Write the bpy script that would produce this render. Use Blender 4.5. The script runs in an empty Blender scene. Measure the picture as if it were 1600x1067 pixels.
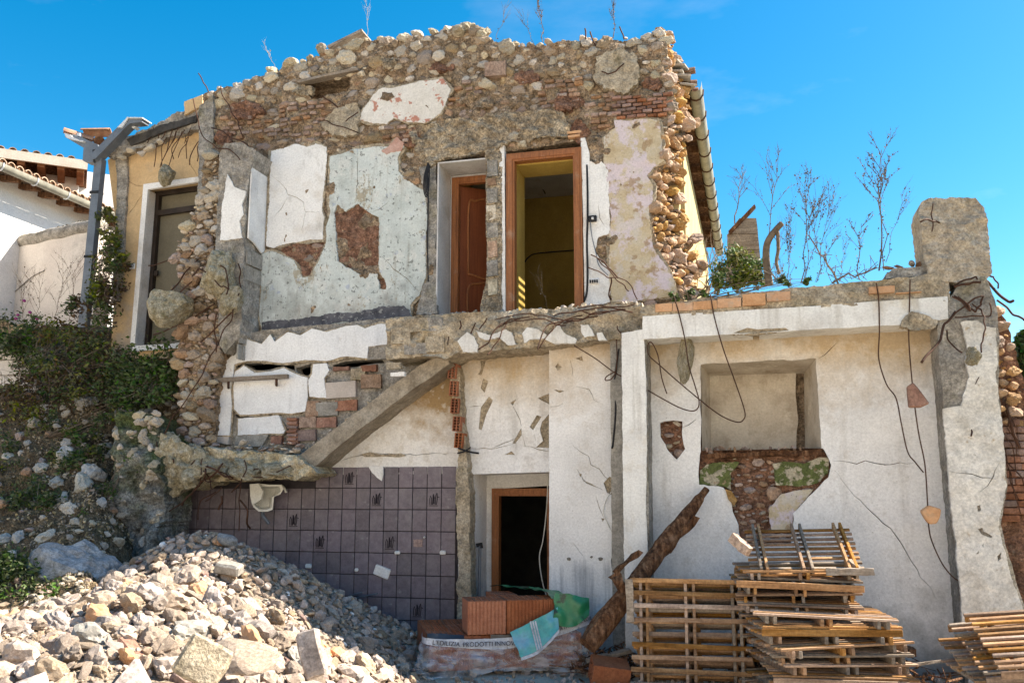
import bpy, bmesh, math, random
import numpy as np
from mathutils import Vector, Matrix, Euler, noise
from mathutils.geometry import delaunay_2d_cdt
R = math.radians
random.seed(7); np.random.seed(7)
scene = bpy.context.scene
col = scene.collection

# ------------------------------------------------------------------ camera
F_PX, YAW, PITCH = 1420.0, R(14.78), R(9.5)
CAM = Vector((0.0, -10.0, 2.0))
cd = bpy.data.cameras.new('camera')
cd.sensor_width = 36.0; cd.lens = 36.0 * F_PX / 1600.0
cd.clip_start = 0.05; cd.clip_end = 2000
cam = bpy.data.objects.new('camera', cd); col.objects.link(cam)
cam.location = CAM; cam.rotation_euler = (R(90) + PITCH, 0, YAW)
scene.camera = cam

# ------------------------------------------------------------------ sky, sun, exposure
SUN_TO = Vector((1.0, 0.42, 1.0)).normalized()          # direction towards the sun: right, a little behind the house
elev = math.asin(SUN_TO.z); azim = math.atan2(SUN_TO.x, SUN_TO.y)   # clockwise from +Y
w = bpy.data.worlds.new('World'); scene.world = w; w.use_nodes = True
nt = w.node_tree; nt.nodes.clear()
o_ = nt.nodes.new('ShaderNodeOutputWorld'); b_ = nt.nodes.new('ShaderNodeBackground')
sk = nt.nodes.new('ShaderNodeTexSky'); sk.sky_type = 'NISHITA'; sk.sun_disc = False
sk.sun_elevation = elev; sk.sun_rotation = azim
sk.air_density = 1.0; sk.dust_density = 0.8; sk.ozone_density = 2.0; sk.altitude = 300
hs = nt.nodes.new('ShaderNodeHueSaturation'); hs.inputs['Saturation'].default_value = 1.5; hs.inputs['Hue'].default_value = 0.486
nt.links.new(sk.outputs[0], hs.inputs['Color'])
hc = nt.nodes.new('ShaderNodeHueSaturation'); hc.inputs['Saturation'].default_value = 0.35; hc.inputs['Value'].default_value = 1.5   # thin wisps of cloud
nt.links.new(sk.outputs[0], hc.inputs['Color'])
tcw = nt.nodes.new('ShaderNodeTexCoord'); mpw = nt.nodes.new('ShaderNodeMapping'); mpw.inputs['Scale'].default_value = (1.6, 1.6, 5.0); mpw.inputs['Location'].default_value = (1.9, 0.7, 0.3)
nt.links.new(tcw.outputs['Generated'], mpw.inputs[0]); nzw = nt.nodes.new('ShaderNodeTexNoise'); nzw.inputs['Scale'].default_value = 1.7; nzw.inputs['Detail'].default_value = 9; nzw.inputs['Roughness'].default_value = 0.6
nt.links.new(mpw.outputs[0], nzw.inputs['Vector']); mrw = nt.nodes.new('ShaderNodeMapRange'); mrw.inputs['From Min'].default_value = 0.56; mrw.inputs['From Max'].default_value = 0.80; mrw.inputs['To Max'].default_value = 0.2
nt.links.new(nzw.outputs['Fac'], mrw.inputs[0]); mxw = nt.nodes.new('ShaderNodeMix'); mxw.data_type = 'RGBA'
nt.links.new(mrw.outputs[0], mxw.inputs[0]); nt.links.new(hs.outputs[0], mxw.inputs[6]); nt.links.new(hc.outputs[0], mxw.inputs[7]); nt.links.new(mxw.outputs[2], b_.inputs[0])
b_.inputs[1].default_value = 0.066
nt.links.new(b_.outputs[0], o_.inputs[0])
sd = bpy.data.lights.new('sun', 'SUN'); sd.energy = 4.8; sd.angle = R(0.53); sd.color = (1.0, 0.89, 0.74)
sun = bpy.data.objects.new('sun', sd); col.objects.link(sun); sun.location = (8, 6, 14)
sun.rotation_euler = SUN_TO.to_track_quat('Z', 'Y').to_euler()
scene.view_settings.view_transform = 'Standard'; scene.view_settings.look = 'None'
scene.view_settings.gamma = 1.0; scene.view_settings.use_curve_mapping = False
scene.view_settings.exposure = 1.84
try:
    scene.cycles.use_denoising = True
    scene.cycles.max_bounces = 8; scene.cycles.diffuse_bounces = 5
except Exception: pass

# ------------------------------------------------------------------ from a photo pixel to a place in the world
_f = Vector((-math.sin(YAW)*math.cos(PITCH), math.cos(YAW)*math.cos(PITCH), math.sin(PITCH)))
_r = Vector((math.cos(YAW), math.sin(YAW), 0))
_u = _r.cross(_f)
def ray(px, py): return _f + _r*((px-800)/F_PX) + _u*((533.5-py)/F_PX)
def at(px, py, Y):
    d = ray(px, py); return CAM + d*((Y-CAM.y)/d.y)
def atx(px, py, X):
    d = ray(px, py); return CAM + d*((X-CAM.x)/d.x)
def atd(px, py, depth): return CAM + ray(px, py)*depth
def zoom(x0, y0, k, pts): return [(x0+a/k, y0+b/k) for a, b in pts]

# ------------------------------------------------------------------ materials
def M(name, cols, scale=3.0, detail=8, rough=0.92, bump=0.35, bscale=45.0, bdist=0.01, layers=(), rnd=0.0, hue=0.0, island=False,
      stretch=(1,1,1), spec=0.2, metallic=0.0, rough_var=0.0, bump2=0.0, b2scale=9.0, grain=0.12, gscale=42.0, blot=0.0):
    m = bpy.data.materials.new(name); m.use_nodes = True
    n = m.node_tree; N = n.nodes; L = n.links
    P = N['Principled BSDF']; P.inputs['Roughness'].default_value = rough
    P.inputs['Specular IOR Level'].default_value = spec; P.inputs['Metallic'].default_value = metallic
    tc = N.new('ShaderNodeTexCoord'); co = tc.outputs['Object']
    rv = None
    if rnd or hue:
        if island:
            g = N.new('ShaderNodeNewGeometry'); rv = g.outputs['Random Per Island']
        else:
            g = N.new('ShaderNodeObjectInfo'); rv = g.outputs['Random']
        sc_ = N.new('ShaderNodeVectorMath'); sc_.operation = 'ADD'
        mu = N.new('ShaderNodeMath'); mu.operation = 'MULTIPLY'; mu.inputs[1].default_value = 57.0
        L.new(rv, mu.inputs[0]); cx = N.new('ShaderNodeCombineXYZ')
        for k in range(3): L.new(mu.outputs[0], cx.inputs[k])
        L.new(co, sc_.inputs[0]); L.new(cx.outputs[0], sc_.inputs[1]); co = sc_.outputs[0]
    def nz(scale, detail=6, st=(1,1,1), rough_=0.6, off=0.0):
        mp = N.new('ShaderNodeMapping'); mp.inputs['Scale'].default_value = st; mp.inputs['Location'].default_value = (off, off*1.7, off*0.6)
        L.new(co, mp.inputs[0]); t = N.new('ShaderNodeTexNoise'); t.inputs['Scale'].default_value = scale
        t.inputs['Detail'].default_value = detail; t.inputs['Roughness'].default_value = rough_
        L.new(mp.outputs[0], t.inputs['Vector']); return t.outputs['Fac']
    rp = N.new('ShaderNodeValToRGB'); cr = rp.color_ramp
    while len(cr.elements) > 1: cr.elements.remove(cr.elements[-1])
    cr.elements[0].position = cols[0][0]; cr.elements[0].color = (*cols[0][1], 1)
    for p, c in cols[1:]:
        e = cr.elements.new(p); e.color = (*c, 1)
    L.new(nz(scale, detail, stretch), rp.inputs[0]); c = rp.outputs[0]
    for i, la in enumerate(layers):
        f = nz(la.get('scale', 4), la.get('detail', 7), la.get('stretch', (1,1,1)), la.get('rough', 0.62), 3.1*(i+1)+la.get('off', 0))
        mr = N.new('ShaderNodeMapRange'); mr.inputs['From Min'].default_value = la['lo']; mr.inputs['From Max'].default_value = la['hi']
        mr.inputs['To Max'].default_value = la.get('amt', 1.0); L.new(f, mr.inputs[0]); fac = mr.outputs[0]
        if 'zr' in la:       # a stain that seeps from one level: strongest at height z1, gone at z0
            sp = N.new('ShaderNodeSeparateXYZ'); L.new(tc.outputs['Object'], sp.inputs[0])
            m2 = N.new('ShaderNodeMapRange'); m2.inputs['From Min'].default_value = la['zr'][0]; m2.inputs['From Max'].default_value = la['zr'][1]
            L.new(sp.outputs['Z'], m2.inputs[0])
            ad = N.new('ShaderNodeMath'); ad.operation = 'MULTIPLY'
            ofs = N.new('ShaderNodeMath'); ofs.operation = 'ADD'; L.new(f, ofs.inputs[0]); 
            m3 = N.new('ShaderNodeMath'); m3.operation = 'MULTIPLY_ADD'; L.new(m2.outputs[0], m3.inputs[0]); m3.inputs[1].default_value = la.get('zw', 0.45); L.new(f, m3.inputs[2])
            L.new(m3.outputs[0], mr.inputs[0]); fac = mr.outputs[0]
        mx = N.new('ShaderNodeMix'); mx.data_type = 'RGBA'; L.new(fac, mx.inputs[0]); L.new(c, mx.inputs[6]); mx.inputs[7].default_value = (*la['c'], 1)
        c = mx.outputs[2]
    for (g_, gs) in ((grain, gscale), (blot, gscale*0.26)):
        if not g_: continue
        mr = N.new('ShaderNodeMapRange'); mr.inputs['From Min'].default_value = 0.32; mr.inputs['From Max'].default_value = 0.68
        mr.inputs['To Min'].default_value = 1-g_*1.3; mr.inputs['To Max'].default_value = 1+g_
        L.new(nz(gs, 5, (1,1,1), 0.7, 13+gs), mr.inputs[0])
        vm = N.new('ShaderNodeVectorMath'); vm.operation = 'SCALE'; L.new(c, vm.inputs[0]); L.new(mr.outputs[0], vm.inputs['Scale']); c = vm.outputs[0]
    if rnd or hue:
        h = N.new('ShaderNodeHueSaturation')
        a = N.new('ShaderNodeMapRange'); a.inputs['To Min'].default_value = 1-rnd; a.inputs['To Max'].default_value = 1+rnd; L.new(rv, a.inputs[0])
        L.new(a.outputs[0], h.inputs['Value'])
        wn = N.new('ShaderNodeTexWhiteNoise'); wn.noise_dimensions = '1D'; L.new(rv, wn.inputs['W'])
        a2 = N.new('ShaderNodeMapRange'); a2.inputs['To Min'].default_value = 0.5-hue; a2.inputs['To Max'].default_value = 0.5+hue; L.new(wn.outputs['Value'], a2.inputs[0])
        L.new(a2.outputs[0], h.inputs['Hue']); 
        a3 = N.new('ShaderNodeMapRange'); a3.inputs['To Min'].default_value = 0.55 if hue else 0.9; a3.inputs['To Max'].default_value = 1.25 if hue else 1.08; L.new(wn.outputs['Value'], a3.inputs[0]); L.new(a3.outputs[0], h.inputs['Saturation'])
        L.new(c, h.inputs['Color']); c = h.outputs[0]
    L.new(c, P.inputs['Base Color'])
    prev = None
    if bump2:
        b0 = N.new('ShaderNodeBump'); b0.inputs['Strength'].default_value = bump2; b0.inputs['Distance'].default_value = bdist*4
        L.new(nz(b2scale, 4, (1,1,1), 0.6, 9), b0.inputs['Height']); prev = b0.outputs[0]
    if bump:
        b = N.new('ShaderNodeBump'); b.inputs['Strength'].default_value = bump; b.inputs['Distance'].default_value = bdist
        L.new(nz(bscale, 5, stretch, 0.65, 5), b.inputs['Height'])
        if prev is not None: L.new(prev, b.inputs['Normal'])
        prev = b.outputs[0]
    if prev is not None: L.new(prev, P.inputs['Normal'])
    return m

BRN = (0.30, 0.22, 0.135)
m_white = M('white_plaster', [(0.3,(0.62,0.61,0.60)),(0.5,(0.78,0.77,0.75)),(0.75,(0.83,0.82,0.80))], 2.2, bump=0.25, bscale=70,
            layers=[dict(c=(0.47,0.40,0.31), scale=2.2, lo=0.54, hi=0.74, amt=0.6), dict(c=(0.40,0.38,0.35), scale=7, lo=0.58, hi=0.72, amt=0.5, stretch=(1,1,0.45)),
                    dict(c=(0.33,0.30,0.27), scale=60, lo=0.68, hi=0.74, amt=0.6, detail=2)], bump2=0.2)
m_white_wall = M('white_wall_paint', [(0.3,(0.66,0.65,0.64)),(0.5,(0.78,0.77,0.76)),(0.75,(0.83,0.82,0.81))], 1.3, bump=0.25, bscale=80,
            layers=[dict(c=(0.42,0.31,0.18), scale=1.5, lo=0.62, hi=0.98, amt=0.9, zr=(2.7,3.75), zw=0.5, detail=10, rough=0.7),
                    dict(c=(0.33,0.33,0.31), scale=2.4, lo=0.72, hi=1.02, amt=0.85, zr=(1.6,0.3), zw=0.5, detail=10, rough=0.7),
                    dict(c=(0.45,0.42,0.38), scale=6, lo=0.55, hi=0.74, amt=0.55, stretch=(1,1,0.12)), dict(c=(0.52,0.48,0.43), scale=3, lo=0.56, hi=0.64, amt=0.4, detail=10, rough=0.72),
                    dict(c=(0.33,0.29,0.25), scale=45, lo=0.69, hi=0.74, amt=0.55, detail=2)], bump2=0.15)
m_drips = M('white_wall_with_drips', [(0.3,(0.66,0.65,0.64)),(0.5,(0.78,0.77,0.76)),(0.75,(0.83,0.82,0.81))], 1.3, bump=0.25, bscale=80,
            layers=[dict(c=(0.42,0.31,0.18), scale=1.5, lo=0.66, hi=1.02, amt=0.85, zr=(2.7,3.75), zw=0.5, detail=10, rough=0.7), dict(c=(0.30,0.31,0.33), scale=13, lo=0.86, hi=1.08, amt=0.75, zr=(1.45,1.15), zw=0.42, stretch=(1,1,0.05)),
                    dict(c=(0.33,0.33,0.31), scale=2.4, lo=0.76, hi=1.05, amt=0.8, zr=(1.3,0.3), zw=0.5, detail=10, rough=0.7), dict(c=(0.52,0.48,0.43), scale=3, lo=0.56, hi=0.64, amt=0.4, detail=10, rough=0.72), dict(c=(0.33,0.29,0.25), scale=45, lo=0.69, hi=0.74, amt=0.55, detail=2)], bump2=0.15)
m_white_drip = M('white_beam_paint', [(0.3,(0.60,0.58,0.55)),(0.55,(0.76,0.75,0.72)),(0.8,(0.82,0.81,0.79))], 2.5, bump=0.25, bscale=60,
            layers=[dict(c=(0.38,0.35,0.30), scale=9, lo=0.52, hi=0.72, amt=0.65, stretch=(1,1,0.08)), dict(c=(0.50,0.41,0.27), scale=2.5, lo=0.56, hi=0.72, amt=0.6)])
m_white_stair = M('white_stairwell_plaster', [(0.3,(0.66,0.66,0.66)),(0.5,(0.78,0.78,0.78)),(0.75,(0.84,0.84,0.83))], 2.0, bump=0.2, bscale=70,
            layers=[dict(c=(0.40,0.40,0.40), scale=7, lo=0.54, hi=0.76, amt=0.55, stretch=(1,1,0.2)), dict(c=(0.40,0.31,0.22), scale=10, lo=0.64, hi=0.72, amt=0.6), dict(c=(0.30,0.29,0.28), scale=24, lo=0.66, hi=0.72, amt=0.5)])
m_under = M('stained_plaster', [(0.3,(0.62,0.60,0.57)),(0.55,(0.76,0.74,0.71))], 1.6, bump=0.25, bscale=60,
            layers=[dict(c=(0.33,0.22,0.10), scale=1.9, lo=0.62, hi=0.86, amt=0.95, zr=(2.3,3.3), zw=0.42, detail=11, rough=0.72), dict(c=(0.62,0.58,0.52), scale=6, lo=0.56, hi=0.62, amt=0.7)])
m_pier = M('old_pier_plaster', [(0.3,(0.52,0.48,0.42)),(0.5,(0.68,0.65,0.60)),(0.75,(0.76,0.74,0.70))], 2.6, bump=0.5, bscale=35,
            layers=[dict(c=(0.40,0.30,0.18), scale=11, lo=0.64, hi=0.70, amt=0.75), dict(c=(0.33,0.31,0.29), scale=5, lo=0.60, hi=0.75, amt=0.5)], bump2=0.4, grain=0.2, blot=0.15)
m_ochre = M('ochre_paint', [(0.3,(0.50,0.34,0.18)),(0.6,(0.60,0.43,0.24))], 2.0, bump=0.2, bscale=90,
            layers=[dict(c=(0.40,0.32,0.24), scale=2.5, lo=0.60, hi=0.78, amt=0.6), dict(c=(0.36,0.33,0.30), scale=3, lo=0.72, hi=0.95, amt=0.7, zr=(5.4,4.2), zw=0.3)])
m_cream = M('cream_paint', [(0.3,(0.36,0.285,0.14)),(0.6,(0.44,0.36,0.19))], 1.5, bump=0.15, layers=[dict(c=(0.36,0.30,0.18), scale=3, lo=0.6, hi=0.75, amt=0.5)])
m_yellow = M('yellow_room_paint', [(0.3,(0.34,0.235,0.055)),(0.6,(0.42,0.30,0.08))], 2.0, bump=0.1, layers=[dict(c=(0.25,0.18,0.07), scale=3, lo=0.58, hi=0.75, amt=0.5)])
m_concrete = M('grey_concrete', [(0.3,(0.20,0.18,0.155)),(0.5,(0.31,0.285,0.25)),(0.75,(0.42,0.39,0.345))], 4.0, bump=0.7, bscale=30, bdist=0.02,
            layers=[dict(c=(0.19,0.165,0.085), scale=2.2, lo=0.56, hi=0.72, amt=0.65), dict(c=(0.12,0.115,0.105), scale=5, lo=0.60, hi=0.74, amt=0.6)], bump2=0.4, grain=0.38, blot=0.32)
m_concrete_tan = M('tan_concrete', [(0.3,(0.26,0.21,0.145)),(0.5,(0.40,0.335,0.245)),(0.75,(0.50,0.43,0.33))], 4.0, bump=0.8, bscale=28, bdist=0.02,
            layers=[dict(c=(0.22,0.18,0.09), scale=2.6, lo=0.56, hi=0.72, amt=0.7), dict(c=(0.19,0.17,0.14), scale=6, lo=0.62, hi=0.74, amt=0.6)], bump2=0.5, grain=0.38, blot=0.32)
m_conc_yel = M('yellowish_broken_concrete', [(0.3,(0.33,0.265,0.155)),(0.5,(0.53,0.46,0.315)),(0.75,(0.68,0.625,0.49))], 4.5, bump=0.9, bscale=24, bdist=0.03, grain=0.35, blot=0.35,
            layers=[dict(c=(0.20,0.17,0.07), scale=2.6, lo=0.54, hi=0.70, amt=0.7), dict(c=(0.60,0.58,0.52), scale=3.5, lo=0.56, hi=0.66, amt=0.6, off=3)], bump2=0.6)
m_smooth_conc = M('smooth_grey_cement', [(0.3,(0.24,0.225,0.20)),(0.6,(0.33,0.31,0.275))], 3, bump=0.3, bscale=50, layers=[dict(c=(0.42,0.39,0.33), scale=3, lo=0.6, hi=0.72, amt=0.6, stretch=(1,1,0.3))], grain=0.25, blot=0.2)
m_slab = M('stair_concrete', [(0.3,(0.22,0.185,0.14)),(0.5,(0.31,0.265,0.205)),(0.75,(0.38,0.34,0.28))], 5, bump=0.3, bscale=40, layers=[dict(c=(0.17,0.14,0.10), scale=3, lo=0.58, hi=0.72, amt=0.7)], grain=0.25, blot=0.2)
m_mortar = M('brown_earth_mortar', [(0.25,(0.16,0.112,0.072)),(0.45,(0.31,0.225,0.148)),(0.6,(0.42,0.315,0.215)),(0.8,(0.50,0.405,0.295))], 5.5, bump=1.0, bscale=26, bdist=0.035,
            layers=[dict(c=(0.31,0.18,0.105), scale=1.4, lo=0.54, hi=0.68, amt=0.5), dict(c=(0.12,0.12,0.05), scale=2.0, lo=0.60, hi=0.72, amt=0.55), dict(c=(0.36,0.31,0.24), scale=2.4, lo=0.58, hi=0.68, amt=0.6)], bump2=0.9, grain=0.5, blot=0.45)
m_mortar_tan = M('tan_lime_mortar', [(0.25,(0.25,0.195,0.135)),(0.5,(0.44,0.355,0.25)),(0.8,(0.54,0.46,0.345))], 4, bump=1.0, bscale=24, bdist=0.035,
            layers=[dict(c=(0.17,0.15,0.125), scale=3, lo=0.58, hi=0.70, amt=0.7)], bump2=0.9, grain=0.5, blot=0.45)
m_redmas = M('red_brick_masonry', [(0.25,(0.17,0.085,0.055)),(0.5,(0.27,0.145,0.095)),(0.8,(0.36,0.23,0.165))], 5, bump=1.0, bscale=22, bdist=0.03, stretch=(1,1,2.2),
            layers=[dict(c=(0.36,0.30,0.24), scale=7, lo=0.62, hi=0.70, amt=0.6)], bump2=0.8, grain=0.5, blot=0.45)
def stone_mat(name, a, b, c, rnd=0.28, hue=0.010, island=False, bump=0.55):
    return M(name, [(0.28,a),(0.5,b),(0.75,c)], 9, bump=bump, bscale=48, bdist=0.012, rnd=rnd, hue=hue, island=island, grain=0.32, blot=0.25,
             layers=[dict(c=tuple(0.55*x for x in a), scale=7, lo=0.60, hi=0.74, amt=0.6)])
m_stone = stone_mat('pale_limestone', (0.30,0.25,0.185), (0.47,0.405,0.315), (0.58,0.52,0.425))
m_stone_i = stone_mat('pale_limestone_small', (0.28,0.225,0.165), (0.43,0.36,0.275), (0.54,0.47,0.38), island=True)
m_stone_pink = stone_mat('pinkish_stone', (0.25,0.155,0.11), (0.36,0.245,0.18), (0.44,0.325,0.255))
m_stone_suntint = stone_mat('suntinted_limestone', (0.30,0.17,0.08), (0.44,0.27,0.14), (0.55,0.37,0.22))  # limestone with the orange of the sun put into its colour
m_brick = M('red_brick', [(0.3,(0.21,0.10,0.068)),(0.6,(0.31,0.165,0.115)),(0.8,(0.38,0.24,0.18))], 9, bump=0.6, bscale=50, rnd=0.3, hue=0.003, grain=0.3)
m_hollow = M('hollow_clay_brick', [(0.3,(0.25,0.088,0.045)),(0.6,(0.34,0.135,0.07))], 6, grain=0.2, bump=0.25, bscale=60, rnd=0.12)
m_hollow_old = M('pale_clay_block', [(0.3,(0.46,0.25,0.13)),(0.6,(0.56,0.34,0.20))], 7, bump=0.3, bscale=50, rnd=0.15, layers=[dict(c=(0.38,0.33,0.26), scale=6, lo=0.58, hi=0.7, amt=0.7)])
m_rubble = stone_mat('rubble_stone', (0.26,0.195,0.15), (0.37,0.292,0.232), (0.47,0.395,0.33), rnd=0.30, hue=0.010)
m_rubble_i = stone_mat('rubble_small_stone', (0.25,0.185,0.14), (0.355,0.272,0.21), (0.445,0.365,0.30), rnd=0.36, hue=0.012, island=True)
m_gravel = M('dusty_gravel', [(0.3,(0.22,0.17,0.125)),(0.5,(0.34,0.28,0.215)),(0.75,(0.44,0.38,0.31))], 14, bump=1.0, bscale=40, bdist=0.03, grain=0.6, blot=0.4)
m_soil = M('dark_soil', [(0.3,(0.085,0.058,0.034)),(0.5,(0.165,0.118,0.068)),(0.75,(0.28,0.215,0.13))], 6, bump=1.0, bscale=30, bdist=0.04,
           layers=[dict(c=(0.27,0.235,0.18), scale=16, lo=0.60, hi=0.66, amt=0.8), dict(c=(0.05,0.065,0.022), scale=1.6, lo=0.54, hi=0.68, amt=0.7)], bump2=0.8, grain=0.6, blot=0.4)
m_tile = M('mauve_wall_tile', [(0.3,(0.118,0.094,0.112)),(0.6,(0.168,0.140,0.160))], 12, bump=0.1, bscale=60, rough=0.5, spec=0.4, rnd=0.17, layers=[dict(c=(0.34,0.32,0.31), scale=9, lo=0.62, hi=0.72, amt=0.55), dict(c=(0.26,0.235,0.225), scale=2, lo=0.52, hi=0.74, amt=0.4)])
m_grout = M('dark_grout', [(0.3,(0.035,0.03,0.035)),(0.7,(0.06,0.052,0.055))], 8)
m_wood_or = M('orange_varnished_wood', [(0.3,(0.20,0.068,0.020)),(0.6,(0.33,0.125,0.04))], 3, bump=0.25, bscale=30, stretch=(12,12,0.7), rough=0.55, spec=0.4, grain=0.15, layers=[dict(c=(0.10,0.035,0.012), scale=4, stretch=(14,14,0.5), lo=0.52, hi=0.70, amt=0.6), dict(c=(0.42,0.33,0.25), scale=5, lo=0.60, hi=0.76, amt=0.45)])
m_wood_dk = M('dark_red_wood_door', [(0.3,(0.13,0.034,0.012)),(0.6,(0.20,0.058,0.02))], 3, bump=0.1, bscale=30, stretch=(10,10,0.7), rough=0.45, spec=0.4)
m_pallet = M('weathered_pallet_wood', [(0.3,(0.18,0.09,0.04)),(0.5,(0.33,0.185,0.09)),(0.75,(0.46,0.29,0.155))], 5, bump=0.4, bscale=30, stretch=(0.6,6,6), rnd=0.35, hue=0.003, grain=0.25)
m_pallet_grey = M('grey_weathered_wood', [(0.3,(0.16,0.125,0.095)),(0.6,(0.30,0.25,0.20))], 5, bump=0.4, bscale=30, stretch=(0.6,6,6), rnd=0.25, grain=0.25)
m_timber = M('rotten_brown_timber', [(0.3,(0.045,0.020,0.010)),(0.48,(0.14,0.064,0.030)),(0.7,(0.32,0.18,0.10))], 5, bump=1.0, bscale=14, bdist=0.03, stretch=(5,5,0.7), bump2=0.5, grain=0.4, gscale=25)
m_rust = M('rusty_iron', [(0.3,(0.035,0.019,0.013)),(0.6,(0.085,0.040,0.024))], 12, bump=0.4, bscale=60, rough=0.8)
m_dark = M('black_cable', [(0.3,(0.012,0.012,0.014)),(0.6,(0.025,0.025,0.028))], 8, bump=0.0, rough=0.6)
m_greymetal = M('grey_painted_metal', [(0.3,(0.085,0.10,0.125)),(0.6,(0.13,0.15,0.18))], 5, bump=0.1, rough=0.45, spec=0.5, layers=[dict(c=(0.10,0.07,0.05), scale=6, lo=0.62, hi=0.7, amt=0.6)])
m_pvc = M('white_ceramic', [(0.3,(0.55,0.54,0.48)),(0.6,(0.68,0.67,0.62))], 4, bump=0.0, rough=0.3, spec=0.5, layers=[dict(c=(0.28,0.22,0.13), scale=6, lo=0.58, hi=0.7, amt=0.7)])
m_black = M('dark_void', [(0.3,(0.012,0.011,0.010)),(0.6,(0.02,0.018,0.016))], 3, bump=0)

# ------------------------------------------------------------------ object helpers
def link(o, parent=None, **props):
    col.objects.link(o)
    if parent is not None:
        o.parent = parent; o.matrix_parent_inverse = Matrix.Translation(-parent.location) if parent.type == 'EMPTY' else Matrix.Identity(4)
    for k, v in props.items(): o[k] = v
    return o
def obj(name, me, mat=None, parent=None, **props):
    o = bpy.data.objects.new(name, me)
    if mat is not None and not me.materials: me.materials.append(mat)
    return link(o, parent, **props)
def thing(name, label, cat, loc=(0,0,0), group=None):
    e = bpy.data.objects.new(name, None); e.location = loc; e.empty_display_size = 0.2
    col.objects.link(e); e['label'] = label; e['category'] = cat
    if group: e['group'] = group
    return e
def mesh(name, v, f, smooth=False):
    me = bpy.data.meshes.new(name); me.from_pydata([tuple(p) for p in v], [], f); me.update()
    if smooth: me.polygons.foreach_set('use_smooth', [True]*len(me.polygons))
    return me
def fix(me):
    bm = bmesh.new(); bm.from_mesh(me); bmesh.ops.recalc_face_normals(bm, faces=bm.faces); bm.to_mesh(me); bm.free(); return me
def fbm(p, s, oct=4):
    return noise.fractal(Vector(p)*s, 1.0, 2.0, oct)
def inside(x, y, poly):
    c = False; j = len(poly)-1
    for i in range(len(poly)):
        xi, yi = poly[i]; xj, yj = poly[j]
        if (yi > y) != (yj > y) and x < (xj-xi)*(y-yi)/(yj-yi)+xi: c = not c
        j = i
    return c
def inside_np(P, poly):
    x, y = P[:,0], P[:,1]; c = np.zeros(len(P), bool); j = len(poly)-1
    for i in range(len(poly)):
        xi, yi = poly[i]; xj, yj = poly[j]
        if yi != yj:
            c ^= ((yi > y) != (yj > y)) & (x < (xj-xi)*(y-yi)/(yj-yi)+xi)
        j = i
    return c
def resample(loop, step, jit, seed):
    out = []; n = len(loop)
    for i in range(n):
        a = Vector(loop[i]); b = Vector(loop[(i+1) % n]); d = (b-a).length; k = max(1, int(round(d/step)))
        nrm = Vector((-(b-a).y, (b-a).x)).normalized() if d > 1e-9 else Vector((0,0))
        for q in range(k):
            p = a.lerp(b, q/k)
            if jit:
                o1 = fbm((p.x+seed, p.y, seed*0.37), 6, 3)*jit + random.uniform(-1,1)*jit*0.35
                p = p + nrm*o1
            out.append((p.x, p.y))
    return out
def crack(pts, wd=0.0042):
    """a thin closed outline round a polyline (in world x, z)"""
    P = []
    for i in range(len(pts)-1):
        a = Vector(pts[i]); b = Vector(pts[i+1]); d = (b-a).length; k = max(1, int(d/0.07))
        for q in range(k):
            p = a.lerp(b, q/k); P.append(p + Vector((random.uniform(-1,1), random.uniform(-1,1)))*0.012)
    P.append(Vector(pts[-1])); n = len(P); L_, R_ = [], []
    for i, p in enumerate(P):
        t = (P[min(i+1,n-1)]-P[max(i-1,0)]).normalized(); nn = Vector((-t.y, t.x))
        ww = wd*min(1, 0.25+2.5*min(i, n-1-i)/n)*random.uniform(0.6,1.3)
        L_.append(tuple(p+nn*ww)); R_.append(tuple(p-nn*ww))
    return L_ + R_[::-1]
_seed = [0]; LAST = [0]
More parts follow.
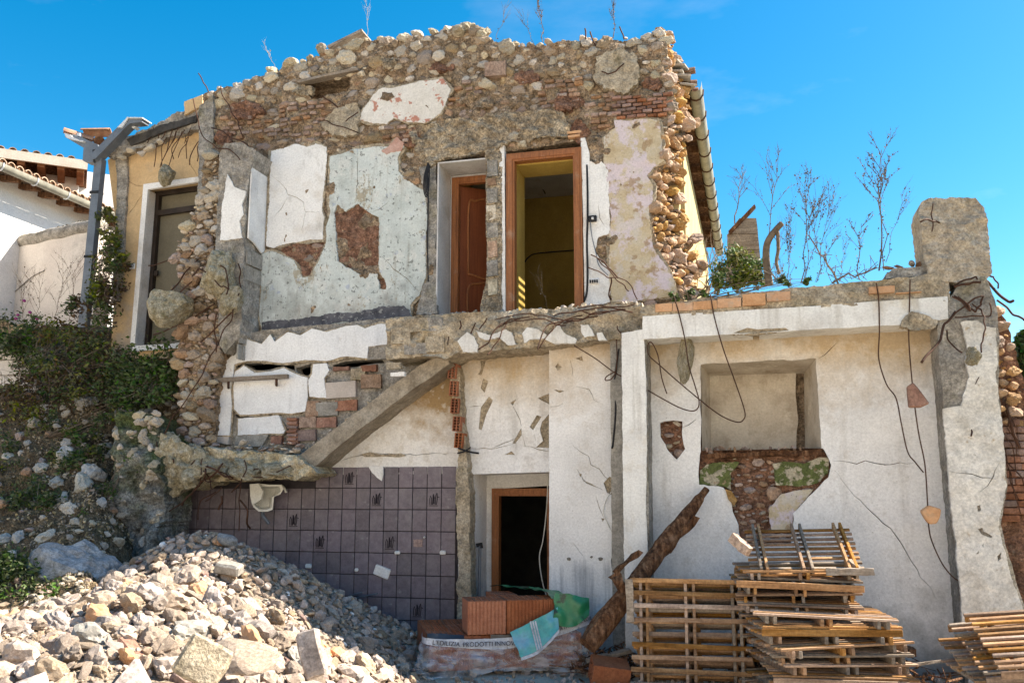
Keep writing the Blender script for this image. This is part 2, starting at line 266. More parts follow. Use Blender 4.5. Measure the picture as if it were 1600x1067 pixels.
def sheet_mesh(name, outline, holes=(), y=0.0, thick=0.02, res=0.12, amp=0.003, ns=3.0, jit=0.008, px=True, cracks=(), back=False, bulge=None, estep=None, hjit=None, ridge=False):
    """a slab in a plane y = const: ragged outline and holes, uneven front, real edges of depth `thick`"""
    _seed[0] += 1; sd_ = _seed[0]*3.7; LAST[0] = sd_
    conv = (lambda l: [(at(a, b, y).x, at(a, b, y).z) for a, b in l]) if px else (lambda l: list(l))
    estep = estep or res*0.5
    loops = [resample(conv(outline), estep, jit, sd_)] + [resample(conv(h), estep, jit if hjit is None else hjit, sd_+k) for k, h in enumerate(holes)]
    loops += [crack(conv(c)) for c in cracks]
    pts, edges = [], []
    for l in loops:
        b = len(pts); pts += l; edges += [(b+i, b+(i+1) % len(l)) for i in range(len(l))]
    bp = np.array(pts)
    x0, z0 = np.array(loops[0]).min(0); x1, z1 = np.array(loops[0]).max(0)
    gx, gz = np.meshgrid(np.arange(x0, x1+res, res), np.arange(z0, z1+res, res)); g = np.stack([gx.ravel(), gz.ravel()], 1)
    g += np.random.uniform(-0.3, 0.3, g.shape)*res
    g = g[inside_np(g, loops[0])]
    for l in loops[1:]: g = g[~inside_np(g, l)]
    keep = []
    for s in range(0, len(g), 4000):
        d = ((g[s:s+4000,None,:]-bp[None])**2).sum(2).min(1); keep.append(d > (res*0.35)**2)
    if len(g): g = g[np.concatenate(keep)]
    allp = [Vector(p) for p in pts] + [Vector(p) for p in g]
    ov, oe, of, *_ = delaunay_2d_cdt(allp, edges, [], 0, 1e-6, False)
    V = np.array([(p.x, p.y) for p in ov]); T = np.array([f for f in of if len(f) == 3])
    cen = V[T].mean(1); k = inside_np(cen, loops[0])
    for l in loops[1:]: k &= ~inside_np(cen, l)
    T = T[k]
    # orient to -y
    a = V[T]; cr_ = (a[:,1,0]-a[:,0,0])*(a[:,2,1]-a[:,0,1])-(a[:,1,1]-a[:,0,1])*(a[:,2,0]-a[:,0,0]); T[cr_ < 0] = T[cr_ < 0][:, ::-1]
    verts = []
    for p in V:
        if ridge: yy = y + amp*(1.6*abs(fbm((p[0], sd_, p[1]), ns*0.7, 3))-0.5+0.5*fbm((p[0]+5, sd_, p[1]), ns*3, 3))
        else: yy = y + (fbm((p[0], sd_, p[1]), ns, 4)*amp if amp else 0)
        if bulge: yy += bulge(p[0], p[1])
        verts.append((p[0], yy, p[1]))
    faces = [tuple(int(i) for i in t) for t in T]
    cnt = {}
    for t in faces:
        for i in range(3):
            e = (t[i], t[(i+1)%3]); cnt[e] = cnt.get(e, 0)+1
    bnd = [e for e in cnt if (e[1], e[0]) not in cnt]
    nv = len(verts); mp = {}
    yb = y+thick
    def bk(i, deep):
        key = (i, deep)
        if key not in mp: mp[key] = len(verts); verts.append((verts[i][0], yb if deep else verts[i][1], verts[i][2]))
        return mp[key]
    nf = len(faces)
    for a_, b_ in bnd:
        faces.append((bk(b_,0), bk(a_,0), bk(a_,1), bk(b_,1)))
    if back:
        m2 = {}
        for t in faces[:nf]:
            q = []
            for i in t:
                if i not in m2: m2[i] = len(verts); verts.append((verts[i][0], yb, verts[i][2]))
                q.append(m2[i])
            faces.append(tuple(q[::-1]))
    me = bpy.data.meshes.new(name); me.from_pydata(verts, [], faces); me.update()
    return me
def sheet(name, outline, mat, parent=None, props=None, **kw):
    return obj(name, sheet_mesh(name, outline, **kw), mat, parent, **(props or {}))
def box_mesh(name, x0, x1, y0, y1, z0, z1, bev=0.0):
    v = [(x,y,z) for x in (x0,x1) for y in (y0,y1) for z in (z0,z1)]
    f = [(0,1,3,2),(4,6,7,5),(0,4,5,1),(2,3,7,6),(0,2,6,4),(1,5,7,3)]
    me = fix(mesh(name, v, f))
    if bev:
        bm = bmesh.new(); bm.from_mesh(me); bmesh.ops.bevel(bm, geom=bm.edges[:], offset=bev, segments=1, affect='EDGES'); bm.to_mesh(me); bm.free()
    return me
def bar_mesh(name, p, q, wd, ht, up=(0,0,1), jit=0.0, n=1):
    """a beam of rectangular section from p to q"""
    p, q = Vector(p), Vector(q); t = (q-p).normalized(); s = t.cross(Vector(up)).normalized(); u = s.cross(t)
    v, f = [], []
    for i in range(n+1):
        c = p.lerp(q, i/n)
        for a, b in ((-1,-1),(1,-1),(1,1),(-1,1)):
            j = Vector((random.uniform(-jit,jit), random.uniform(-jit,jit), random.uniform(-jit,jit)))
            v.append(c + s*(a*wd/2) + u*(b*ht/2) + j)
        if i:
            o = (i-1)*4
            for k in range(4): f.append((o+k, o+(k+1)%4, o+4+(k+1)%4, o+4+k))
    f += [(3,2,1,0), tuple(n*4+k for k in range(4))]
    return fix(mesh(name, v, f))
def spline(pts, k=6):
    P = [Vector(p) for p in pts]
    if len(P) < 3: return P
    out = []
    for i in range(len(P)-1):
        a, b, c, d = P[max(i-1,0)], P[i], P[i+1], P[min(i+2,len(P)-1)]
        for q in range(k):
            t = q/k
            out.append(0.5*((2*b)+(c-a)*t+(2*a-5*b+4*c-d)*t*t+(3*b-a-3*c+d)*t**3))
    out.append(P[-1]); return out
def tube_data(pts, r, n=6, taper=None):
    P = [Vector(p) for p in pts]; v, f = [], []; m = len(P)
    for i, p in enumerate(P):
        t = (P[min(i+1,m-1)]-P[max(i-1,0)]); t = t.normalized() if t.length > 1e-9 else Vector((0,0,1))
        if i == 0: s = t.orthogonal().normalized()
        else: s = s-t*s.dot(t); s = s.normalized() if s.length > 1e-5 else t.orthogonal().normalized()
        u = t.cross(s)
        rr = r if taper is None else r*(1-(1-taper)*i/max(1,m-1))
        for k in range(n):
            a = 2*math.pi*k/n; v.append(p + s*(math.cos(a)*rr) + u*(math.sin(a)*rr))
        if i:
            o = (i-1)*n
            for k in range(n): f.append((o+k, o+(k+1)%n, o+n+(k+1)%n, o+n+k))
    f += [tuple(range(n))[::-1], tuple((m-1)*n+k for k in range(n))]
    return v, f
def tube(name, pts, r, mat, parent=None, n=6, taper=None, props=None, k=6):
    v, f = tube_data(spline(pts, k), r, n, taper)
    return obj(name, mesh(name, v, f, True), mat, parent, **(props or {}))
class Bag:
    """collects many small pieces into one mesh"""
    def __init__(s): s.v = []; s.f = []
    def add(s, v, f):
        o = len(s.v); s.v += [tuple(p) for p in v]; s.f += [tuple(o+i for i in q) for q in f]
    def mesh(s, name, smooth=False): return mesh(name, s.v, s.f, smooth)

# ------------------------------------------------------------------ stones
def hull_rock(seed, npt=18, sx=1, sy=1, sz=1, box=0.5):
    rs = random.Random(seed); bm = bmesh.new()
    for _ in range(npt):
        d = Vector((rs.gauss(0,1), rs.gauss(0,1), rs.gauss(0,1))).normalized()
        m_ = max(abs(d.x), abs(d.y), abs(d.z)); d = d*(1-box) + d/m_*box*0.82
        bm.verts.new((d.x*sx*rs.uniform(.85,1), d.y*sy*rs.uniform(.85,1), d.z*sz*rs.uniform(.85,1)))
    r = bmesh.ops.convex_hull(bm, input=bm.verts)
    bmesh.ops.delete(bm, geom=[g for g in r['geom_interior'] if isinstance(g, bmesh.types.BMVert)], context='VERTS')
    bmesh.ops.recalc_face_normals(bm, faces=bm.faces)
    me = bpy.data.meshes.new('stone'); bm.to_mesh(me); bm.free(); return me
def round_rock(seed, sub=2, amp=0.28, sq=0.25, smooth=True):
    bm = bmesh.new(); bmesh.ops.create_icosphere(bm, subdivisions=sub, radius=1)
    for v in bm.verts:
        d = v.co.normalized(); m_ = max(abs(d.x), abs(d.y), abs(d.z)); d2 = d*(1-sq) + d/m_*sq
        v.co = d2*(1+amp*noise.fractal(d*1.3+Vector((seed*7.1,seed,0)), 1, 2, 3))
    if smooth:
        for f in bm.faces: f.smooth = True
    me = bpy.data.meshes.new('stone'); bm.to_mesh(me); bm.free(); return me
ROUND = []
ANG = [hull_rock(i, 16+i%3*6, 1, random.uniform(.7,1), random.uniform(.55,.9), random.uniform(.2,.7)) for i in range(18)]
SLABR = [hull_rock(100+i, 16, 1, .8, .35, .8) for i in range(6)]
def chunk_rock(seed, amp=0.3, sq=0.55, sub=4, lo=0.62, hi=0.9, npl=9):
    bm = bmesh.new(); bmesh.ops.create_icosphere(bm, subdivisions=sub, radius=1)
    rs = random.Random(seed); pl = []
    for _ in range(npl):
        d = Vector((rs.gauss(0,1), rs.gauss(0,1), rs.gauss(0,1))).normalized(); pl.append((d, rs.uniform(lo,hi)))
    for v in bm.verts:
        d = v.co.normalized(); r_ = 1.05
        for n_, h in pl:
            c = d.dot(n_)
            if c > 0.05: r_ = min(r_, h/c)
        v.co = d*(r_ + amp*0.35*noise.fractal(d*2.2+Vector((seed*3.3,0,seed)), 0.9, 2, 5))
    for f in bm.faces: f.smooth = False
    me = bpy.data.meshes.new('stone'); bm.to_mesh(me); bm.free(); return me
ROUND += [chunk_rock(i, 0.75, sub=3, lo=0.66, hi=0.95) for i in range(14)]
ROUGH = [chunk_rock(40+i, 0.6, sub=3, lo=0.45, hi=0.85, npl=8) for i in range(18)]
def variants(base, mat):
    out = []
    for me in base:
        c = me.copy(); c.materials.clear(); c.materials.append(mat); out.append(c)
    return out
def xf(loc, rot, scl): return Matrix.LocRotScale(Vector(loc), Euler(rot), Vector(scl))
def merged(name, items, mat, parent=None, smooth=False, **props):
    V, FV, base = [], [], 0
    cache = {}
    for me, mx in items:
        if me not in cache:
            a = np.empty(len(me.vertices)*3); me.vertices.foreach_get('co', a)
            cache[me] = (a.reshape(-1,3), [tuple(p.vertices) for p in me.polygons])
        co, fs = cache[me]; mm = np.array(mx)
        V.append(co @ mm[:3,:3].T + mm[:3,3]); FV += [tuple(i+base for i in f) for f in fs]; base += len(co)
    me = bpy.data.meshes.new(name); me.from_pydata(np.concatenate(V).tolist(), [], FV); me.update()
    if smooth: me.polygons.foreach_set('use_smooth', [True]*len(me.polygons))
    return obj(name, me, mat, parent, **props)

# ================================================================== the ground
GZ = 0.2
def ground_mesh():
    """one sheet: level yard round the house, plus an unseen slope added behind the camera to bounce sunlight"""
    v, f = [], []; xs = [-600,-200,-80,-40,-24,-16]+[-12+i*0.5 for i in range(45)]+[12,20,30,60,120,300,600]; ys = [-600,-300,-160,-110,-85,-70,-60,-50,-42,-36,-30,-26,-22,-18]+[-14+i*0.5 for i in range(30)]+[2,20,60,200,600]
    for y in ys:
        for x in xs:
            z = GZ + (0.06*fbm((x,y,0),0.7,3) if abs(x) < 15 and -15 < y < 1 else 0)
            if y < -18: z += min(26, (-18-y)*0.55)*(1+0.12*fbm((x*0.05,y*0.05,2),1,3))  # added slope, throws warm sunlight back onto the house front
            v.append((x,y,z))
    n = len(xs)
    for j in range(len(ys)-1):
        for i in range(n-1): f.append((j*n+i, j*n+i+1, (j+1)*n+i+1, (j+1)*n+i))
    return mesh('ground', v, f, True)
m_ground = M('pale_dusty_ground', [(0.3,(0.42,0.37,0.29)),(0.6,(0.55,0.49,0.40))], 1.5, bump=0.8, bscale=30, bdist=0.03)
obj('ground', ground_mesh(), m_ground, None, kind='structure')

v, f = [], []; xs = [3.2,4,6,9,13,18,26,40,70,120,200,320]; ys = [-16,-12,-8,-4,0,4,8,14,22,34,55,90,150,240,360]
for y in ys:
    for x in xs:
        d = math.hypot(x-3, y); v.append((x, y, GZ+0.06+0.10*fbm((x,y,0),0.3,3)*min(1,d/6)+max(0, d-25)*0.075*(1+0.3*fbm((x*0.02,y*0.02,1),1,3))))
n = len(xs); f = [(j*n+i, j*n+i+1, (j+1)*n+i+1, (j+1)*n+i) for j in range(len(ys)-1) for i in range(n-1)]
obj('field', mesh('field', v, f, True), M('dry_grassy_field', [(0.3,(0.075,0.075,0.032)),(0.5,(0.13,0.12,0.055)),(0.75,(0.20,0.165,0.09))], 0.4, bump=0.6, bscale=8, bdist=0.05, grain=0.4, gscale=6, blot=0.3), None, kind='structure')
# ================================================================== the ruined house
house = thing('ruined_house', 'half-demolished stone house with bare rooms, torn plaster and open doorways', 'house', (-3.0, 1.0, GZ))
STONES = []      # (base list name, matrix, size, parent)
U_OUT = [(318,150),(345,139),(362,136),(385,130),(405,120),(425,114),(445,110),(470,100),(482,92),(500,88),(520,82),(545,72),(570,65),(590,64),(612,62),(635,60),(655,56),(680,53),
 (700,49),(720,45),(740,48),(765,58),(772,66),(800,70),(815,76),(830,71),(855,70),(880,66),(900,63),(930,63),(960,64),(985,62),(1010,56),(1026,50),(1040,60),(1043,75),(1042,110),(1050,140),(1058,165),
 (1048,180),(1040,200),(1036,225),(1040,250),(1022,270),(1024,300),(1018,330),(1022,365),(1030,395),(1052,430),(1066,462),(1000,478),(640,500),(400,524),(316,524)]
D1 = [(682,252),(761,240),(763,500),(682,505)]
D2 = [(788,236),(911,221),(913,492),(788,500)]
CAV = zoom(300,40,4.706,[(810,412),(1170,370),(1140,470),(1040,500),(960,540),(880,545),(830,470)])
upper = sheet('upper_wall', U_OUT, m_mortar, house, y=1.0, thick=0.5, res=0.042, amp=0.075, ns=4.0, jit=0.02, holes=[D1, D2, CAV], hjit=0.012)
U_SD = LAST[0]
def wall_y(p): return 1.0+fbm((p.x, U_SD, p.z), 4.0, 4)*0.075
# --- plaster left on the upper wall
P1 = [(562,187),(568,170),(583,149),(596,138),(619,136),(660,127),(690,123),(705,140),(697,157),(688,177),(667,191),(637,191),(615,185),(604,194),(580,192)]
P2 = [(424,236),(439,234),(461,226),(480,230),(493,224),(510,230),(508,282),(502,327),(506,339),(504,374),(480,376),(450,380),(427,387),(416,384),(420,320)]
P4 = [(516,245),(559,232),(581,230),(611,228),(619,215),(632,228),(621,245),(622,267),(637,282),(656,294),(666,298),(667,357),(664,395),(666,432),(654,462),(641,477),(643,497),(409,519),(405,492),(409,395),
 (424,391),(435,395),(457,406),(467,421),(472,434),(487,432),(495,414),(504,395),(510,380),(510,357),(516,331),(514,282)]
P4H = [(522,333),(527,320),(540,331),(559,318),(570,327),(592,339),(592,425),(603,440),(603,452),(592,452),(590,427),(562,427),(540,416),(527,408)]
P5 = [(943,215),(962,200),(960,189),(1016,185),(1031,189),(1033,211),(1034,222),(1033,241),(1038,252),(1022,262),(1012,275),(1020,290),(1020,312),(1014,331),(1016,357),(1020,384),(1031,402),(1046,422),(1060,462),(1000,470),(957,472),(952,440),(952,380),(955,340),(950,300),(945,260)]
P6 = [(916,254),(937,249),(950,266),(952,320),(952,365),(934,372),(930,391),(941,410),(953,418),(953,472),(914,478)]
P7 = [(930,88),(964,76),(990,82),(999,103),(997,129),(975,144),(945,140),(926,125)]
P8 = [(521,172),(540,165),(560,160),(561,185),(558,210),(540,216),(505,205),(500,190)]
P9 = [(640,205),(690,190),(760,180),(830,172),(880,176),(890,195),(885,212),(800,222),(770,236),(700,246),(665,262),(650,240)]
P10 = [(655,262),(680,255),(683,330),(680,400),(684,490),(650,492),(660,450),(668,380),(666,320)]
m_redflake = M('whitewash_over_red_paint', [(0.3,(0.60,0.56,0.50)),(0.6,(0.70,0.67,0.62))], 3, bump=0.3, bscale=40, layers=[dict(c=(0.42,0.15,0.09), scale=5.5, lo=0.575, hi=0.60, amt=0.85, detail=9), dict(c=(0.20,0.18,0.12), scale=22, lo=0.66, hi=0.69, amt=0.7)])
m_turq = M('flaking_turquoise_paint', [(0.3,(0.44,0.485,0.47)),(0.6,(0.58,0.62,0.60))], 2.5, bump=0.35, bscale=30, layers=[
    dict(c=(0.62,0.63,0.60), scale=2.5, lo=0.53, hi=0.57, amt=0.7, detail=13, rough=0.75), dict(c=(0.33,0.28,0.19), scale=3.2, lo=0.575, hi=0.60, amt=0.8, detail=13, rough=0.78, stretch=(1,1,0.6)), dict(c=(0.20,0.19,0.17), scale=3, lo=0.70, hi=1.0, amt=0.75, zr=(5.3,4.3), zw=0.35, detail=10),
    dict(c=(0.13,0.14,0.135), scale=20, lo=0.60, hi=0.63, amt=0.75, detail=8), dict(c=(0.15,0.145,0.13), scale=2.2, lo=0.55, hi=0.76, amt=0.7), dict(c=(0.27,0.33,0.50), scale=5, lo=0.62, hi=0.66, amt=0.5), dict(c=(0.23,0.22,0.18), scale=12, lo=0.56, hi=0.70, amt=0.5, stretch=(1,1,0.1))])
m_lilac = M('lilac_over_ochre_plaster', [(0.3,(0.42,0.32,0.19)),(0.5,(0.53,0.44,0.30)),(0.8,(0.60,0.54,0.44))], 4, bump=0.6, bscale=30, layers=[
    dict(c=(0.63,0.55,0.62), scale=2.6, lo=0.50, hi=0.55, amt=0.8, detail=10, rough=0.7), dict(c=(0.56,0.52,0.47), scale=3.4, lo=0.54, hi=0.6, amt=0.7, off=2), dict(c=(0.33,0.22,0.12), scale=6, lo=0.59, hi=0.64, amt=0.75), dict(c=(0.15,0.13,0.10), scale=34, lo=0.64, hi=0.68, amt=0.7)], bump2=0.3)
def grow_px(out, a, b):
    n = len(out); cx = sum(p[0] for p in out)/n; q = []
    area = sum(out[i][0]*out[(i+1)%n][1]-out[(i+1)%n][0]*out[i][1] for i in range(n)); sg = 1 if area > 0 else -1
    for i in range(n):
        p0, p1, p2 = Vector(out[i-1]), Vector(out[i]), Vector(out[(i+1)%n]); t = (p2-p0).normalized(); d = random.uniform(a, b)
        q.append((p1.x+t.y*d*sg, p1.y-t.x*d*sg))
    return q
def undercoat(out, y, a=1.0, b=5.5, mat=None, **kw):
    kk = dict(thick=0.05, res=0.08, amp=0.010, jit=0.014, estep=0.025); kk.update(kw)
    return sheet('scratch_coat', grow_px(out, a, b), mat or m_concrete_tan, house, y=y, **kk)
def patch(out, mat, y, parent=house, name='plaster_patch', label=None, **kw):
    a = dict(thick=0.03, res=0.09, amp=0.006, jit=0.016, estep=0.022); a.update(kw)
    o = sheet(name, out, mat, parent, y=y, **a)
    if label: o['label'] = label
    return o
for _p, _y in ((P1,0.957),(P2,0.967),(P4,0.966),(P5,0.968)): undercoat(_p, _y, holes=[P4H] if _p is P4 else ())
patch(P1, m_redflake, 0.945, thick=0.06, label='whitewashed plaster patch flecked with red paint')
patch(P2, m_white, 0.955, thick=0.05, label='smooth white plaster panel with a stepped crack', cracks=[[(422,275),(438,285),(450,303),(463,308),(474,316),(478,331),(500,331)], [(478,331),(475,350),(470,362)], [(449,308),(440,325),(428,340)]])
patch(P4, m_turq, 0.950, thick=0.055, label='flaking turquoise plaster panel', holes=[P4H], cracks=[[(582,332),(600,322),(610,312)],[(596,400),(615,420),(640,440),(655,455)],[(559,235),(558,310)]])
patch(P5, m_lilac, 0.955, thick=0.05, label='lilac paint flaking off ochre plaster', amp=0.014)
patch(P6, m_white, 0.955, thick=0.05, label='white plaster strip beside the doorway', cracks=[[(935,320),(938,340),(944,352)],[(944,300),(950,285)]])
patch(P7, m_concrete_tan, 0.925, thick=0.08, name='concrete_pad', amp=0.03, jit=0.04, res=0.05)
patch(P8, m_concrete_tan, 0.93, thick=0.08, name='concrete_pad', amp=0.03, jit=0.04, res=0.05)
patch(P9, m_mortar_tan, 0.94, thick=0.07, name='lime_mortar_patch', amp=0.07, res=0.04, ns=7.0, jit=0.03)
patch(P10, m_concrete, 0.95, thick=0.06, name='broken_jamb', amp=0.03, res=0.05)
patch(P4H, m_redmas, 0.985, thick=0.03, name='brick_infill', amp=0.03, res=0.045, jit=0)
patch([(438,390),(460,382),(504,378),(512,386),(502,402),(494,418),(486,436),(472,438),(466,424),(456,410)], m_redmas, 0.972, thick=0.05, name='brick_infill', amp=0.03, res=0.045)
patch(zoom(300,380,2.667,[(290,330),(400,318),(540,300),(700,285),(790,262),(880,260),(905,280),(910,305),(780,318),(600,335),(290,362)]), M('black_skirting_paint', [(0.3,(0.05,0.05,0.06)),(0.6,(0.12,0.12,0.135))], 9, bump=0.4, layers=[dict(c=(0.30,0.30,0.29), scale=18, lo=0.58, hi=0.62, amt=0.8)]), 0.943, thick=0.03, name='skirting', jit=0.02)
# pinkish red rim of old paint above the turquoise panel
patch([(596,236),(606,230),(612,222),(620,214),(632,224),(626,236),(612,238),(604,242)], M('salmon_paint', [(0.3,(0.40,0.21,0.16)),(0.6,(0.52,0.34,0.28))], 8, bump=0.4), 0.945, thick=0.03, jit=0.012)
# --- the strip of wall between the doorways and the plaster over the doors
strip_b = sheet('door_mullion', [(758,234),(778,228),(784,240),(784,498),(748,500),(752,470),(760,440),(760,330)], m_mortar_tan, house, y=0.93, thick=0.5, res=0.05, amp=0.03, jit=0.012)
for k, (a, b) in enumerate([(252,276),(280,290),(296,318),(322,344),(350,372),(378,402),(408,432),(438,462)]):
    x0 = random.uniform(760,763); x1 = random.uniform(774,778)
    q = patch([(x0,a),(x1,a-2),(x1+1,b-2),(x0+1,b)], [m_concrete, m_stone_pink, m_concrete, m_stone][k % 4], 0.905, thick=0.05, name='stone_block', res=0.05, amp=0.012, jit=0.008)
patch([(780,228),(788,226),(790,498),(782,500)], m_white, 0.94, thick=0.1, name='plaster_strip', jit=0.002)
patch([(907,216),(914,215),(921,240),(922,476),(914,480),(910,300)], m_white, 0.945, thick=0.06, name='plaster_strip', jit=0.003)
# --- door linings, frames and leaves (upper floor)
def lining(name, pxs, y0, y1, mat, t=0.02, bottom=False):
    """plaster lining of a doorway: left, right and top boards"""
    (xl, zt), (xr, _), zb = (at(*pxs[0], y0).x, at(*pxs[0], y0).z), (at(*pxs[1], y0).x, 0), at(*pxs[2], y0).z
    b = Bag()
    for (a, c, d, e) in ((xl-t, xl, zb, zt+t), (xr, xr+t, zb, zt+t), (xl, xr, zt, zt+t)):
        me = box_mesh('x', a, c, y0, y1, d, e); b.add([v.co for v in me.vertices], [tuple(p.vertices) for p in me.polygons]); bpy.data.meshes.remove(me)
    return obj(name, fix(b.mesh(name)), mat, house), xl, xr, zb, zt
m_greyplaster = M('pale_grey_plaster', [(0.3,(0.46,0.45,0.44)),(0.6,(0.58,0.57,0.56))], 3, bump=0.2, layers=[dict(c=(0.36,0.31,0.25), scale=4, lo=0.58, hi=0.72, amt=0.6)])
ln1, xl1, xr1, zb1, zt1 = lining('door_lining', [(686,256),(770,244),(700,502)], 0.955, 1.44, m_greyplaster)
def door_frame(xl, xr, z0, z1, y, wd=0.09, dp=0.10):
    b = Bag()
    for (a, c, d, e, yo) in ((xl, xl+wd, z0, z1, 0), (xr-wd, xr, z0, z1, 0), (xl+wd, xr-wd, z1-wd, z1, 0),
                             (xl+wd*0.25, xl+wd*0.75, z0, z1-wd*0.25, -0.012), (xr-wd*0.75, xr-wd*0.25, z0, z1-wd*0.25, -0.012), (xl+wd*0.75, xr-wd*0.75, z1-wd*0.75, z1-wd*0.25, -0.012)):
        me = box_mesh('x', a, c, y+yo, y+dp, d, e); b.add([v.co for v in me.vertices], [tuple(p.vertices) for p in me.polygons]); bpy.data.meshes.remove(me)
    return obj('door_frame', fix(b.mesh('door_frame')), m_wood_or, house)
a_, b_2 = at(706,278,1.44), at(795,262,1.44)
df1 = door_frame(a_.x, b_2.x, zb1, a_.z, 1.44, 0.10, 0.09); df1['label'] = 'orange wooden frame of the deep doorway'
obj('door_lining', box_mesh('door_lining', xl1, a_.x, 1.45, 1.5, zb1, zt1), m_greyplaster, house)
obj('door_lining', box_mesh('door_lining', a_.x, xr1, 1.45, 1.5, a_.z, zt1), m_greyplaster, house)
# panelled leaf of the first door, swung inwards
leaf = obj('door', box_mesh('door', 0, 0.78, 0, 0.04, 0, a_.z-zb1-0.1, 0.004), m_wood_dk, house)
leaf.location = (a_.x+0.10, 1.53, zb1); leaf.rotation_euler = (0, 0, R(38))
LM = leaf
def on_leaf(name, me, mat):
    o = bpy.data.objects.new(name, me); me.materials.append(mat); col.objects.link(o); o.parent = leaf; return o
hh = a_.z-zb1-0.1
for (z0, z1, arch) in ((0.12, 0.62, 0), (0.78, hh-0.14, 1)):
    pts = [(0.12,z0),(0.66,z0)] + ([(0.66,z1-0.14),(0.56,z1-0.05),(0.39,z1),(0.22,z1-0.05),(0.12,z1-0.14)] if arch else [(0.66,z1-0.05),(0.52,z1+0.03),(0.39,z1+0.05),(0.26,z1+0.03),(0.12,z1-0.05)])
    v, f = tube_data(spline([(p[0],-0.008,p[1]) for p in pts+[pts[0]]], 5), 0.016, 6); on_leaf('door_moulding', mesh('door_moulding', v, f, True), m_wood_or)
on_leaf('door_handle', mesh('door_handle', *tube_data([(0.72,-0.05,0.92),(0.62,-0.05,0.92)], 0.01, 6)), m_greymetal)
# second doorway, frame flush with the wall
a2, b2 = at(791,241,0.93), at(908,225,0.93); zb2 = at(850,487,0.93).z
df2 = door_frame(a2.x, b2.x, zb2-0.02, a2.z, 0.93, 0.11, 0.12); df2['label'] = 'orange wooden frame of the taller doorway'
inner = Bag()
for (x0, x1, z0, z1) in ((a2.x+0.06, a2.x+0.10, zb2-0.02, a2.z-0.1), (b2.x-0.10, b2.x-0.06, zb2-0.02, a2.z-0.1), (a2.x+0.10, b2.x-0.10, a2.z-0.13, a2.z-0.08)):
    me = box_mesh('x', x0, x1, 1.05, 1.52, z0, z1); inner.add([v.co for v in me.vertices], [tuple(p.vertices) for p in me.polygons])
obj('door_lining', fix(inner.mesh('door_lining')), m_yellow, house)['label'] = 'yellow painted inner side of the doorway'
# --- the house behind: rooms, side wall, roof
def part_box(name, x0, x1, y0, y1, z0, z1, mat, **pr): return obj(name, box_mesh(name, x0, x1, y0, y1, z0, z1), mat, house, **pr)
FZ = zb2-0.02
part_box('room_floor', -7.4, -1.0, 1.0, 9.9, FZ-0.25, FZ, m_concrete)
part_box('room_wall', -7.0, -1.2, 4.6, 4.75, FZ, 7.3, m_yellow)
part_box('room_wall', -4.45, -4.33, 1.5, 4.6, FZ, 7.3, m_yellow)
part_box('room_wall', -4.9, -4.8, 1.5, 4.6, FZ, 7.3, m_greyplaster)
part_box('room_ceiling', -7.4, -1.05, 1.5, 9.9, 7.0, 7.15, m_greyplaster)
tube('wall_cable', [at(820,410,4.55), at(826,402,4.56), at(840,396,4.57), at(900,391,4.57)], 0.012, m_dark, house)
tube('ceiling_wire', [at(846,296,4.2), at(849,297,4.2), at(852,303,4.2)], 0.01, m_dark, house)
XS = -0.80           # cream side wall, running away from the camera
WY0, WY1, WZ0, WZ1 = 1.85, 2.75, 5.55, 6.85
for (y0, y1, z0, z1) in ((1.5, WY0, 4.0, 7.2), (WY1, 9.9, 4.0, 7.2), (WY0, WY1, 4.0, WZ0), (WY0, WY1, WZ1, 7.2)):
    part_box('side_wall', XS-0.35, XS, y0, y1, z0, z1, m_cream)
for k in range(13): part_box('shutter_slat', XS-0.22, XS-0.20, WY0, WY1, WZ0+k*0.1, WZ0+k*0.1+0.045, m_pallet_grey)
part_box('back_wall', -7.4, XS, 9.9, 10.1, GZ, 7.2, m_cream)
part_box('end_wall', -7.5, -7.35, 1.5, 10, GZ, 7.2, m_concrete)
m_room_gloom = M('gloomy_room_plaster', [(0.3,(0.035,0.033,0.03)),(0.6,(0.07,0.066,0.06))], 3)  # darkness of the unlit lower room put into its wall and floor colour
part_box('lower_room_wall', -7.4, 2.3, 4.2, 4.35, GZ, 4.0, m_room_gloom)
part_box('lower_room_wall', 2.0, 2.2, 0.6, 4.2, GZ, 4.0, m_room_gloom)
part_box('lower_room_floor', -7.4, 2.2, 0.85, 4.2, GZ-0.1, GZ+0.03, m_room_gloom)
roof = obj('roof', bar_mesh('roof', (-4.3,1.55,7.42),(-4.3,10.2,7.42), 6.9, 0.22), m_concrete, house)
# eave on the right, with gutter, running to the back
GE = [atx(1081,128,-0.74), atx(1140,412,-0.74)]
v, f = [], []
n = 40; prof = [(-0.09,0.05),(-0.085,-0.02),(-0.05,-0.075),(0,-0.09),(0.05,-0.075),(0.085,-0.02),(0.09,0.05)]
for i in range(n+1):
    y = 1.62 + (10.4-1.62)*i/n
    for (a, b) in prof: v.append((-0.55+a, y, 7.36+b))
    if i:
        o = (i-1)*7
        for k in range(6): f.append((o+k, o+k+1, o+7+k+1, o+7+k))
gut = obj('gutter', mesh('gutter', v, f, True), M('weathered_zinc', [(0.3,(0.17,0.16,0.13)),(0.6,(0.27,0.26,0.21))], 5, rough=0.6, spec=0.4, layers=[dict(c=(0.16,0.12,0.08), scale=5, lo=0.58, hi=0.7, amt=0.7)]), house)
for i in range(12):
    y = 1.9+i*0.72
    obj('gutter_strap', mesh('gutter_strap', *tube_data([(-0.55+a*1.06, y, 7.36+b*1.06) for a, b in prof], 0.014, 5)), m_rust, gut)
for i in range(9): obj('rafter', bar_mesh('rafter', (-1.3, 2.0+i*0.95, 7.40), (-0.63, 2.0+i*0.95, 7.32), 0.09, 0.10), m_timber, roof)
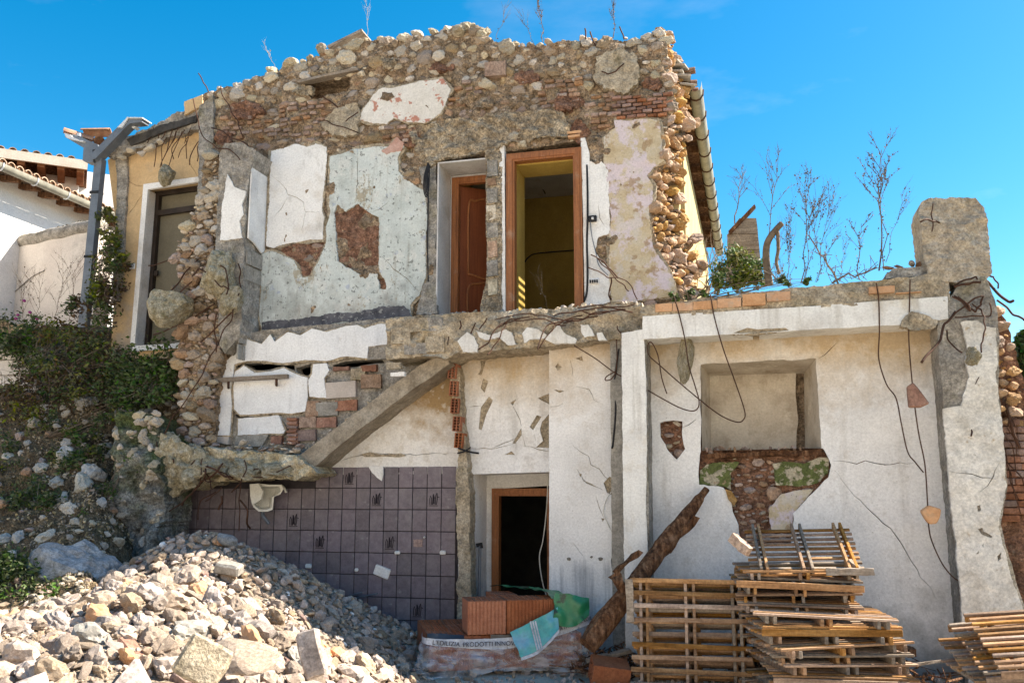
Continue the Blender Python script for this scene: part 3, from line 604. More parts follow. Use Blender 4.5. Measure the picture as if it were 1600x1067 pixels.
obj('eave_board', bar_mesh('eave_board', (-0.85,1.6,7.45), (-0.85,10.2,7.45), 0.50, 0.03), m_timber, roof)
m_rooftile = M('terracotta_roof_tile', [(0.3,(0.20,0.10,0.06)),(0.6,(0.33,0.19,0.12))], 7, bump=0.4, rnd=0.25, layers=[dict(c=(0.13,0.12,0.10), scale=4, lo=0.55, hi=0.68, amt=0.8)])
def tile_half(length=0.42, r0=0.085, r1=0.07, n=7):
    v, f = [], []
    for j, (y, r) in enumerate(((0, r0), (length, r1))):
        for t in (0, 0.014):
            for k in range(n): a = math.pi*k/(n-1); v.append((math.cos(a)*(r-t), y, math.sin(a)*(r-t)))
    for k in range(n-1):
        f += [(k, k+1, 2*n+k+1, 2*n+k), (n+k+1, n+k, 3*n+k, 3*n+k+1), (k+1, k, n+k, n+k+1), (2*n+k, 2*n+k+1, 3*n+k+1, 3*n+k)]
    return fix(mesh('roof_tile', v, f, False))
TH = tile_half(); TH.materials.append(m_rooftile)
for i in range(34):
    o = bpy.data.objects.new('roof_tile', TH); link(o, roof)
    o.location = (-0.95+random.uniform(-.01,.01), 1.62+i*0.255, 7.50+random.uniform(-.015,.02)); o.rotation_euler = (R(random.uniform(-3,3)), R(9), R(-90+random.uniform(-4,4)))
# --- broken right-hand end of the upper wall, lit by the sun
FE = [(48,1026),(60,1040),(75,1043),(110,1042),(140,1050),(165,1058),(180,1048),(200,1040),(225,1036),(250,1040),(270,1022),(300,1024),(330,1018),(365,1022),(395,1030),(430,1052),(462,1066)]
SE = [(48,1040),(60,1048),(75,1052),(110,1060),(140,1074),(165,1080),(180,1082),(200,1082),(225,1076),(250,1068),(270,1072),(300,1072),(330,1066),(365,1076),(395,1088),(430,1096),(462,1100)]
def lerp_list(L_, y):
    for (a, x), (b, x2) in zip(L_, L_[1:]):
        if a <= y <= b: return x+(x2-x)*(y-a)/(b-a)
    return L_[-1][1]
def end_pt(s, y): 
    jg = fbm((y*0.03, 3.3, 0), 1.6, 4)*16; p = at(lerp_list(FE, y), y, 1.0); q = at(lerp_list(SE, y)+jg-2, y-3, 1.55); return p.lerp(q, s)
v, f = [], []; ny, nx = 70, 9
for j in range(ny+1):
    y = 48+414*j/ny
    for i in range(nx+1):
        p = end_pt(i/nx, y); k = fbm(p, 4, 4)*0.05; p = p+Vector((k-0.05, k*0.5+0.03, 0)); v.append(p)
        if i < nx and j < ny: o = j*(nx+1)+i; f.append((o, o+nx+1, o+nx+2, o+1))
endw = obj('broken_wall_end', mesh('broken_wall_end', v, f), m_mortar, house)
rs = random.Random(3); placed = []
for t in range(5200):
    y = rs.uniform(50,460); s = rs.uniform(0.0,1.0); p = end_pt(s, y); r = (rs.uniform(0.05,0.12) if t < 600 else rs.uniform(0.03,0.075))
    if all((p-q).length > (r+r2)*0.80 for q, r2 in placed):
        placed.append((p, r)); sx = r*rs.uniform(0.9,1.2)
        STONES.append(('ang' if rs.random() < .85 else 'round', xf(p+Vector((-0.01,0.02,0)), (rs.uniform(-.6,.6), rs.uniform(-.6,.6), rs.uniform(0,6)), (sx*1.15, r*rs.uniform(.9,1.2), r*rs.uniform(0.6,0.9))), r, endw, 'suntint'))
# --- stones bedded in the upper wall
patches = [P1,P2,P4,P5,P6,P7,P8,P10,D1,D2,CAV,[(750,225),(790,225),(790,500),(750,500)],[(905,215),(923,215),(923,480),(905,480)]]
TOP = sorted([(x, y) for x, y in U_OUT if y < 151 and x <= 1040])
def topy(x):
    for (a, y), (b, y2) in zip(TOP, TOP[1:]):
        if a <= x <= b: return y+(y2-y)*(x-a)/max(1e-6, b-a)
    return 160
rs = random.Random(11); got = []
BB = [(955,150),(1048,142),(1046,182),(955,190)]          # courses of thin bricks
BRK = [(432,165,506,218),(346,186,420,216),(690,132,752,166),(838,128,905,172),(602,200,640,236),(925,150,955,200)]
def try_stone(x, y, hw, kind, sep=1.0):
    if any(a < x < c and b-2 < y < d for a, b, c, d in BRK): return
    if not inside(x, y, U_OUT) or y > 512: return
    if inside(x, y, BB): return
    for p in patches:
        if inside(x, y, p) or inside(x+hw*0.8, y, p) or inside(x-hw*0.8, y, p) or inside(x, y+hw*0.5, p) or inside(x, y-hw*0.5, p): return
    for (x2, y2, h2) in got:
        if ((x-x2)/(hw+h2))**2 + ((y-y2)/((hw+h2)*0.78))**2 < sep: return
    got.append((x, y, hw)); p = at(x, y, 1.0); s = (at(x+1, y, 1.0)-p).length
    r = hw*s
    mat = 'pale'
    if kind == 'mid': mat = rs.choice(['earth','earth','pink','pale'])
    if kind == 'brickish': mat = rs.choice(['earth','earth','pink','pink','pale'])
    if kind == 'top' and rs.random() < .25: mat = 'earth'
    if kind == 'tan': mat = 'pale' if rs.random() < .7 else 'pink'
    fl = rs.uniform(0.55,0.85) if kind != 'brickish' else rs.uniform(0.35,0.7)
    STONES.append(('ang' if (kind in ('brickish','mid') and rs.random() < .6) else 'round', xf(Vector((p.x, wall_y(p)+r*(0.16 if kind == 'top' else 0.24), p.z)), (rs.uniform(-.25,.25), rs.uniform(-.3,.3), rs.uniform(-.25,.25)), (r*1.12, r*rs.uniform(0.42,0.62), r*fl*1.12)), r, upper, mat))
def zone(x, y):
    d = y-topy(x)
    if inside(x, y, P9): return 'tan'
    if x < 560: return 'top' if d < 42 else 'brickish'
    return 'top' if d < 75 else 'mid'
for t in range(30000):
    x = rs.uniform(322,1056); y = rs.uniform(42,512) if t % 2 else rs.uniform(42,300); k = zone(x, y)
    base = {'top': (6,14), 'mid': (6,15), 'brickish': (6,14), 'tan': (5,11)}[k]
    lo, hi = base
    if t > 9000: hi = lo+(hi-lo)*0.45
    if t > 17000: lo, hi = 3.2, 6
    if k == 'tan' and rs.random() < 0.3: continue
    try_stone(x, y, rs.uniform(lo, hi), k, 0.95)
# crest stones standing on the broken top
for t in range(90):
    x = rs.uniform(335,1045); y = topy(x)-rs.uniform(-3,3); hw = rs.uniform(6,12) if 640 < x < 780 else rs.uniform(4.5,9)
    if any(abs(x-a) < (hw+h)*0.75 for a, b, h in got if b < topy(a)+4 and h < 20 and (a,b,h) in got[-60:]): continue
    got.append((x, y, hw)); p = at(x, y, 1.0+rs.uniform(0.05,0.3)); s = (at(x+1,y,1.0)-at(x,y,1.0)).length; r = hw*s
    STONES.append(('ang', xf(p, (rs.uniform(-.4,.4), rs.uniform(-.4,.4), rs.uniform(0,6)), (r, r*.9, r*.7)), r*1.1, upper, 'pale' if rs.random() < .8 else 'pink'))
for (x, y, hw) in ((725,47,20),(757,54,17),(700,52,14),(455,101,13),(500,76,11),(423,110,10),(1028,52,15),(1012,60,12)):
    p = at(x, y, 1.05); s = (at(x+1,y,1)-at(x,y,1)).length; r = hw*s
    STONES.append(('ang', xf(p, (rs.uniform(-.3,.3), rs.uniform(-.2,.2), rs.uniform(0,6)), (r, r*.8, r*.62)), r*1.5, upper, 'pale'))
# courses of thin old brick
for row in range(6):
    for c in range(6):
        x0 = 957+c*16+(row % 2)*7; y0 = 153+row*6-c*1.3
        if x0 > 1040: continue
        p = at(x0+7, y0+2.5, 0.99); q = at(x0+14, y0, 0.99)
        o = obj('brick', box_mesh('brick', -0.058, 0.058, -0.05, 0.05, -0.019, 0.019, 0.006), m_brick, upper); o.location = p+Vector((0, rs.uniform(-.02,.02), 0)); o.rotation_euler = (0, rs.uniform(-.05,.05), rs.uniform(-.08,.08))
m_brick_old = M('dusty_old_brick', [(0.3,(0.22,0.13,0.085)),(0.55,(0.33,0.21,0.145)),(0.8,(0.42,0.30,0.22))], 9, bump=0.7, bscale=45, rnd=0.25, hue=0.006, grain=0.35, blot=0.25)
rs2 = random.Random(19)
for (xa, ya, xb, yb) in BRK:
    row = 0; y0 = ya
    while y0 < yb:
        x0 = xa+rs2.uniform(-6,6)
        while x0 < xb:
            wd_ = rs2.uniform(10,19); ht_ = rs2.uniform(4.5,6.5)
            if rs2.random() < .82 and not any(inside(x0+wd_/2, y0, p_) for p_ in patches):
                p = at(x0+wd_/2, y0-(x0-xa)*0.07, 0.98); k_ = 1/118.0
                o = obj('brick', box_mesh('brick', -wd_*k_/2, wd_*k_/2, -0.05, 0.05, -ht_*k_/2, ht_*k_/2, 0.007), m_brick_old, upper); o.location = (p.x, wall_y(p)+rs2.uniform(-.005,.035), p.z); o.rotation_euler = (rs2.uniform(-.1,.1), rs2.uniform(-.09,.09), rs2.uniform(-.12,.12))
            x0 += wd_+rs2.uniform(1.5,4)
        y0 += rs2.uniform(6.5,9)
for (x, y, a, b) in ((385,172,26,14),(470,140,22,10),(600,98,26,10),(825,120,24,12),(885,160,26,14),(745,158,30,12),(690,105,22,9),(350,215,16,14),(640,215,22,14),(905,205,14,20),(1020,130,16,14),(520,110,20,9),(930,240,12,22)):
    n_ = 14; lo_ = [(x+a*math.cos(2*math.pi*i/n_)*rs2.uniform(.65,1.15), y+b*math.sin(2*math.pi*i/n_)*rs2.uniform(.65,1.15)) for i in range(n_)]
    patch(lo_, rs2.choice([m_mortar_tan, m_mortar_tan, m_mortar, m_redmas]), 0.955, thick=0.09, name='mortar_smear', amp=0.06, ns=6.0, res=0.04, jit=0.035)
# big squared stone, thin brick over the door
for (x0, y0, x1, y1, mt) in ((757,95,790,119,m_stone_pink), (886,203,908,209,m_hollow_old), (887,209,906,215,m_hollow_old)):
    patch([(x0,y0+3),(x1,y0),(x1,y1-2),(x0,y1)], mt, 0.93, thick=0.12, name='stone_block', res=0.06, amp=0.01, jit=0.004)
obj('lintel_timber', bar_mesh('lintel_timber', at(468,130,0.97), at(562,110,0.97), 0.12, 0.035, jit=0.006, n=6), m_pallet_grey, house)
obj('cavity_back', sheet_mesh('cavity_back', [(465,118),(560,100),(555,160),(480,165)], y=1.32, thick=0.02), m_mortar, house)
obj('roof_board', bar_mesh('roof_board', at(520,82,1.5), at(573,56,1.5), 0.35, 0.04), m_pallet_grey, house)

# ================================================================== left pier with torn plaster
pier = sheet('broken_pier', [(330,222),(352,232),(348,420),(352,545),(338,600),(332,700),(283,700),(281,640),(276,560),(282,500),(268,470),(285,440),(272,410),(278,385),(292,360),(300,335),(316,310),(318,260)],
             m_mortar, house, y=0.62, thick=0.45, res=0.05, amp=0.08, ns=4, jit=0.03)
pfront = sheet('pier_face', [(343,240),(352,226),(375,222),(400,236),(392,262),(386,300),(382,380),(380,440),(376,522),(352,552),(342,540),(337,400),(339,330)], m_concrete, house, y=0.53, thick=0.47, res=0.06, amp=0.03, jit=0.014, ridge=True)
patch([(343,376),(346,330),(355,272),(366,292),(384,299),(378,318),(381,335),(374,345),(379,372),(362,374)], m_white, 0.505, label='torn white plaster on the pier corner', jit=0.012)
xq = at(383,340,0.53).x
def side_panel(name, pts, x, t, mat):
    """a panel in a plane x = const, pts = (y, z)"""
    n = len(pts); v = [(x+t, y, z) for y, z in pts]+[(x, y, z) for y, z in pts]
    f = [tuple(range(n)), tuple(range(2*n-1, n-1, -1))]+[(i, n+i, n+(i+1)%n, (i+1)%n) for i in range(n)]
    return obj(name, fix(mesh(name, v, f)), mat, house)
zA, zB = at(384,252,0.55).z, at(382,378,0.55).z
side_panel('plaster_return', [(0.55,zA-0.12),(0.62,zA+0.05),(0.72,zA-0.02),(0.85,zA+0.06),(0.985,zA+0.10),(0.985,zB-0.02),(0.9,zB-0.07),(0.7,zB+0.02),(0.55,zB+0.05)], xq+0.035, 0.02, m_white)['label'] = 'white plaster on the side of the pier'
for k in range(7):
    z1 = zB-0.10-k*0.215
    for j, (ya, yb) in enumerate(((0.56,0.75),(0.76,0.975)) if k % 2 else ((0.56,0.66),(0.67,0.90),(0.91,0.975))):
        side_panel('grey_block', [(ya,z1-0.20),(yb,z1-0.20),(yb,z1),(ya,z1)], xq+0.02+random.uniform(0,0.012)-0.012*k, 0.02, m_smooth_conc)
rs = random.Random(21); gp = []
for t in range(6000):
    x = rs.uniform(272,345); y = rs.uniform(235,695); hw = rs.uniform(6,13)*(1 if t < 1200 else 0.55)
    if not inside(x, y, [(330,225),(338,250),(337,400),(342,545),(336,600),(330,700),(283,700),(276,560),(282,500),(266,470),(285,440),(270,410),(278,380),(300,335),(318,300)]): continue
    if any(((x-a)/(hw+h))**2+((y-b)/((hw+h)*0.8))**2 < 0.78 for a, b, h in gp): continue
    gp.append((x, y, hw)); p = at(x, y, 0.585); s = (at(x+1,y,.585)-p).length; r = hw*s
    STONES.append(('ang' if rs.random() < .7 else 'round', xf(p, (rs.uniform(-.5,.5), rs.uniform(-.5,.5), rs.uniform(-.5,.5)), (r*1.15, r*.8, r*rs.uniform(.6,.9))), r, pier, 'pale' if (y < 395 and rs.random() < .8) or rs.random() < .2 else rs.choice(['pink','earth'])))
# wall end strip beside the ochre house
sheet('wall_corner', [(311,166),(332,148),(333,235),(324,300),(309,312)], m_concrete, house, y=0.93, thick=0.3, res=0.07, amp=0.03, jit=0.012)

# ================================================================== stairwell wall, stair slab, tiles
SLOT = [zoom(300,380,2.667,q) for q in ([(175,508),(300,494),(380,503),(425,507),(430,530),(380,512),(330,527),(262,532),(215,503),(185,525)], [(432,520),(505,500),(500,545),(468,556),(440,540)], [(585,508),(640,492),(790,485),(800,498),(720,508),(600,527)], [(170,560),(176,700),(165,690),(163,600)], [(180,714),(360,710),(375,715),(190,728)])]
stairwall = sheet('stairwell_wall', [(326,700),(333,600),(345,548),(372,526),(405,517),(640,494),(720,488),(720,560),(697,562),(468,738),(326,738)], m_concrete, house, y=0.80, thick=0.18, res=0.07, amp=0.035, jit=0.012, holes=SLOT, hjit=0.006)
W1 = [(100,500),(150,485),(200,430),(230,400),(290,420),(325,380),(345,410),(400,370),(450,385),(500,355),(560,370),(640,345),(690,340),(720,355),(780,335),(830,335),(828,420),(735,430),(730,480),(640,470),(560,490),(470,485),(380,500),(300,490),(230,490),(175,505),(170,560),(160,600),(165,680),(155,800),(75,800),(85,700),(95,520)]
W2 = [(175,560),(180,535),(215,510),(260,540),(330,535),(380,520),(430,545),(480,560),(480,640),(470,700),(420,710),(360,705),(200,715),(175,690),(172,600)]
W3 = [(505,505),(560,500),(570,530),(550,560),(560,645),(490,640),(485,570),(500,545)]
W5 = [(190,730),(360,718),(385,780),(380,792),(190,800)]
for q, lb in ((W1,'white plaster band under the upper floor'),(W2,'white plaster patch behind the handrail'),(W3,'small white plaster patch left of a beige one'),(W5,'low white plaster strip')):
    undercoat(zoom(300,380,2.667,q), 0.752, 0.5, 4)
    patch(zoom(300,380,2.667,q), m_white_stair, 0.735, thick=0.08, label=lb, jit=0.007, estep=0.025)
m_beige = M('beige_plaster', [(0.3,(0.42,0.36,0.31)),(0.6,(0.52,0.46,0.41))], 3, bump=0.2)
patch(zoom(300,380,2.667,[(555,582),(680,572),(682,640),(560,648)]), m_beige, 0.735, thick=0.08, jit=0.003)
patch(zoom(300,380,2.667,[(185,803),(320,796),(290,845),(175,850)]), m_smooth_conc, 0.73, thick=0.07, jit=0.004, name='slate_piece')
patch(zoom(300,380,2.667,[(72,806),(155,806),(150,838),(80,828)]), m_beige, 0.735, thick=0.08, jit=0.004)
# exposed bricks and blocks of the stairwell wall
rs = random.Random(5)
for (x, y, wd, ht, mt) in [(735,520,64,30,m_brick),(745,575,80,60,m_stone_pink),(640,675,90,48,m_brick),(560,690,90,60,m_smooth_conc),(500,690,55,66,m_stone_pink),(480,745,70,50,m_stone_pink),(560,745,80,46,m_brick),(470,800,90,50,m_brick),(420,760,36,50,m_brick),(420,815,40,48,m_brick),
      (350,820,45,36,m_brick),(620,522,66,20,m_brick),(690,545,60,50,m_concrete_tan),(840,510,60,30,m_concrete_tan),(855,545,56,18,m_white),(650,625,50,20,m_concrete_tan),(770,455,80,60,m_concrete),(870,385,80,70,m_concrete_tan),(940,340,90,60,m_concrete_tan),(930,440,90,50,m_concrete),(1010,420,80,70,m_concrete_tan),(1000,340,80,60,m_concrete)]:
    x0, y0 = 300+(x-wd/2)/2.667, 380+(y-ht/2)/2.667; x1, y1 = 300+(x+wd/2)/2.667, 380+(y+ht/2)/2.667
    sk_ = (x1-x0)*0.05
    yy = 0.745 if x < 830 else 0.165
    patch([(x0,y0+sk_),(x1,y0),(x1,y1-sk_),(x0,y1)], mt, yy, thick=0.07, name='brick', res=0.05, amp=0.014, jit=0.008, estep=0.03)
for c in range(2):       # thin stacked tile courses
    for k in range(7):
        x0 = 402+c*16*2/2.0 if False else 300+(400+c*0)/2.667
        p = at(458 if c == 0 else 316, (655 if c == 0 else 640)+k*6.3, 0.76)
        o = obj('brick', box_mesh('brick', -0.07, 0.07, -0.05, 0.05, -0.017, 0.017, 0.005), m_brick, stairwall); o.location = p; o.rotation_euler = (0, rs.uniform(-.06,.06), rs.uniform(-.1,.1))
# stair slab
stair = sheet('stair_slab', [(462,716),(520,672),(600,612),(660,568),(684,555),(696,554),(702,568),(640,612),(560,672),(488,732),(470,738)], m_slab, house, y=0.36, thick=0.46, res=0.07, amp=0.012, jit=0.008)
rs = random.Random(8)
for k in range(46):      # torn concrete along the top of the slab
    t = rs.random(); p = at(464+(690-464)*t, 714+(556-714)*t-rs.uniform(-2,4), 0.40+rs.uniform(0,0.3)); r = rs.uniform(0.02,0.06)
    STONES.append(('ang', xf(p, (rs.uniform(0,3),rs.uniform(0,3),rs.uniform(0,3)), (r,r*.8,r*.6)), r*0.6, stair, 'pale'))
# plaster triangle under the stair
sheet('under_stair_wall', [(470,742),(500,700),(600,620),(680,540),(722,540),(722,740)], m_under, house, y=0.82, thick=0.1, res=0.1, amp=0.006, jit=0.0, cracks=[[(500,732),(560,712),(590,708),(640,710),(713,708)]])
patch(zoom(300,380,2.667,[(735,930),(795,930),(797,960),(790,990),(770,975),(750,955)]), m_white, 0.785, thick=0.04, jit=0.004)
patch(zoom(300,380,2.667,[(700,880),(740,870),(790,880),(870,875),(892,885),(860,892),(800,888),(720,890)]), m_concrete_tan, 0.808, thick=0.03, jit=0.004)
patch(zoom(300,380,2.667,[(660,820),(678,815),(676,850),(662,860)]), m_brick, 0.808, thick=0.03, jit=0.003)
# tile wall
tw = sheet('tile_wall', [(262,760),(470,736),(716,727),(716,1110),(240,1110)], m_grout, house, y=0.82, thick=0.1, res=0.4, amp=0, jit=0.0)
TX, TZ0 = at(713,728,0.8).x, at(713,728,0.8).z; tw_, th_ = 0.1905, 0.2660
tile_me = box_mesh('tile', -tw_/2+0.005, tw_/2-0.005, 0, 0.014, -th_/2+0.005, th_/2-0.005, 0.003); tile_me.materials.append(m_tile)
m_tile_lt = M('pale_mauve_tile', [(0.3,(0.16,0.135,0.15)),(0.6,(0.21,0.18,0.195))], 12, bump=0.1, rough=0.5, rnd=0.1)
tile_lt = tile_me.copy(); tile_lt.materials.clear(); tile_lt.materials.append(m_tile_lt)
m_ink = M('dark_printed_motif', [(0.3,(0.02,0.016,0.022)),(0.6,(0.035,0.03,0.036))], 5, bump=0)
deco = {(7,0),(1,1),(5,1),(11,2),(9,3),(4,3),(2,6),(10,5),(17,3)}
rs = random.Random(2); ntile = 0
for r_ in range(9):
    for c in range(22):
        x = TX-(c+0.5)*tw_; z = TZ0-(r_+0.5)*th_
        if x < at(268,900,0.8).x: continue
        if r_ == 0 and c > 9: continue
        if r_ > 2 and z < 1.5-1.1*(x+3.2 > -2.6)*0 and x < -6.0 and z < 1.05: continue
        if (c, r_) in ((15,5),): continue
        o = bpy.data.objects.new('tile', tile_lt if ((c, r_) in deco and rs.random() < .7) else tile_me); link(o, tw); o.location = (x, 0.803+rs.uniform(-0.002,0.003), z); o.rotation_euler = (0, rs.uniform(-.006,.006), 0); ntile += 1
        if (c, r_) in deco:     # printed still life of jars and a jug
            b = Bag()
            for (pts, w_) in (([(-.06,-.07),(.05,-.07)],.005),([(-.05,-.06),(-.055,0),(-.045,.03),(-.03,0),(-.03,-.06)],.005),([(-.015,-.06),(-.01,.05),(.0,.02),(.0,-.05)],.007),([(.015,-.06),(.02,.03),(.035,.06),(.04,.0),(.03,-.06)],.006),([(.035,.02),(.065,.015)],.005),([(-.02,.01),(.02,.01)],.004)):
                v, f = tube_data([(x+a*1.05, 0.8005, z+bb*1.2) for a, bb in pts], w_, 4); b.add(v, f)
            obj('tile_print', b.mesh('tile_print'), m_ink, tw)
patch([(262,770),(286,765),(286,800),(276,850),(266,870),(262,850)], m_hollow_old, 0.76, thick=0.08, name='broken_edge', res=0.05, amp=0.03, jit=0.02)
for (x, y, wd, ht, a) in ((597,893,24,15,0.35),(482,884,9,6,0),(621,863,8,5,0),(692,863,9,6,0),(557,890,5,5,0),(663,839,3,3,0)):
    p = at(x, y, 0.79); s = (at(x+1,y,.79)-p).length
    o = obj('mortar_scrap', box_mesh('mortar_scrap', -wd*s/2, wd*s/2, -0.02, 0.02, -ht*s/2, ht*s/2, 0.01), m_white, tw); o.location = p; o.rotation_euler = (0.1, a, 0.1)
patch([(646,842),(660,842),(660,854),(646,854)], m_brick, 0.794, thick=0.02, name='brick', jit=0.005, res=0.03)
tube('water_pipe', [at(535,938,0.78), at(548,930,0.74), at(566,925,0.72)], 0.010, m_greymetal, tw, k=3)
tube('water_pipe', [at(553,934,0.76), at(575,930,0.70), at(590,927,0.70)], 0.011, m_greymetal, tw, k=3)

# ================================================================== broken partition beside the tiles, upper slab edge
sheet('partition_stump', [(700,558),(714,556),(719,600),(722,660),(730,720),(735,780),(733,850),(736,920),(738,1080),(712,1080),(715,900),(712,780),(714,740),(716,690),(708,640),(704,590)], m_concrete_tan, house, y=0.62, thick=0.22, res=0.05, amp=0.03, jit=0.02)
def hollow_mesh(name, W_, D_, H_, nx, nz, t=0.012):
    """clay block with open cells seen from -y"""
    b = Bag()
    def bx(*a):
        me = box_mesh('x', *a); b.add([v.co for v in me.vertices], [tuple(p.vertices) for p in me.polygons]); bpy.data.meshes.remove(me)
    for i in range(nx+1):
        x = -W_/2+(W_-t)*i/nx; bx(x, x+t, 0, D_, -H_/2, H_/2)
    for j in range(nz+1):
        z = -H_/2+(H_-t)*j/nz; bx(-W_/2+t*0.2, W_/2-t*0.2, 0.0015, D_-0.0015, z+0.0005, z+t-0.0005)
    bx(-W_/2+0.003, W_/2-0.003, D_*0.5, D_*0.5+0.004, -H_/2+0.003, H_/2-0.003)
    return fix(b.mesh(name))
hb = hollow_mesh('hollow_brick', 0.105, 0.16, 0.25, 2, 5, 0.011); hb.materials.append(m_hollow)
for k, (x, y) in enumerate(((707,580),(709,607),(711,634),(714,662),(717,688))):
    o = bpy.data.objects.new('hollow_brick', hb); link(o, house); o.location = at(x, y, 0.59)-Vector((0,0.02,0)); o.rotation_euler = (0, R(4), R(random.uniform(-4,4))); o.scale = (1,1,0.72)
slab = sheet('upper_floor_edge', [(603,502),(640,494),(820,484),(1004,473),(1006,529),(951,532),(850,541),(715,553),(697,560),(684,556),(604,562)], m_concrete_tan, house, y=0.2, thick=0.8, res=0.05, amp=0.07, ns=3.0, jit=0.02, ridge=True)
for q in ([(200,355),(240,315),(270,335),(285,370),(280,400),(225,400)], [(275,310),(340,330),(400,305),(425,318),(445,370),(410,372),(370,340),(320,350),(290,340)], [(470,325),(490,295),(530,300),(575,330),(620,288),(640,318),(660,330),(695,345),(690,362),(600,368),(560,345),(500,350),(480,362)],
          [(712,285),(745,285),(770,330),(730,340),(715,320)], [(780,322),(800,318),(822,350),(785,353)]):
    patch(zoom(640,400,2.667,q), m_white_drip, 0.15, thick=0.08, jit=0.012, estep=0.025)
rs = random.Random(15)
for k in range(70):
    x = rs.uniform(608,1000); y = 500-(x-608)*26/392+rs.uniform(-3,6); p = at(x, y, 0.28+rs.uniform(0,.3)); r = rs.uniform(0.02,0.07)
    STONES.append(('ang', xf(p, (rs.uniform(0,3),rs.uniform(0,3),rs.uniform(0,3)), (r,r*.8,r*.55)), r*.7, slab, 'pale'))

# ================================================================== lower doorway and white walls
dwall = sheet('door_wall', [(716,540),(890,532),(890,736),(737,741),(735,1085),(716,1085)], m_white_wall, house, y=0.80, thick=0.68, res=0.12, amp=0.004, jit=0.004,
   holes=[zoom(640,400,2.667,q) for q in ([(295,437),(318,435),(300,495),(285,495),(300,470)], [(308,510),(328,522),(312,570),(296,550)], [(330,585),(347,600),(320,660),(300,725),(288,720),(296,630)], [(420,612),(445,597),(430,622)], [(535,592),(580,573),(586,620)], [(500,712),(530,662),(550,670),(515,725)], [(428,780),(465,715),(468,745),(440,782)], [(525,797),(555,770),(542,722),(552,690),(590,650),(590,800)], [(395,828),(425,812),(440,828)])],
   cracks=[zoom(640,400,2.667,q) for q in ([(250,800),(340,803),(400,790),(430,783)], [(468,748),(480,790),(590,815)], [(318,440),(345,432),(360,428)], [(312,572),(316,588)], [(445,600),(440,560)], [(430,625),(460,680),(466,712)], [(250,625),(296,625)], [(516,728),(525,770)], [(445,760),(340,800)])])
sheet('brown_undercoat', [(720,548),(890,540),(890,734),(720,738)], m_concrete_tan, house, y=0.822, thick=0.02, res=0.3, amp=0.0)
C_OUT = [(858,530),(960,520),(962,1085),(858,1085)]
cw = sheet('white_wall', C_OUT, m_drips, house, y=0.50, thick=0.34, res=0.12, amp=0.004, jit=0.003,
   holes=[zoom(640,400,2.667,q) for q in ([(606,460),(618,446),(634,462),(618,476)], [(690,427),(718,418),(724,438)], [(600,556),(645,562),(625,570)], [(808,945),(832,918),(850,925),(848,1000),(822,985)], [(705,910),(716,906),(714,922)])]+[zoom(640,700,2.908,q) for q in ([(915,500),(935,505),(930,550),(918,545)],[(870,318),(885,320),(878,335)])],
   cracks=[zoom(640,400,2.667,q) for q in ([(680,790),(715,815),(750,838),(758,872),(790,890),(850,960)], [(716,922),(740,945),(800,970)], [(690,545),(750,552),(770,600),(800,618)], [(580,630),(640,615)], [(670,430),(680,500)])]+[zoom(640,700,2.908,q) for q in ([(760,90),(790,150),(880,190)],[(845,220),(860,270),(885,320)],[(745,430),(775,470),(790,490)])])
sheet('brown_undercoat', [(862,545),(956,535),(956,1080),(862,1080)], m_concrete_tan, house, y=0.522, thick=0.02, res=0.3, amp=0)
for (x_, y_, s_) in ((889,873,.026),(938,873,.03),(924,870,.02)):
    o = obj('wall_bolt', chunk_rock(int(x_), 0.5, sub=2), m_concrete, cw); o.matrix_basis = xf(at(x_,y_,0.5), (0,0,0), (s_, .02, s_*.8))
# lower door
a3 = at(769,763,1.45); xr3 = at(866,760,1.45).x
sheet('door_surround', [(728,728),(905,720),(905,1090),(728,1090)], m_white, house, y=1.47, thick=0.06, res=0.2, amp=0.002, jit=0, holes=[[(771,764),(866,758),(866,1090),(771,1090)]])
df3 = door_frame(a3.x, xr3, GZ, a3.z, 1.43, 0.095, 0.12); df3['label'] = 'orange wooden frame of the ground floor doorway'
tube('door_cable', [at(857,700,1.3), at(855,780,1.3), at(849,840,1.3), at(843,868,1.3), at(846,900,1.3), at(852,925,1.3), at(860,945,1.3)], 0.008, m_pvc, house)
# grey column and white pillar
sheet('grey_column', [(953,525),(973,520),(975,700),(979,1085),(958,1085)], m_smooth_conc, house, y=0.28, thick=0.6, res=0.1, amp=0.01, jit=0.006)
sheet('pillar_core', [(971,520),(1010,514),(1018,1085),(977,1085)], m_concrete, house, y=0.03, thick=0.4, res=0.1, amp=0.015, jit=0.008)
patch([(971,520),(1006,514),(1009,600),(1011,700),(1009,790),(1012,850),(1010,880),(1000,905),(1004,940),(1000,1000),(1006,1085),(979,1085),(974,800)], m_white_drip, 0.0, thick=0.05, jit=0.006, label='white plaster on the slim pillar')
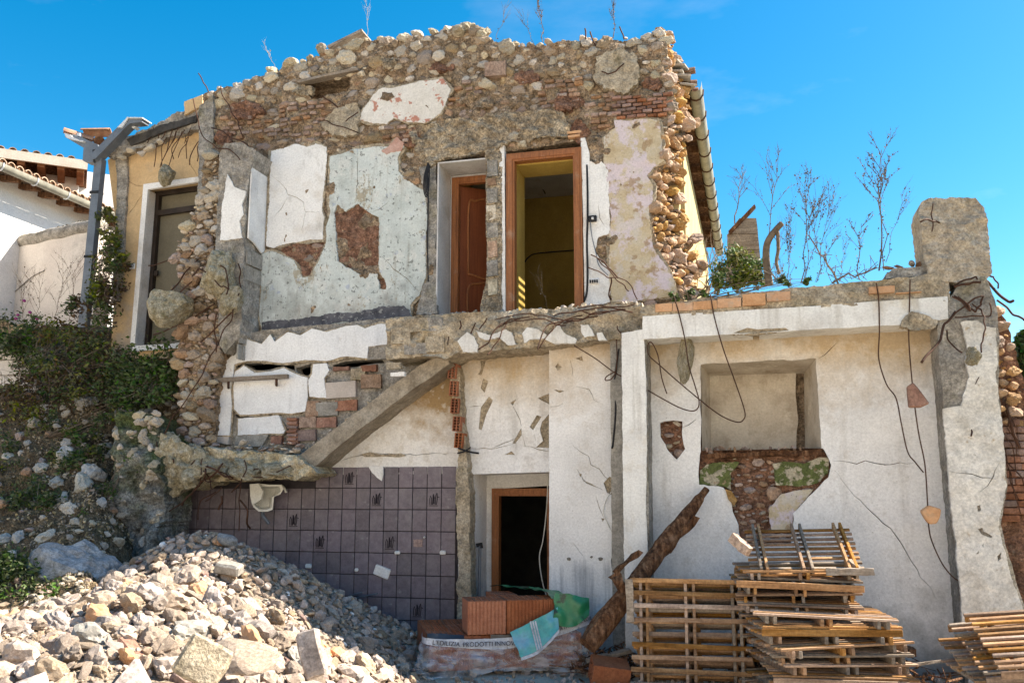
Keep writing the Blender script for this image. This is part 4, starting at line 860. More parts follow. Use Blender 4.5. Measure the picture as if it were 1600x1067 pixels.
# ================================================================== right-hand bay
terr = part_box('terrace_slab', -1.14, 2.0, 0.15, 9.9, 3.88, 4.05, m_concrete)
sheet('terrace_edge', [(1000,478),(1240,450),(1380,437),(1482,426),(1484,470),(1000,497)], m_concrete_tan, house, y=0.0, thick=0.6, res=0.06, amp=0.035, jit=0.014, ridge=True)
def brick_row(lst, y):
    for (x0, y0, x1, y1) in lst:
        patch([(x0,y0+(x1-x0)*.06),(x1,y0),(x1,y1-(x1-x0)*.06),(x0,y1)], m_hollow_old, y, thick=0.08, name='brick', res=0.08, amp=0.005, jit=0.004)
brick_row([(1024,474,1050,487),(1051,472,1082,486),(1083,469,1120,484),(1121,465,1158,481),(1160,458,1196,478),(1198,455,1235,471),(1358,446,1398,459),(1400,455,1440,459)], -0.035)
beam = sheet('white_beam', [(1004,494),(1240,480),(1440,466),(1481,463),(1482,498),(1440,506),(1400,508),(1300,513),(1150,522),(1004,530)], m_white_drip, house, y=-0.02, thick=0.44, res=0.09, amp=0.006, jit=0.006,
   holes=[zoom(980,420,2.667,[(440,268),(500,245),(540,252),(600,250),(660,246),(675,256),(600,262),(520,268)])])
patch(zoom(980,420,2.667,[(435,270),(500,240),(545,250),(600,248),(675,244),(680,258),(600,268),(520,275)]), m_concrete_tan, 0.0, thick=0.05, name='torn_edge')
patch([(1408,500),(1425,488),(1445,490),(1468,500),(1462,512),(1430,514),(1405,512)], m_concrete_tan, -0.045, thick=0.1, name='torn_edge', amp=0.04, res=0.04, jit=0.02)
NICHE = [(1095,569),(1275,560),(1284,700),(1097,704)]
LOWH = [(1095,697),(1092,739),(1092,757),(1130,761),(1141,776),(1145,799),(1154,820),(1156,850),(1236,845),(1239,820),(1239,802),(1265,776),(1295,746),(1299,727),(1287,699)]
HOLE3 = [NICHE[0], NICHE[1], NICHE[2], (1287,701), (1299,727),(1295,746),(1265,776),(1239,802),(1239,820),(1236,850),(1156,852),(1154,820),(1145,799),(1141,776),(1130,761),(1092,757),(1091,739),(1095,704)]
HS = [(1031,660),(1045,657),(1066,658),(1064,679),(1070,701),(1057,718),(1044,705),(1032,682)]
wallA = sheet('bay_wall', [(1000,512),(1484,488),(1540,1110),(1000,1110)], m_white_wall, house, y=0.42, thick=0.07, res=0.14, amp=0.006, jit=0.0, hjit=0.010, estep=0.05, holes=[HOLE3, HS],
   cracks=[[(1303,735),(1309,740),(1326,764),(1362,798),(1399,835),(1424,878),(1454,921),(1470,942)], [(1300,719),(1338,725),(1352,720),(1382,725),(1429,723)], [(1040,712),(1025,722)], [(1068,668),(1088,655)], [(1278,562),(1296,548),(1308,535)], [(1260,545),(1245,535)]])
wallA['label'] = 'cracked white wall with a window niche'
sheet('bay_wall_core', [(1020,530),(1420,512),(1420,900),(1020,900)], m_redmas, house, y=0.52, thick=0.25, res=0.06, amp=0.05, jit=0, holes=[NICHE])
# window niche with splayed sides
fr = [at(*p, 0.44) for p in NICHE]; bkp = [at(1110,588,1.05), at(1256,584,1.05), at(1258,703,1.05), at(1112,706,1.05)]
v, f = [], []; ns_ = 10
def patch_quad(a, b, c, d, n=12, m=8):
    o = len(v)
    for j in range(m+1):
        for i in range(n+1):
            p = a.lerp(b, i/n).lerp(d.lerp(c, i/n), j/m); p = p+Vector((0,0.012,0.006))*fbm(p, 5, 3); v.append(p)
    for j in range(m):
        for i in range(n): q = o+j*(n+1)+i; f.append((q, q+1, q+n+2, q+n+1))
patch_quad(fr[0], fr[1], bkp[1], bkp[0]); patch_quad(fr[1], fr[2], bkp[2], bkp[1]); patch_quad(fr[3], fr[0], bkp[0], bkp[3]); patch_quad(fr[2], fr[3], bkp[3], bkp[2])
m_niche = M('stained_niche_plaster', [(0.3,(0.36,0.30,0.23)),(0.5,(0.50,0.44,0.36)),(0.75,(0.58,0.53,0.45))], 3, bump=0.4, bscale=40, layers=[dict(c=(0.27,0.21,0.14), scale=3, lo=0.56, hi=0.72, amt=0.7), dict(c=(0.62,0.57,0.48), scale=4, lo=0.58, hi=0.66, amt=0.7, off=4)])
niche = obj('window_niche', fix(mesh('window_niche', v, f)), m_niche, house)
sheet('niche_panel', [(1100,578),(1245,576),(1243,610),(1246,660),(1243,715),(1102,718)], m_niche, house, y=1.02, thick=0.05, res=0.09, amp=0.02, jit=0.01)
sheet('niche_back', [(1085,560),(1290,560),(1290,720),(1085,720)], m_mortar, house, y=1.10, thick=0.05, res=0.08, amp=0.05, jit=0)
rs = random.Random(31)
for k in range(60):
    p = at(rs.uniform(1096,1284), rs.uniform(700,709), rs.uniform(0.4,0.8)); r = rs.uniform(0.015,0.05)
    STONES.append(('ang', xf(p, (rs.uniform(0,3),rs.uniform(0,3),rs.uniform(0,3)), (r*1.3,r*.8,r*.5)), r*.6, niche, 'pink'))
obj('sill_timber', bar_mesh('sill_timber', at(1100,713,0.46), at(1284,706,0.46), 0.10, 0.05, jit=0.012, n=8), m_timber, house)
m_green = M('flaking_green_paint', [(0.3,(0.075,0.095,0.03)),(0.6,(0.125,0.145,0.05))], 5, grain=0.3, blot=0.3, bump=0.4, layers=[dict(c=(0.42,0.37,0.28), scale=7, lo=0.50, hi=0.54, amt=0.9, detail=9), dict(c=(0.30,0.21,0.13), scale=10, lo=0.62, hi=0.66, amt=0.8)])
patch(zoom(980,420,2.667,[(302,838),(330,815),(400,808),(465,805),(430,850),(432,920),(405,905),(370,902),(302,900)]), m_green, 0.455, thick=0.06, jit=0.012, label='flaking green paint left of the bare stones')
patch(zoom(980,420,2.667,[(605,812),(650,802),(690,806),(740,810),(800,785),(838,790),(838,850),(800,890),(720,908),(620,900)]), m_green, 0.455, thick=0.06, jit=0.012, label='larger patch of flaking green paint')
patch(zoom(980,420,2.667,[(590,1000),(640,940),(700,925),(780,915),(745,960),(690,1020),(690,1090),(600,1095)]), m_lilac, 0.46, thick=0.06, jit=0.012)
patch(zoom(980,420,2.667,[(408,915),(432,925),(458,962),(445,988),(420,960)]), m_stone_suntint, 0.40, thick=0.06, jit=0.008, name='plaster_flake')
gp = []
for t in range(2600):
    x = rs.uniform(1093,1297); y = rs.uniform(716,848); hw = rs.uniform(5,13)*(1 if t < 700 else .5)
    okp = inside(x, y, LOWH) and (1142 < x < 1210 or y > 770) or inside(x, y, HS)
    if t % 9 == 0: x = rs.uniform(1033,1066); y = rs.uniform(660,716); okp = inside(x, y, HS)
    if not okp or any(((x-a)/(hw+h))**2+((y-b)/((hw+h)*.8))**2 < 0.95 for a, b, h in gp): continue
    gp.append((x, y, hw)); p = at(x, y, 0.51); r = hw*0.0072
    STONES.append(('ang' if rs.random() < .5 else 'round', xf(p, (rs.uniform(-.4,.4),rs.uniform(-.4,.4),rs.uniform(-.4,.4)), (r,r*.6,r*rs.uniform(.5,.85))), r*.8, house.children[-1] if False else niche, 'pink' if rs.random() < .8 else 'pale'))
# ================================================================== right pier and its stump above the terrace
PO = [(1463,498),(1482,470),(1500,440),(1540,432),(1556,470),(1562,520),(1560,600),(1568,700),(1575,760),(1563,820),(1585,900),(1606,960),(1618,1110),(1512,1110),(1498,900),(1484,750),(1472,600)]
rp_ = sheet('right_pier', PO, m_concrete, house, y=0.0, thick=0.62, res=0.07, amp=0.025, jit=0.01)
patch([(1501,503),(1527,501),(1540,511),(1556,512),(1559,572),(1556,580),(1566,656),(1573,760),(1560,822),(1580,900),(1598,950),(1612,1095),(1517,1095),(1503,960),(1494,850),(1486,780),(1480,720),(1475,660),(1474,639),(1503,634),(1505,619),(1515,589),(1508,565),(1511,545),(1506,518)], m_pier, -0.035, thick=0.06, label='pitted off-white plaster on the right pier', amp=0.012, res=0.07, jit=0.012,
      holes=[zoom(1460,700,2.907,q) for q in ([(195,265),(208,258),(212,285),(200,288)],[(200,370),(215,362),(225,380),(262,400),(260,408),(215,388)],[(285,490),(305,472),(305,500),(290,512)],[(170,25),(192,30),(188,36)],[(185,480),(205,462),(200,478)],[(215,440),(225,432),(222,452)])], cracks=[[(1530,770),(1545,757),(1562,722)],[(1486,738),(1520,742),(1560,750)]])
sheet('pier_side', [(1545,470),(1572,500),(1590,560),(1604,620),(1660,645),(1660,1110),(1545,1110)], m_redmas, house, y=0.35, thick=0.4, res=0.07, amp=0.05, jit=0.02)
rs = random.Random(41); gp = []
for t in range(1500):
    y = rs.uniform(478,665); x = rs.uniform(1556, 1566+(y-478)*0.21); hw = rs.uniform(7,15)*(1 if t < 500 else .6)
    if any(((x-a)/(hw+h))**2+((y-b)/((hw+h)*.75))**2 < 0.9 for a, b, h in gp): continue
    gp.append((x, y, hw)); p = at(x, y, 0.16+rs.uniform(0,.2)); r = hw*0.0068
    STONES.append(('ang', xf(p, (rs.uniform(-.4,.4),rs.uniform(-.4,.4),rs.uniform(0,6)), (r,r*.9,r*.7)), r*1.1, rp_, 'suntint'))
for t in range(40):
    y = 660+ (t//3)*11.5; x = 1578+(t % 3)*22+rs.uniform(-3,3)
    o = obj('brick', box_mesh('brick', -0.085, 0.085, -0.05, 0.05, -0.032, 0.032, 0.008), m_brick, rp_); o.location = at(x, y, 0.33+rs.uniform(-.02,.02)); o.rotation_euler = (0, rs.uniform(-.05,.05), rs.uniform(-.15,.15))
stump = sheet('pier_stump', [(1436,330),(1440,316),(1455,309),(1490,310),(1524,309),(1537,322),(1544,345),(1546,385),(1548,428),(1538,440),(1470,442),(1452,432),(1444,400)], M('beige_stump_concrete', [(0.3,(0.33,0.275,0.205)),(0.5,(0.46,0.395,0.31)),(0.75,(0.56,0.50,0.415))], 4.5, bump=0.9, bscale=26, bdist=0.025, grain=0.32, blot=0.25, layers=[dict(c=(0.26,0.20,0.13), scale=2.4, lo=0.56, hi=0.70, amt=0.6), dict(c=(0.24,0.23,0.21), scale=4, lo=0.60, hi=0.72, amt=0.6, off=4)], bump2=0.6), house, y=0.02, thick=0.5, res=0.045, amp=0.05, ns=3.0, jit=0.016, back=True, ridge=True)
stump['label'] = 'broken concrete stump above the terrace'

# ================================================================== torn landing, concrete chunks, rails and fittings of the ruin
land = sheet('landing_slab', [(262,712),(300,704),(330,700),(400,706),(466,712),(500,738),(470,748),(420,746),(380,750),(330,752),(290,764),(262,756)], m_conc_yel, house, y=0.30, thick=0.5, res=0.045, amp=0.14, ns=3.0, jit=0.03, ridge=True)
for (x, y, rx, rz, Y, s) in ((272,725,34,40,0.15,1),(312,738,34,28,0.2,2),(255,708,20,18,0.3,3),(345,728,26,13,0.22,4),(395,728,32,14,0.24,5),(440,730,30,13,0.26,6)):
    k = (at(x+1,y,Y)-at(x,y,Y)).length
    o = obj('concrete_lump', chunk_rock(s, 0.8), m_conc_yel, land); o.matrix_basis = xf(at(x,y,Y+0.1), (0.1*s,0.2,0.05*s), (rx*k, 0.28, rz*k))
rs = random.Random(12)
for k in range(90):
    x = rs.uniform(300,468); y = 706-(rs.random()**2)*16+abs(x-390)*0.03; p = at(x, y, 0.35+rs.uniform(0,.35)); r = rs.uniform(0.02,0.075)
    STONES.append(('ang', xf(p, (rs.uniform(-.5,.5),rs.uniform(-.5,.5),rs.uniform(0,6)), (r*1.2,r,r*.5)), r, land, 'pale' if rs.random() < .75 else 'pink'))
def chunk(label, x, y, rx, rz, Y, seed, mat=m_conc_yel, ry=None, rot=None):
    k = (at(x+1,y,Y)-at(x,y,Y)).length
    o = obj('concrete_chunk', chunk_rock(seed, 0.4), mat, None, label=label, category='concrete', group='concrete lumps hanging on bent rods')
    o.matrix_basis = xf(at(x,y,Y), rot or (0.2*seed,0.1*seed,0.3*seed), (rx*k, (ry or rx*k*0.8), rz*k)); return o
chunk('grey concrete lump wrapped in bent rods on the pier corner', 342, 428, 36, 27, 0.42, 11)
chunk('largest yellowish concrete lump hanging before the ochre doorway', 268, 480, 31, 32, 0.35, 12)
chunk('small wedge of concrete hanging under the grey lump', 361, 470, 23, 15, 0.38, 13)
chunk('small round concrete lump dangling above the ochre doorway', 259, 274, 15, 13, 1.0, 14)
chunk('concrete lump dangling on a rod before the right pier', 1521, 557, 17, 14, -0.25, 15)
chunk('thin sliver of concrete hanging on wire left of the niche', 1072, 562, 13, 38, 0.15, 16, rot=(0,0.12,0.3))
# handrail on the stairwell wall
hp, hq = at(337,594,0.66), at(450,588,0.66)
hr = obj('handrail', bar_mesh('handrail', hp, hq, 0.06, 0.055), m_pallet_grey, house)
for x, y in ((357,604),(432,600)):
    obj('bracket', mesh('bracket', *tube_data([at(x,y-8,0.66), at(x,y+1,0.66), at(x,y+2,0.74)], 0.018, 5)), m_rust, hr)
# broken basin fixed to the tiles
bz = at(412,775,0.5); kk = (at(413,775,.5)-at(412,775,.5)).length
def bp_(x, y, Y): return at(x, y, Y)
basin = Bag()
rim = [(390,756),(404,755),(420,757),(440,757),(443,764),(438,772),(428,776),(426,796),(418,799),(404,799),(396,792),(392,778)]
o1 = [bp_(x,y,0.62) for x,y in rim]; i1 = [bp_(412+(x-412)*0.86, 777+(y-777)*0.86, 0.62) for x,y in rim]; i2 = [bp_(412+(x-412)*0.6, 777+(y-777)*0.7, 0.76) for x,y in rim]; o2 = [bp_(412+(x-412)*0.8, 777+(y-777)*0.85, 0.80) for x,y in rim]
n = len(rim); V = o1+i1+i2+o2; Fq = []
for i in range(n):
    j = (i+1) % n; Fq += [(i,j,n+j,n+i), (n+i,n+j,2*n+j,2*n+i), (j,i,3*n+i,3*n+j)]
Fq.append(tuple(2*n+i for i in range(n)))
bas = obj('broken_basin', fix(mesh('broken_basin', V, Fq)), m_pvc, house, label='broken white ceramic basin on the tiles')
side = [bp_(x,y,0.58) for x,y in ((390,756),(404,755),(411,768),(408,780),(394,789),(391,775))]
obj('basin_side', fix(mesh('basin_side', side+[p+Vector((0,0.03,0)) for p in side], [tuple(range(6)), tuple(range(11,5,-1))]+[(i,6+i,6+(i+1)%6,(i+1)%6) for i in range(6)])), m_pvc, bas)
obj('drain_pipe', mesh('drain_pipe', *tube_data(spline([bp_(411,799,.66), bp_(411,806,.68), bp_(416,812,.7), bp_(420,818,.72)]), 0.022, 6), True), m_greymetal, bas)
obj('tap', mesh('tap', *tube_data(spline([bp_(440,758,.7), bp_(445,764,.66), bp_(447,769,.64)]), 0.016, 6), True), m_pvc, bas)
# light switch, sockets, conduit, pipe beside the lower door
sw = obj('light_switch', box_mesh('light_switch', -0.05, 0.05, -0.02, 0.02, -0.04, 0.04, 0.006), m_dark, house); sw.location = at(926,342,0.94)
o = obj('switch_button', box_mesh('switch_button', -0.014, 0.014, -0.006, 0.006, -0.016, 0.016, 0.003), m_white, sw); o.location = (0.003,-0.022,0)
so = obj('socket_plate', box_mesh('socket_plate', -0.062, 0.062, -0.01, 0.02, -0.03, 0.03, 0.004), m_white, house); so.location = at(928,440,0.945)
for k in range(4):
    o = obj('socket_hole', box_mesh('socket_hole', -0.010, 0.010, -0.004, 0.004, -0.02, 0.02), m_dark, so); o.location = (-0.042+k*0.028, -0.0125, 0)
tube('conduit', [at(917,258,.95), at(918,300,.94), at(918,340,.93), at(917,380,.94), at(918,420,.93), at(917,455,.94), at(913,470,.93)], 0.014, m_dark, house)
tube('cable', [at(922,345,.93), at(925,370,.93), at(931,395,.93), at(936,415,.92), at(950,430,.9)], 0.006, m_greymetal, house)
for k in range(4): tube('cable', [at(669+k,254+k*2,.90), at(663+k*1.6,275,.88), at(662+k*2,296,.88), at(666+k*1.2,308-k*3,.88), at(670,290,.88), at(671,262,.9)], 0.008, m_dark, house)
tube('cable', [at(668,262,.92), at(669,310,.92), at(668,380,.92), at(669,440,.92)], 0.010, m_dark, house)
pp = obj('upright_pipe', mesh('upright_pipe', *tube_data([at(748,945,0.95), at(750,852,0.95)], 0.020, 8)), m_greymetal, house)
obj('pipe_elbow', mesh('pipe_elbow', *tube_data([at(744,852,0.93), at(752,850,0.95), at(752,856,0.95)], 0.026, 6)), m_dark, pp)
tube('wall_wire', [at(967,545,.2), at(960,600,.3), at(962,640,.28), at(958,690,.28), at(956,700,.26)], 0.012, m_dark, house)
tube('wall_wire', [at(961,760,.3), at(948,780,.46), at(943,800,.47), at(953,825,.47), at(960,838,.3)], 0.005, m_pvc, house)
# spilled black cable at the broken partition
tube('cable', [at(716,700,.58), at(724,703,.55), at(735,706,.7), at(748,708,.78)], 0.012, m_dark, house)
tube('cable', [at(715,708,.56), at(726,705,.54), at(735,699,.7)], 0.010, m_dark, house)

# ---- rusty rods sticking out of the ruin
def rod(pts, Y, r=0.011, mat=m_rust, name='reinforcing_rod', k=6):
    ys = Y if isinstance(Y, (list, tuple)) else [Y]*len(pts)
    if len(ys) == 2 and len(pts) > 2: ys = [ys[0]+(ys[1]-ys[0])*i/(len(pts)-1) for i in range(len(pts))]
    W3 = [at(x, y, yy) for (x, y), yy in zip(pts, ys)]; Q = []
    for a, b in zip(W3, W3[1:]):
        Q += [a, a.lerp(b, random.uniform(.35,.65))+Vector((random.gauss(0,1),random.gauss(0,1),random.gauss(0,1)))*min(0.018, 0.06*(b-a).length)]
    return tube(name, Q+[W3[-1]], r*random.uniform(.65,.95), mat, house, n=5, k=3)
Z8 = lambda q: zoom(640,400,2.667,q)
for q, Y in (([(285,390),(330,360),(350,315),(380,285),(420,265),(480,258),(540,250)],(-.15,.25)), ([(325,410),(350,375),(385,310),(400,290),(405,282)],(-.2,.15)), ([(355,265),(420,250),(500,240),(560,248),(620,262),(680,268)],.12), ([(535,390),(545,350),(560,310),(580,285),(640,270),(720,262),(800,250)],(-.25,.2)),
             ([(540,385),(575,330),(600,290),(650,265),(700,250),(730,245)],(-.15,.2)), ([(430,270),(520,262),(590,275),(650,290)],.08), ([(600,250),(680,235),(760,222),(840,215),(900,222)],(.15,.1)), ([(700,215),(780,205),(860,212),(940,200)],.1), ([(720,230),(800,240),(880,225),(930,235)],.12), ([(640,280),(700,270),(760,240),(830,230)],.05),
             ([(255,325),(270,290),(275,278)],.1), ([(290,305),(310,280),(322,258)],.1), ([(208,305),(210,270)],.14), ([(160,370),(163,335)],.14), ([(865,290),(870,310),(900,330),(925,350)],.1), ([(500,255),(450,262),(400,280),(360,300)],.1)):
    rod(Z8(q), Y, 0.010)
for q in ([(923,398),(940,413),(958,430),(975,445),(982,455)], [(934,404),(950,418),(965,434)], [(919,418),(935,424),(950,434),(965,434),(980,440),(990,456),(996,468)], [(955,434),(953,450),(955,468)]): rod(q, (.35,.8), 0.011)
for q, Y in (([(310,115),(318,130),(326,145)],.95), ([(302,155),(310,190),(318,215),(340,232),(360,235),(375,250)],(.6,.45)), ([(330,200),(360,215),(385,225),(400,240)],.6), ([(345,135),(358,165),(372,190),(380,215)],.75),
   ([(560,175),(545,185),(540,190)],.85), ([(560,208),(545,202),(520,195),(505,188)],.85), ([(503,150),(515,158),(528,168)],.85), ([(940,112),(950,116),(962,112),(975,100)],.86), ([(914,45),(915,58),(914,66)],1.0), ([(922,50),(926,62),(931,75)],1.0), ([(968,42),(972,52),(975,62)],1.0)): rod(q, Y, 0.012)
for q, Y in (([(232,415),(260,408),(300,403),(340,400),(366,405),(376,425),(376,450),(372,462)],(.9,.3)), ([(266,455),(285,432),(310,405)],(.4,.55)), ([(300,432),(310,420),(330,430),(345,448),(358,452)],.2), ([(340,412),(352,420),(356,440),(354,460)],.25), ([(255,510),(266,490),(280,460),(300,440)],(.3,.35)), ([(240,523),(262,515),(285,508),(305,495),(335,475)],(.9,.4)),
   ([(313,535),(335,515),(362,488)],.35), ([(376,455),(362,500),(340,540),(320,575),(300,610),(280,640),(262,668),(252,690),(250,700),(262,712),(270,718)],(.35,.05)), ([(338,490),(335,520),(338,550)],.4)): rod(q, Y, 0.012)
for k in range(12):
    x = 232+k*6.5; rod([(x+random.uniform(10,25),205+random.uniform(-6,10)),(x+random.uniform(4,14),228+random.uniform(-6,8)),(x+random.uniform(-2,8),250+random.uniform(-8,12))] if k % 3 else [(x+8,200),(x+3,215),(x-2,224)], 1.1, 0.008)
rod([(275,205),(262,235),(250,262)],(1.15,1.0),0.008); rod([(285,205),(270,240),(262,264)],(1.15,1.0),0.008)
ZL = lambda q: zoom(230,680,5.928,q)
rs = random.Random(77)
for q in ([(100,20),(95,110),(130,170),(200,200),(245,235),(230,280)], [(510,215),(500,330),(480,470),(330,620),(140,740)], [(550,230),(560,290),(640,330),(760,400),(870,430)], [(900,230),(915,330),(870,430),(850,600),(855,760),(850,880)], [(870,430),(780,525)], [(860,600),(930,700),(955,860)], [(910,400),(1040,390),(1180,350),(1330,280)], [(520,330),(580,410),(600,500)], [(440,230),(370,330),(340,350)], [(560,270),(540,340),(480,460),(420,540),(320,650)],
          [(700,260),(650,330),(560,400),(480,470)], [(900,400),(980,340),(1030,310)], [(690,480),(600,560),(540,610)], [(640,520),(500,600),(470,780)], [(430,420),(470,470),(560,430),(620,420)], [(690,560),(680,640),(660,690)], [(520,290),(620,310),(720,380),(800,395)]):
    rod(ZL(q), [0.05+rs.uniform(-.05,.15) for _ in q], 0.010 if rs.random() < .7 else 0.016)
# tangle on the right pier
ZR = lambda q: zoom(1440,420,3.556,q)
for q, Y, r in (([(295,8),(350,60),(400,110),(450,160),(490,185),(508,178)],(.2,-.3),.020), ([(420,175),(480,220),(540,265),(568,285)],(.2,-.25),.017), ([(0,520),(60,450),(110,370),(150,290),(185,240)],(-.45,.0),.016), ([(180,150),(220,180),(265,215),(300,240),(330,200),(345,150)],-.08,.012), ([(170,155),(230,190),(270,235),(260,200),(200,155)],-.1,.012), ([(280,195),(330,225),(350,270),(355,330),(340,400),(332,465)],(-.05,-.28),.010),
   ([(185,270),(280,262),(380,262),(378,190)],-.06,.010), ([(180,250),(230,215),(260,190),(340,150)],-.1,.012), ([(140,340),(145,390),(200,450),(225,465)],(-.1,-.25),.010), ([(200,80),(250,60),(300,45),(310,60)],-.05,.012), ([(180,100),(260,85),(330,75)],-.05,.014), ([(400,50),(425,80),(425,110)],0,.010), ([(330,75),(370,40),(400,45)],.05,.014),
   ([(275,930),(280,890),(345,855),(400,858),(440,880),(465,920)],(-.06,.1),.009), ([(470,750),(500,860),(530,960),(545,1000)],.2,.018), ([(300,640),(320,600)],-.05,.005)): rod(ZR(q), Y, r)
for k in range(7): rod(ZR([(1130*0+470+rs.uniform(-10,20),760+k*60),(490+rs.uniform(-10,30),800+k*70),(530+rs.uniform(-10,40),880+k*80)]), .2, .008)
rod([(1438,347),(1450,343),(1462,346),(1468,348)], (-.3,.0), .014); rod([(1458,318),(1455,335),(1458,350),(1456,362)], -.06, .008)
# ---- hanging wires (each hangs free)
def wire(label, pts, Y, r=0.007, mat=m_rust):
    ys = [Y[0]+(Y[1]-Y[0])*i/(len(pts)-1) for i in range(len(pts))]
    return tube('hanging_wire', [at(x,y,yy) for (x,y),yy in zip(pts,ys)], r, mat, None, n=5, props=dict(label=label, category='wire', group='wires hanging from the terrace edge'))
wire('long wire hanging from the terrace, free end beside the white wall', [(1369,442),(1373,470),(1374,520),(1373,560),(1385,600),(1400,622),(1408,660),(1418,705),(1430,722),(1443,738)], (-.05,.1))
wire('long wire with two brick pieces strung on it', [(1422,437),(1421,480),(1420,530),(1425,595),(1430,640),(1436,680),(1445,725),(1449,780),(1451,820),(1456,845),(1472,880),(1490,902),(1505,909),(1513,907)], (-.05,.05))
wire('wire loop hanging in front of the window niche', [(1110,460),(1116,495),(1130,545),(1148,595),(1163,640),(1162,655),(1150,659),(1120,645),(1070,605),(1030,570),(1014,555),(1012,540),(1018,535),(1028,555),(1034,590),(1042,615)], (-.05,.0))
wire('wire holding a concrete sliver left of the niche', [(1053,463),(1062,495),(1070,530),(1076,570),(1085,600),(1092,625),(1090,638),(1080,642),(1060,636),(1030,620),(990,597),(960,582),(930,560),(897,540)], (-.05,.15))
wire('thin wire curling round the grey column', [(963,530),(964,560),(962,580),(955,592),(946,594),(948,588),(962,580)], (.1,.12))
def frag(label, pts, Y, t, mat):
    P_ = [at(x,y,Y) for x,y in pts]; n = len(P_); v = P_+[p+Vector((0,t,0)) for p in P_]
    me = fix(mesh('brick_fragment', v, [tuple(range(n)), tuple(range(2*n-1,n-1,-1))]+[(i,n+i,n+(i+1)%n,(i+1)%n) for i in range(n)]))
    bm = bmesh.new(); bm.from_mesh(me); bmesh.ops.bevel(bm, geom=bm.edges[:], offset=0.012, segments=1, affect='EDGES'); bm.to_mesh(me); bm.free()
    obj('brick_fragment', me, mat, None, label=label, category='brick', group='brick pieces strung on the wire')
frag('upper reddish brick piece strung on the long wire', [(1418,603),(1427,597),(1435,606),(1453,630),(1440,636),(1421,636)], -0.06, 0.10, m_brick)
frag('lower pale brick piece strung on the long wire', [(1439,798),(1452,789),(1471,795),(1469,808),(1464,818),(1453,819),(1447,812)], -0.02, 0.10, m_hollow_old)

# ================================================================== ochre house on the left
och = thing('ochre_house', 'ochre house front with white framed doorway and torn eave', 'house', (-8.6, 1.25, 4.1))
OY = 1.25
OD = [(207,541),(228,293),(310,281),(312,541)]
sheet('wall', [(168,250),(240,205),(335,160),(335,560),(172,560),(178,470),(180,340)], m_ochre, och, y=OY, thick=0.28, res=0.1, amp=0.004, jit=0.002, holes=[OD], hjit=0, cracks=[zoom(0,160,2.667,q) for q in ([(515,495),(545,455),(575,410),(600,375)], [(520,320),(560,345),(600,350)], [(780,230),(800,270),(820,305)])])
sheet('corner_pilaster', [(181,245),(197,236),(199,270),(192,400),(186,470),(174,470),(179,380),(183,300)], m_concrete, och, y=OY-0.05, thick=0.2, res=0.07, amp=0.02, jit=0.01)
fm = Bag()
p0, p1, p2 = at(228,293,OY), at(310,281,OY), at(207,541,OY)
xL = at(217,420,OY).x; wdr = 0.035
me = sheet_mesh('door_surround', [(203,542),(224,288),(311,276),(311,284),(231,296),(210,542)], y=OY-0.035, thick=0.05, res=0.15, amp=0, jit=0); obj('door_surround', me, m_white, och)
dr = sheet('door_leaf', [(228,541),(246,303),(315,292),(315,541)], M('dull_olive_door_panel', [(0.3,(0.13,0.115,0.08)),(0.6,(0.17,0.15,0.105))], 3, bump=0.05, rough=0.6), och, y=OY+0.27, thick=0.05, res=0.3, amp=0, jit=0)
def obar(a, b, Y, w_, h_, name='door_frame', mat=m_dark): return obj(name, bar_mesh(name, at(*a,Y), at(*b,Y), w_, h_), mat, dr)
m_bronze = M('dark_bronze_metal', [(0.3,(0.025,0.018,0.014)),(0.6,(0.045,0.033,0.026))], 5, bump=0, rough=0.5)
obar((231,541),(249,306), OY+0.24, 0.09, 0.06, mat=m_bronze); obar((244,304),(315,294), OY+0.235, 0.06, 0.07, mat=m_bronze); obar((246,334),(315,324), OY+0.225, 0.06, 0.08, mat=m_bronze)
o = obj('door_lock', box_mesh('door_lock', -0.03,0.03,-0.02,0.02,-0.04,0.04,0.004), m_bronze, dr); o.location = at(244,427,OY+0.2)
obj('door_lining', sheet_mesh('door_lining', [(203,541),(315,533),(315,541),(203,549)], y=OY-0.06, thick=0.3, res=0.2, amp=0.01), m_white, och)
rv = [at(210,541,OY), at(230,296,OY)]
v = [rv[0], rv[1], rv[1]+Vector((0,0.26,0)), rv[0]+Vector((0,0.26,0))]; obj('door_reveal', mesh('door_reveal', v, [(0,1,2,3)]), m_white, och)
# house number plate
np_ = obj('number_plate', box_mesh('number_plate', -0.062, 0.062, -0.006, 0.006, -0.045, 0.045, 0.004), m_white, och); np_.location = at(205.5,416,OY-0.01)
def text_mesh(name, body, size, mat, parent, mx):
    c = bpy.data.curves.new(name, 'FONT'); c.body = body; c.size = size; c.align_x = 'CENTER'; c.align_y = 'CENTER'; c.extrude = 0.0015
    t = bpy.data.objects.new(name, c); col.objects.link(t); dg = bpy.context.evaluated_depsgraph_get(); me = bpy.data.meshes.new_from_object(t.evaluated_get(dg)); bpy.data.objects.remove(t)
    me.materials.clear(); o = obj(name, me, mat, None)
    if parent is not None: o.parent = parent
    o.matrix_basis = mx; return o
text_mesh('number', '20', 0.085, m_dark, np_, Matrix.Translation((0,-0.009,0)) @ Matrix.Rotation(R(90),4,'X'))
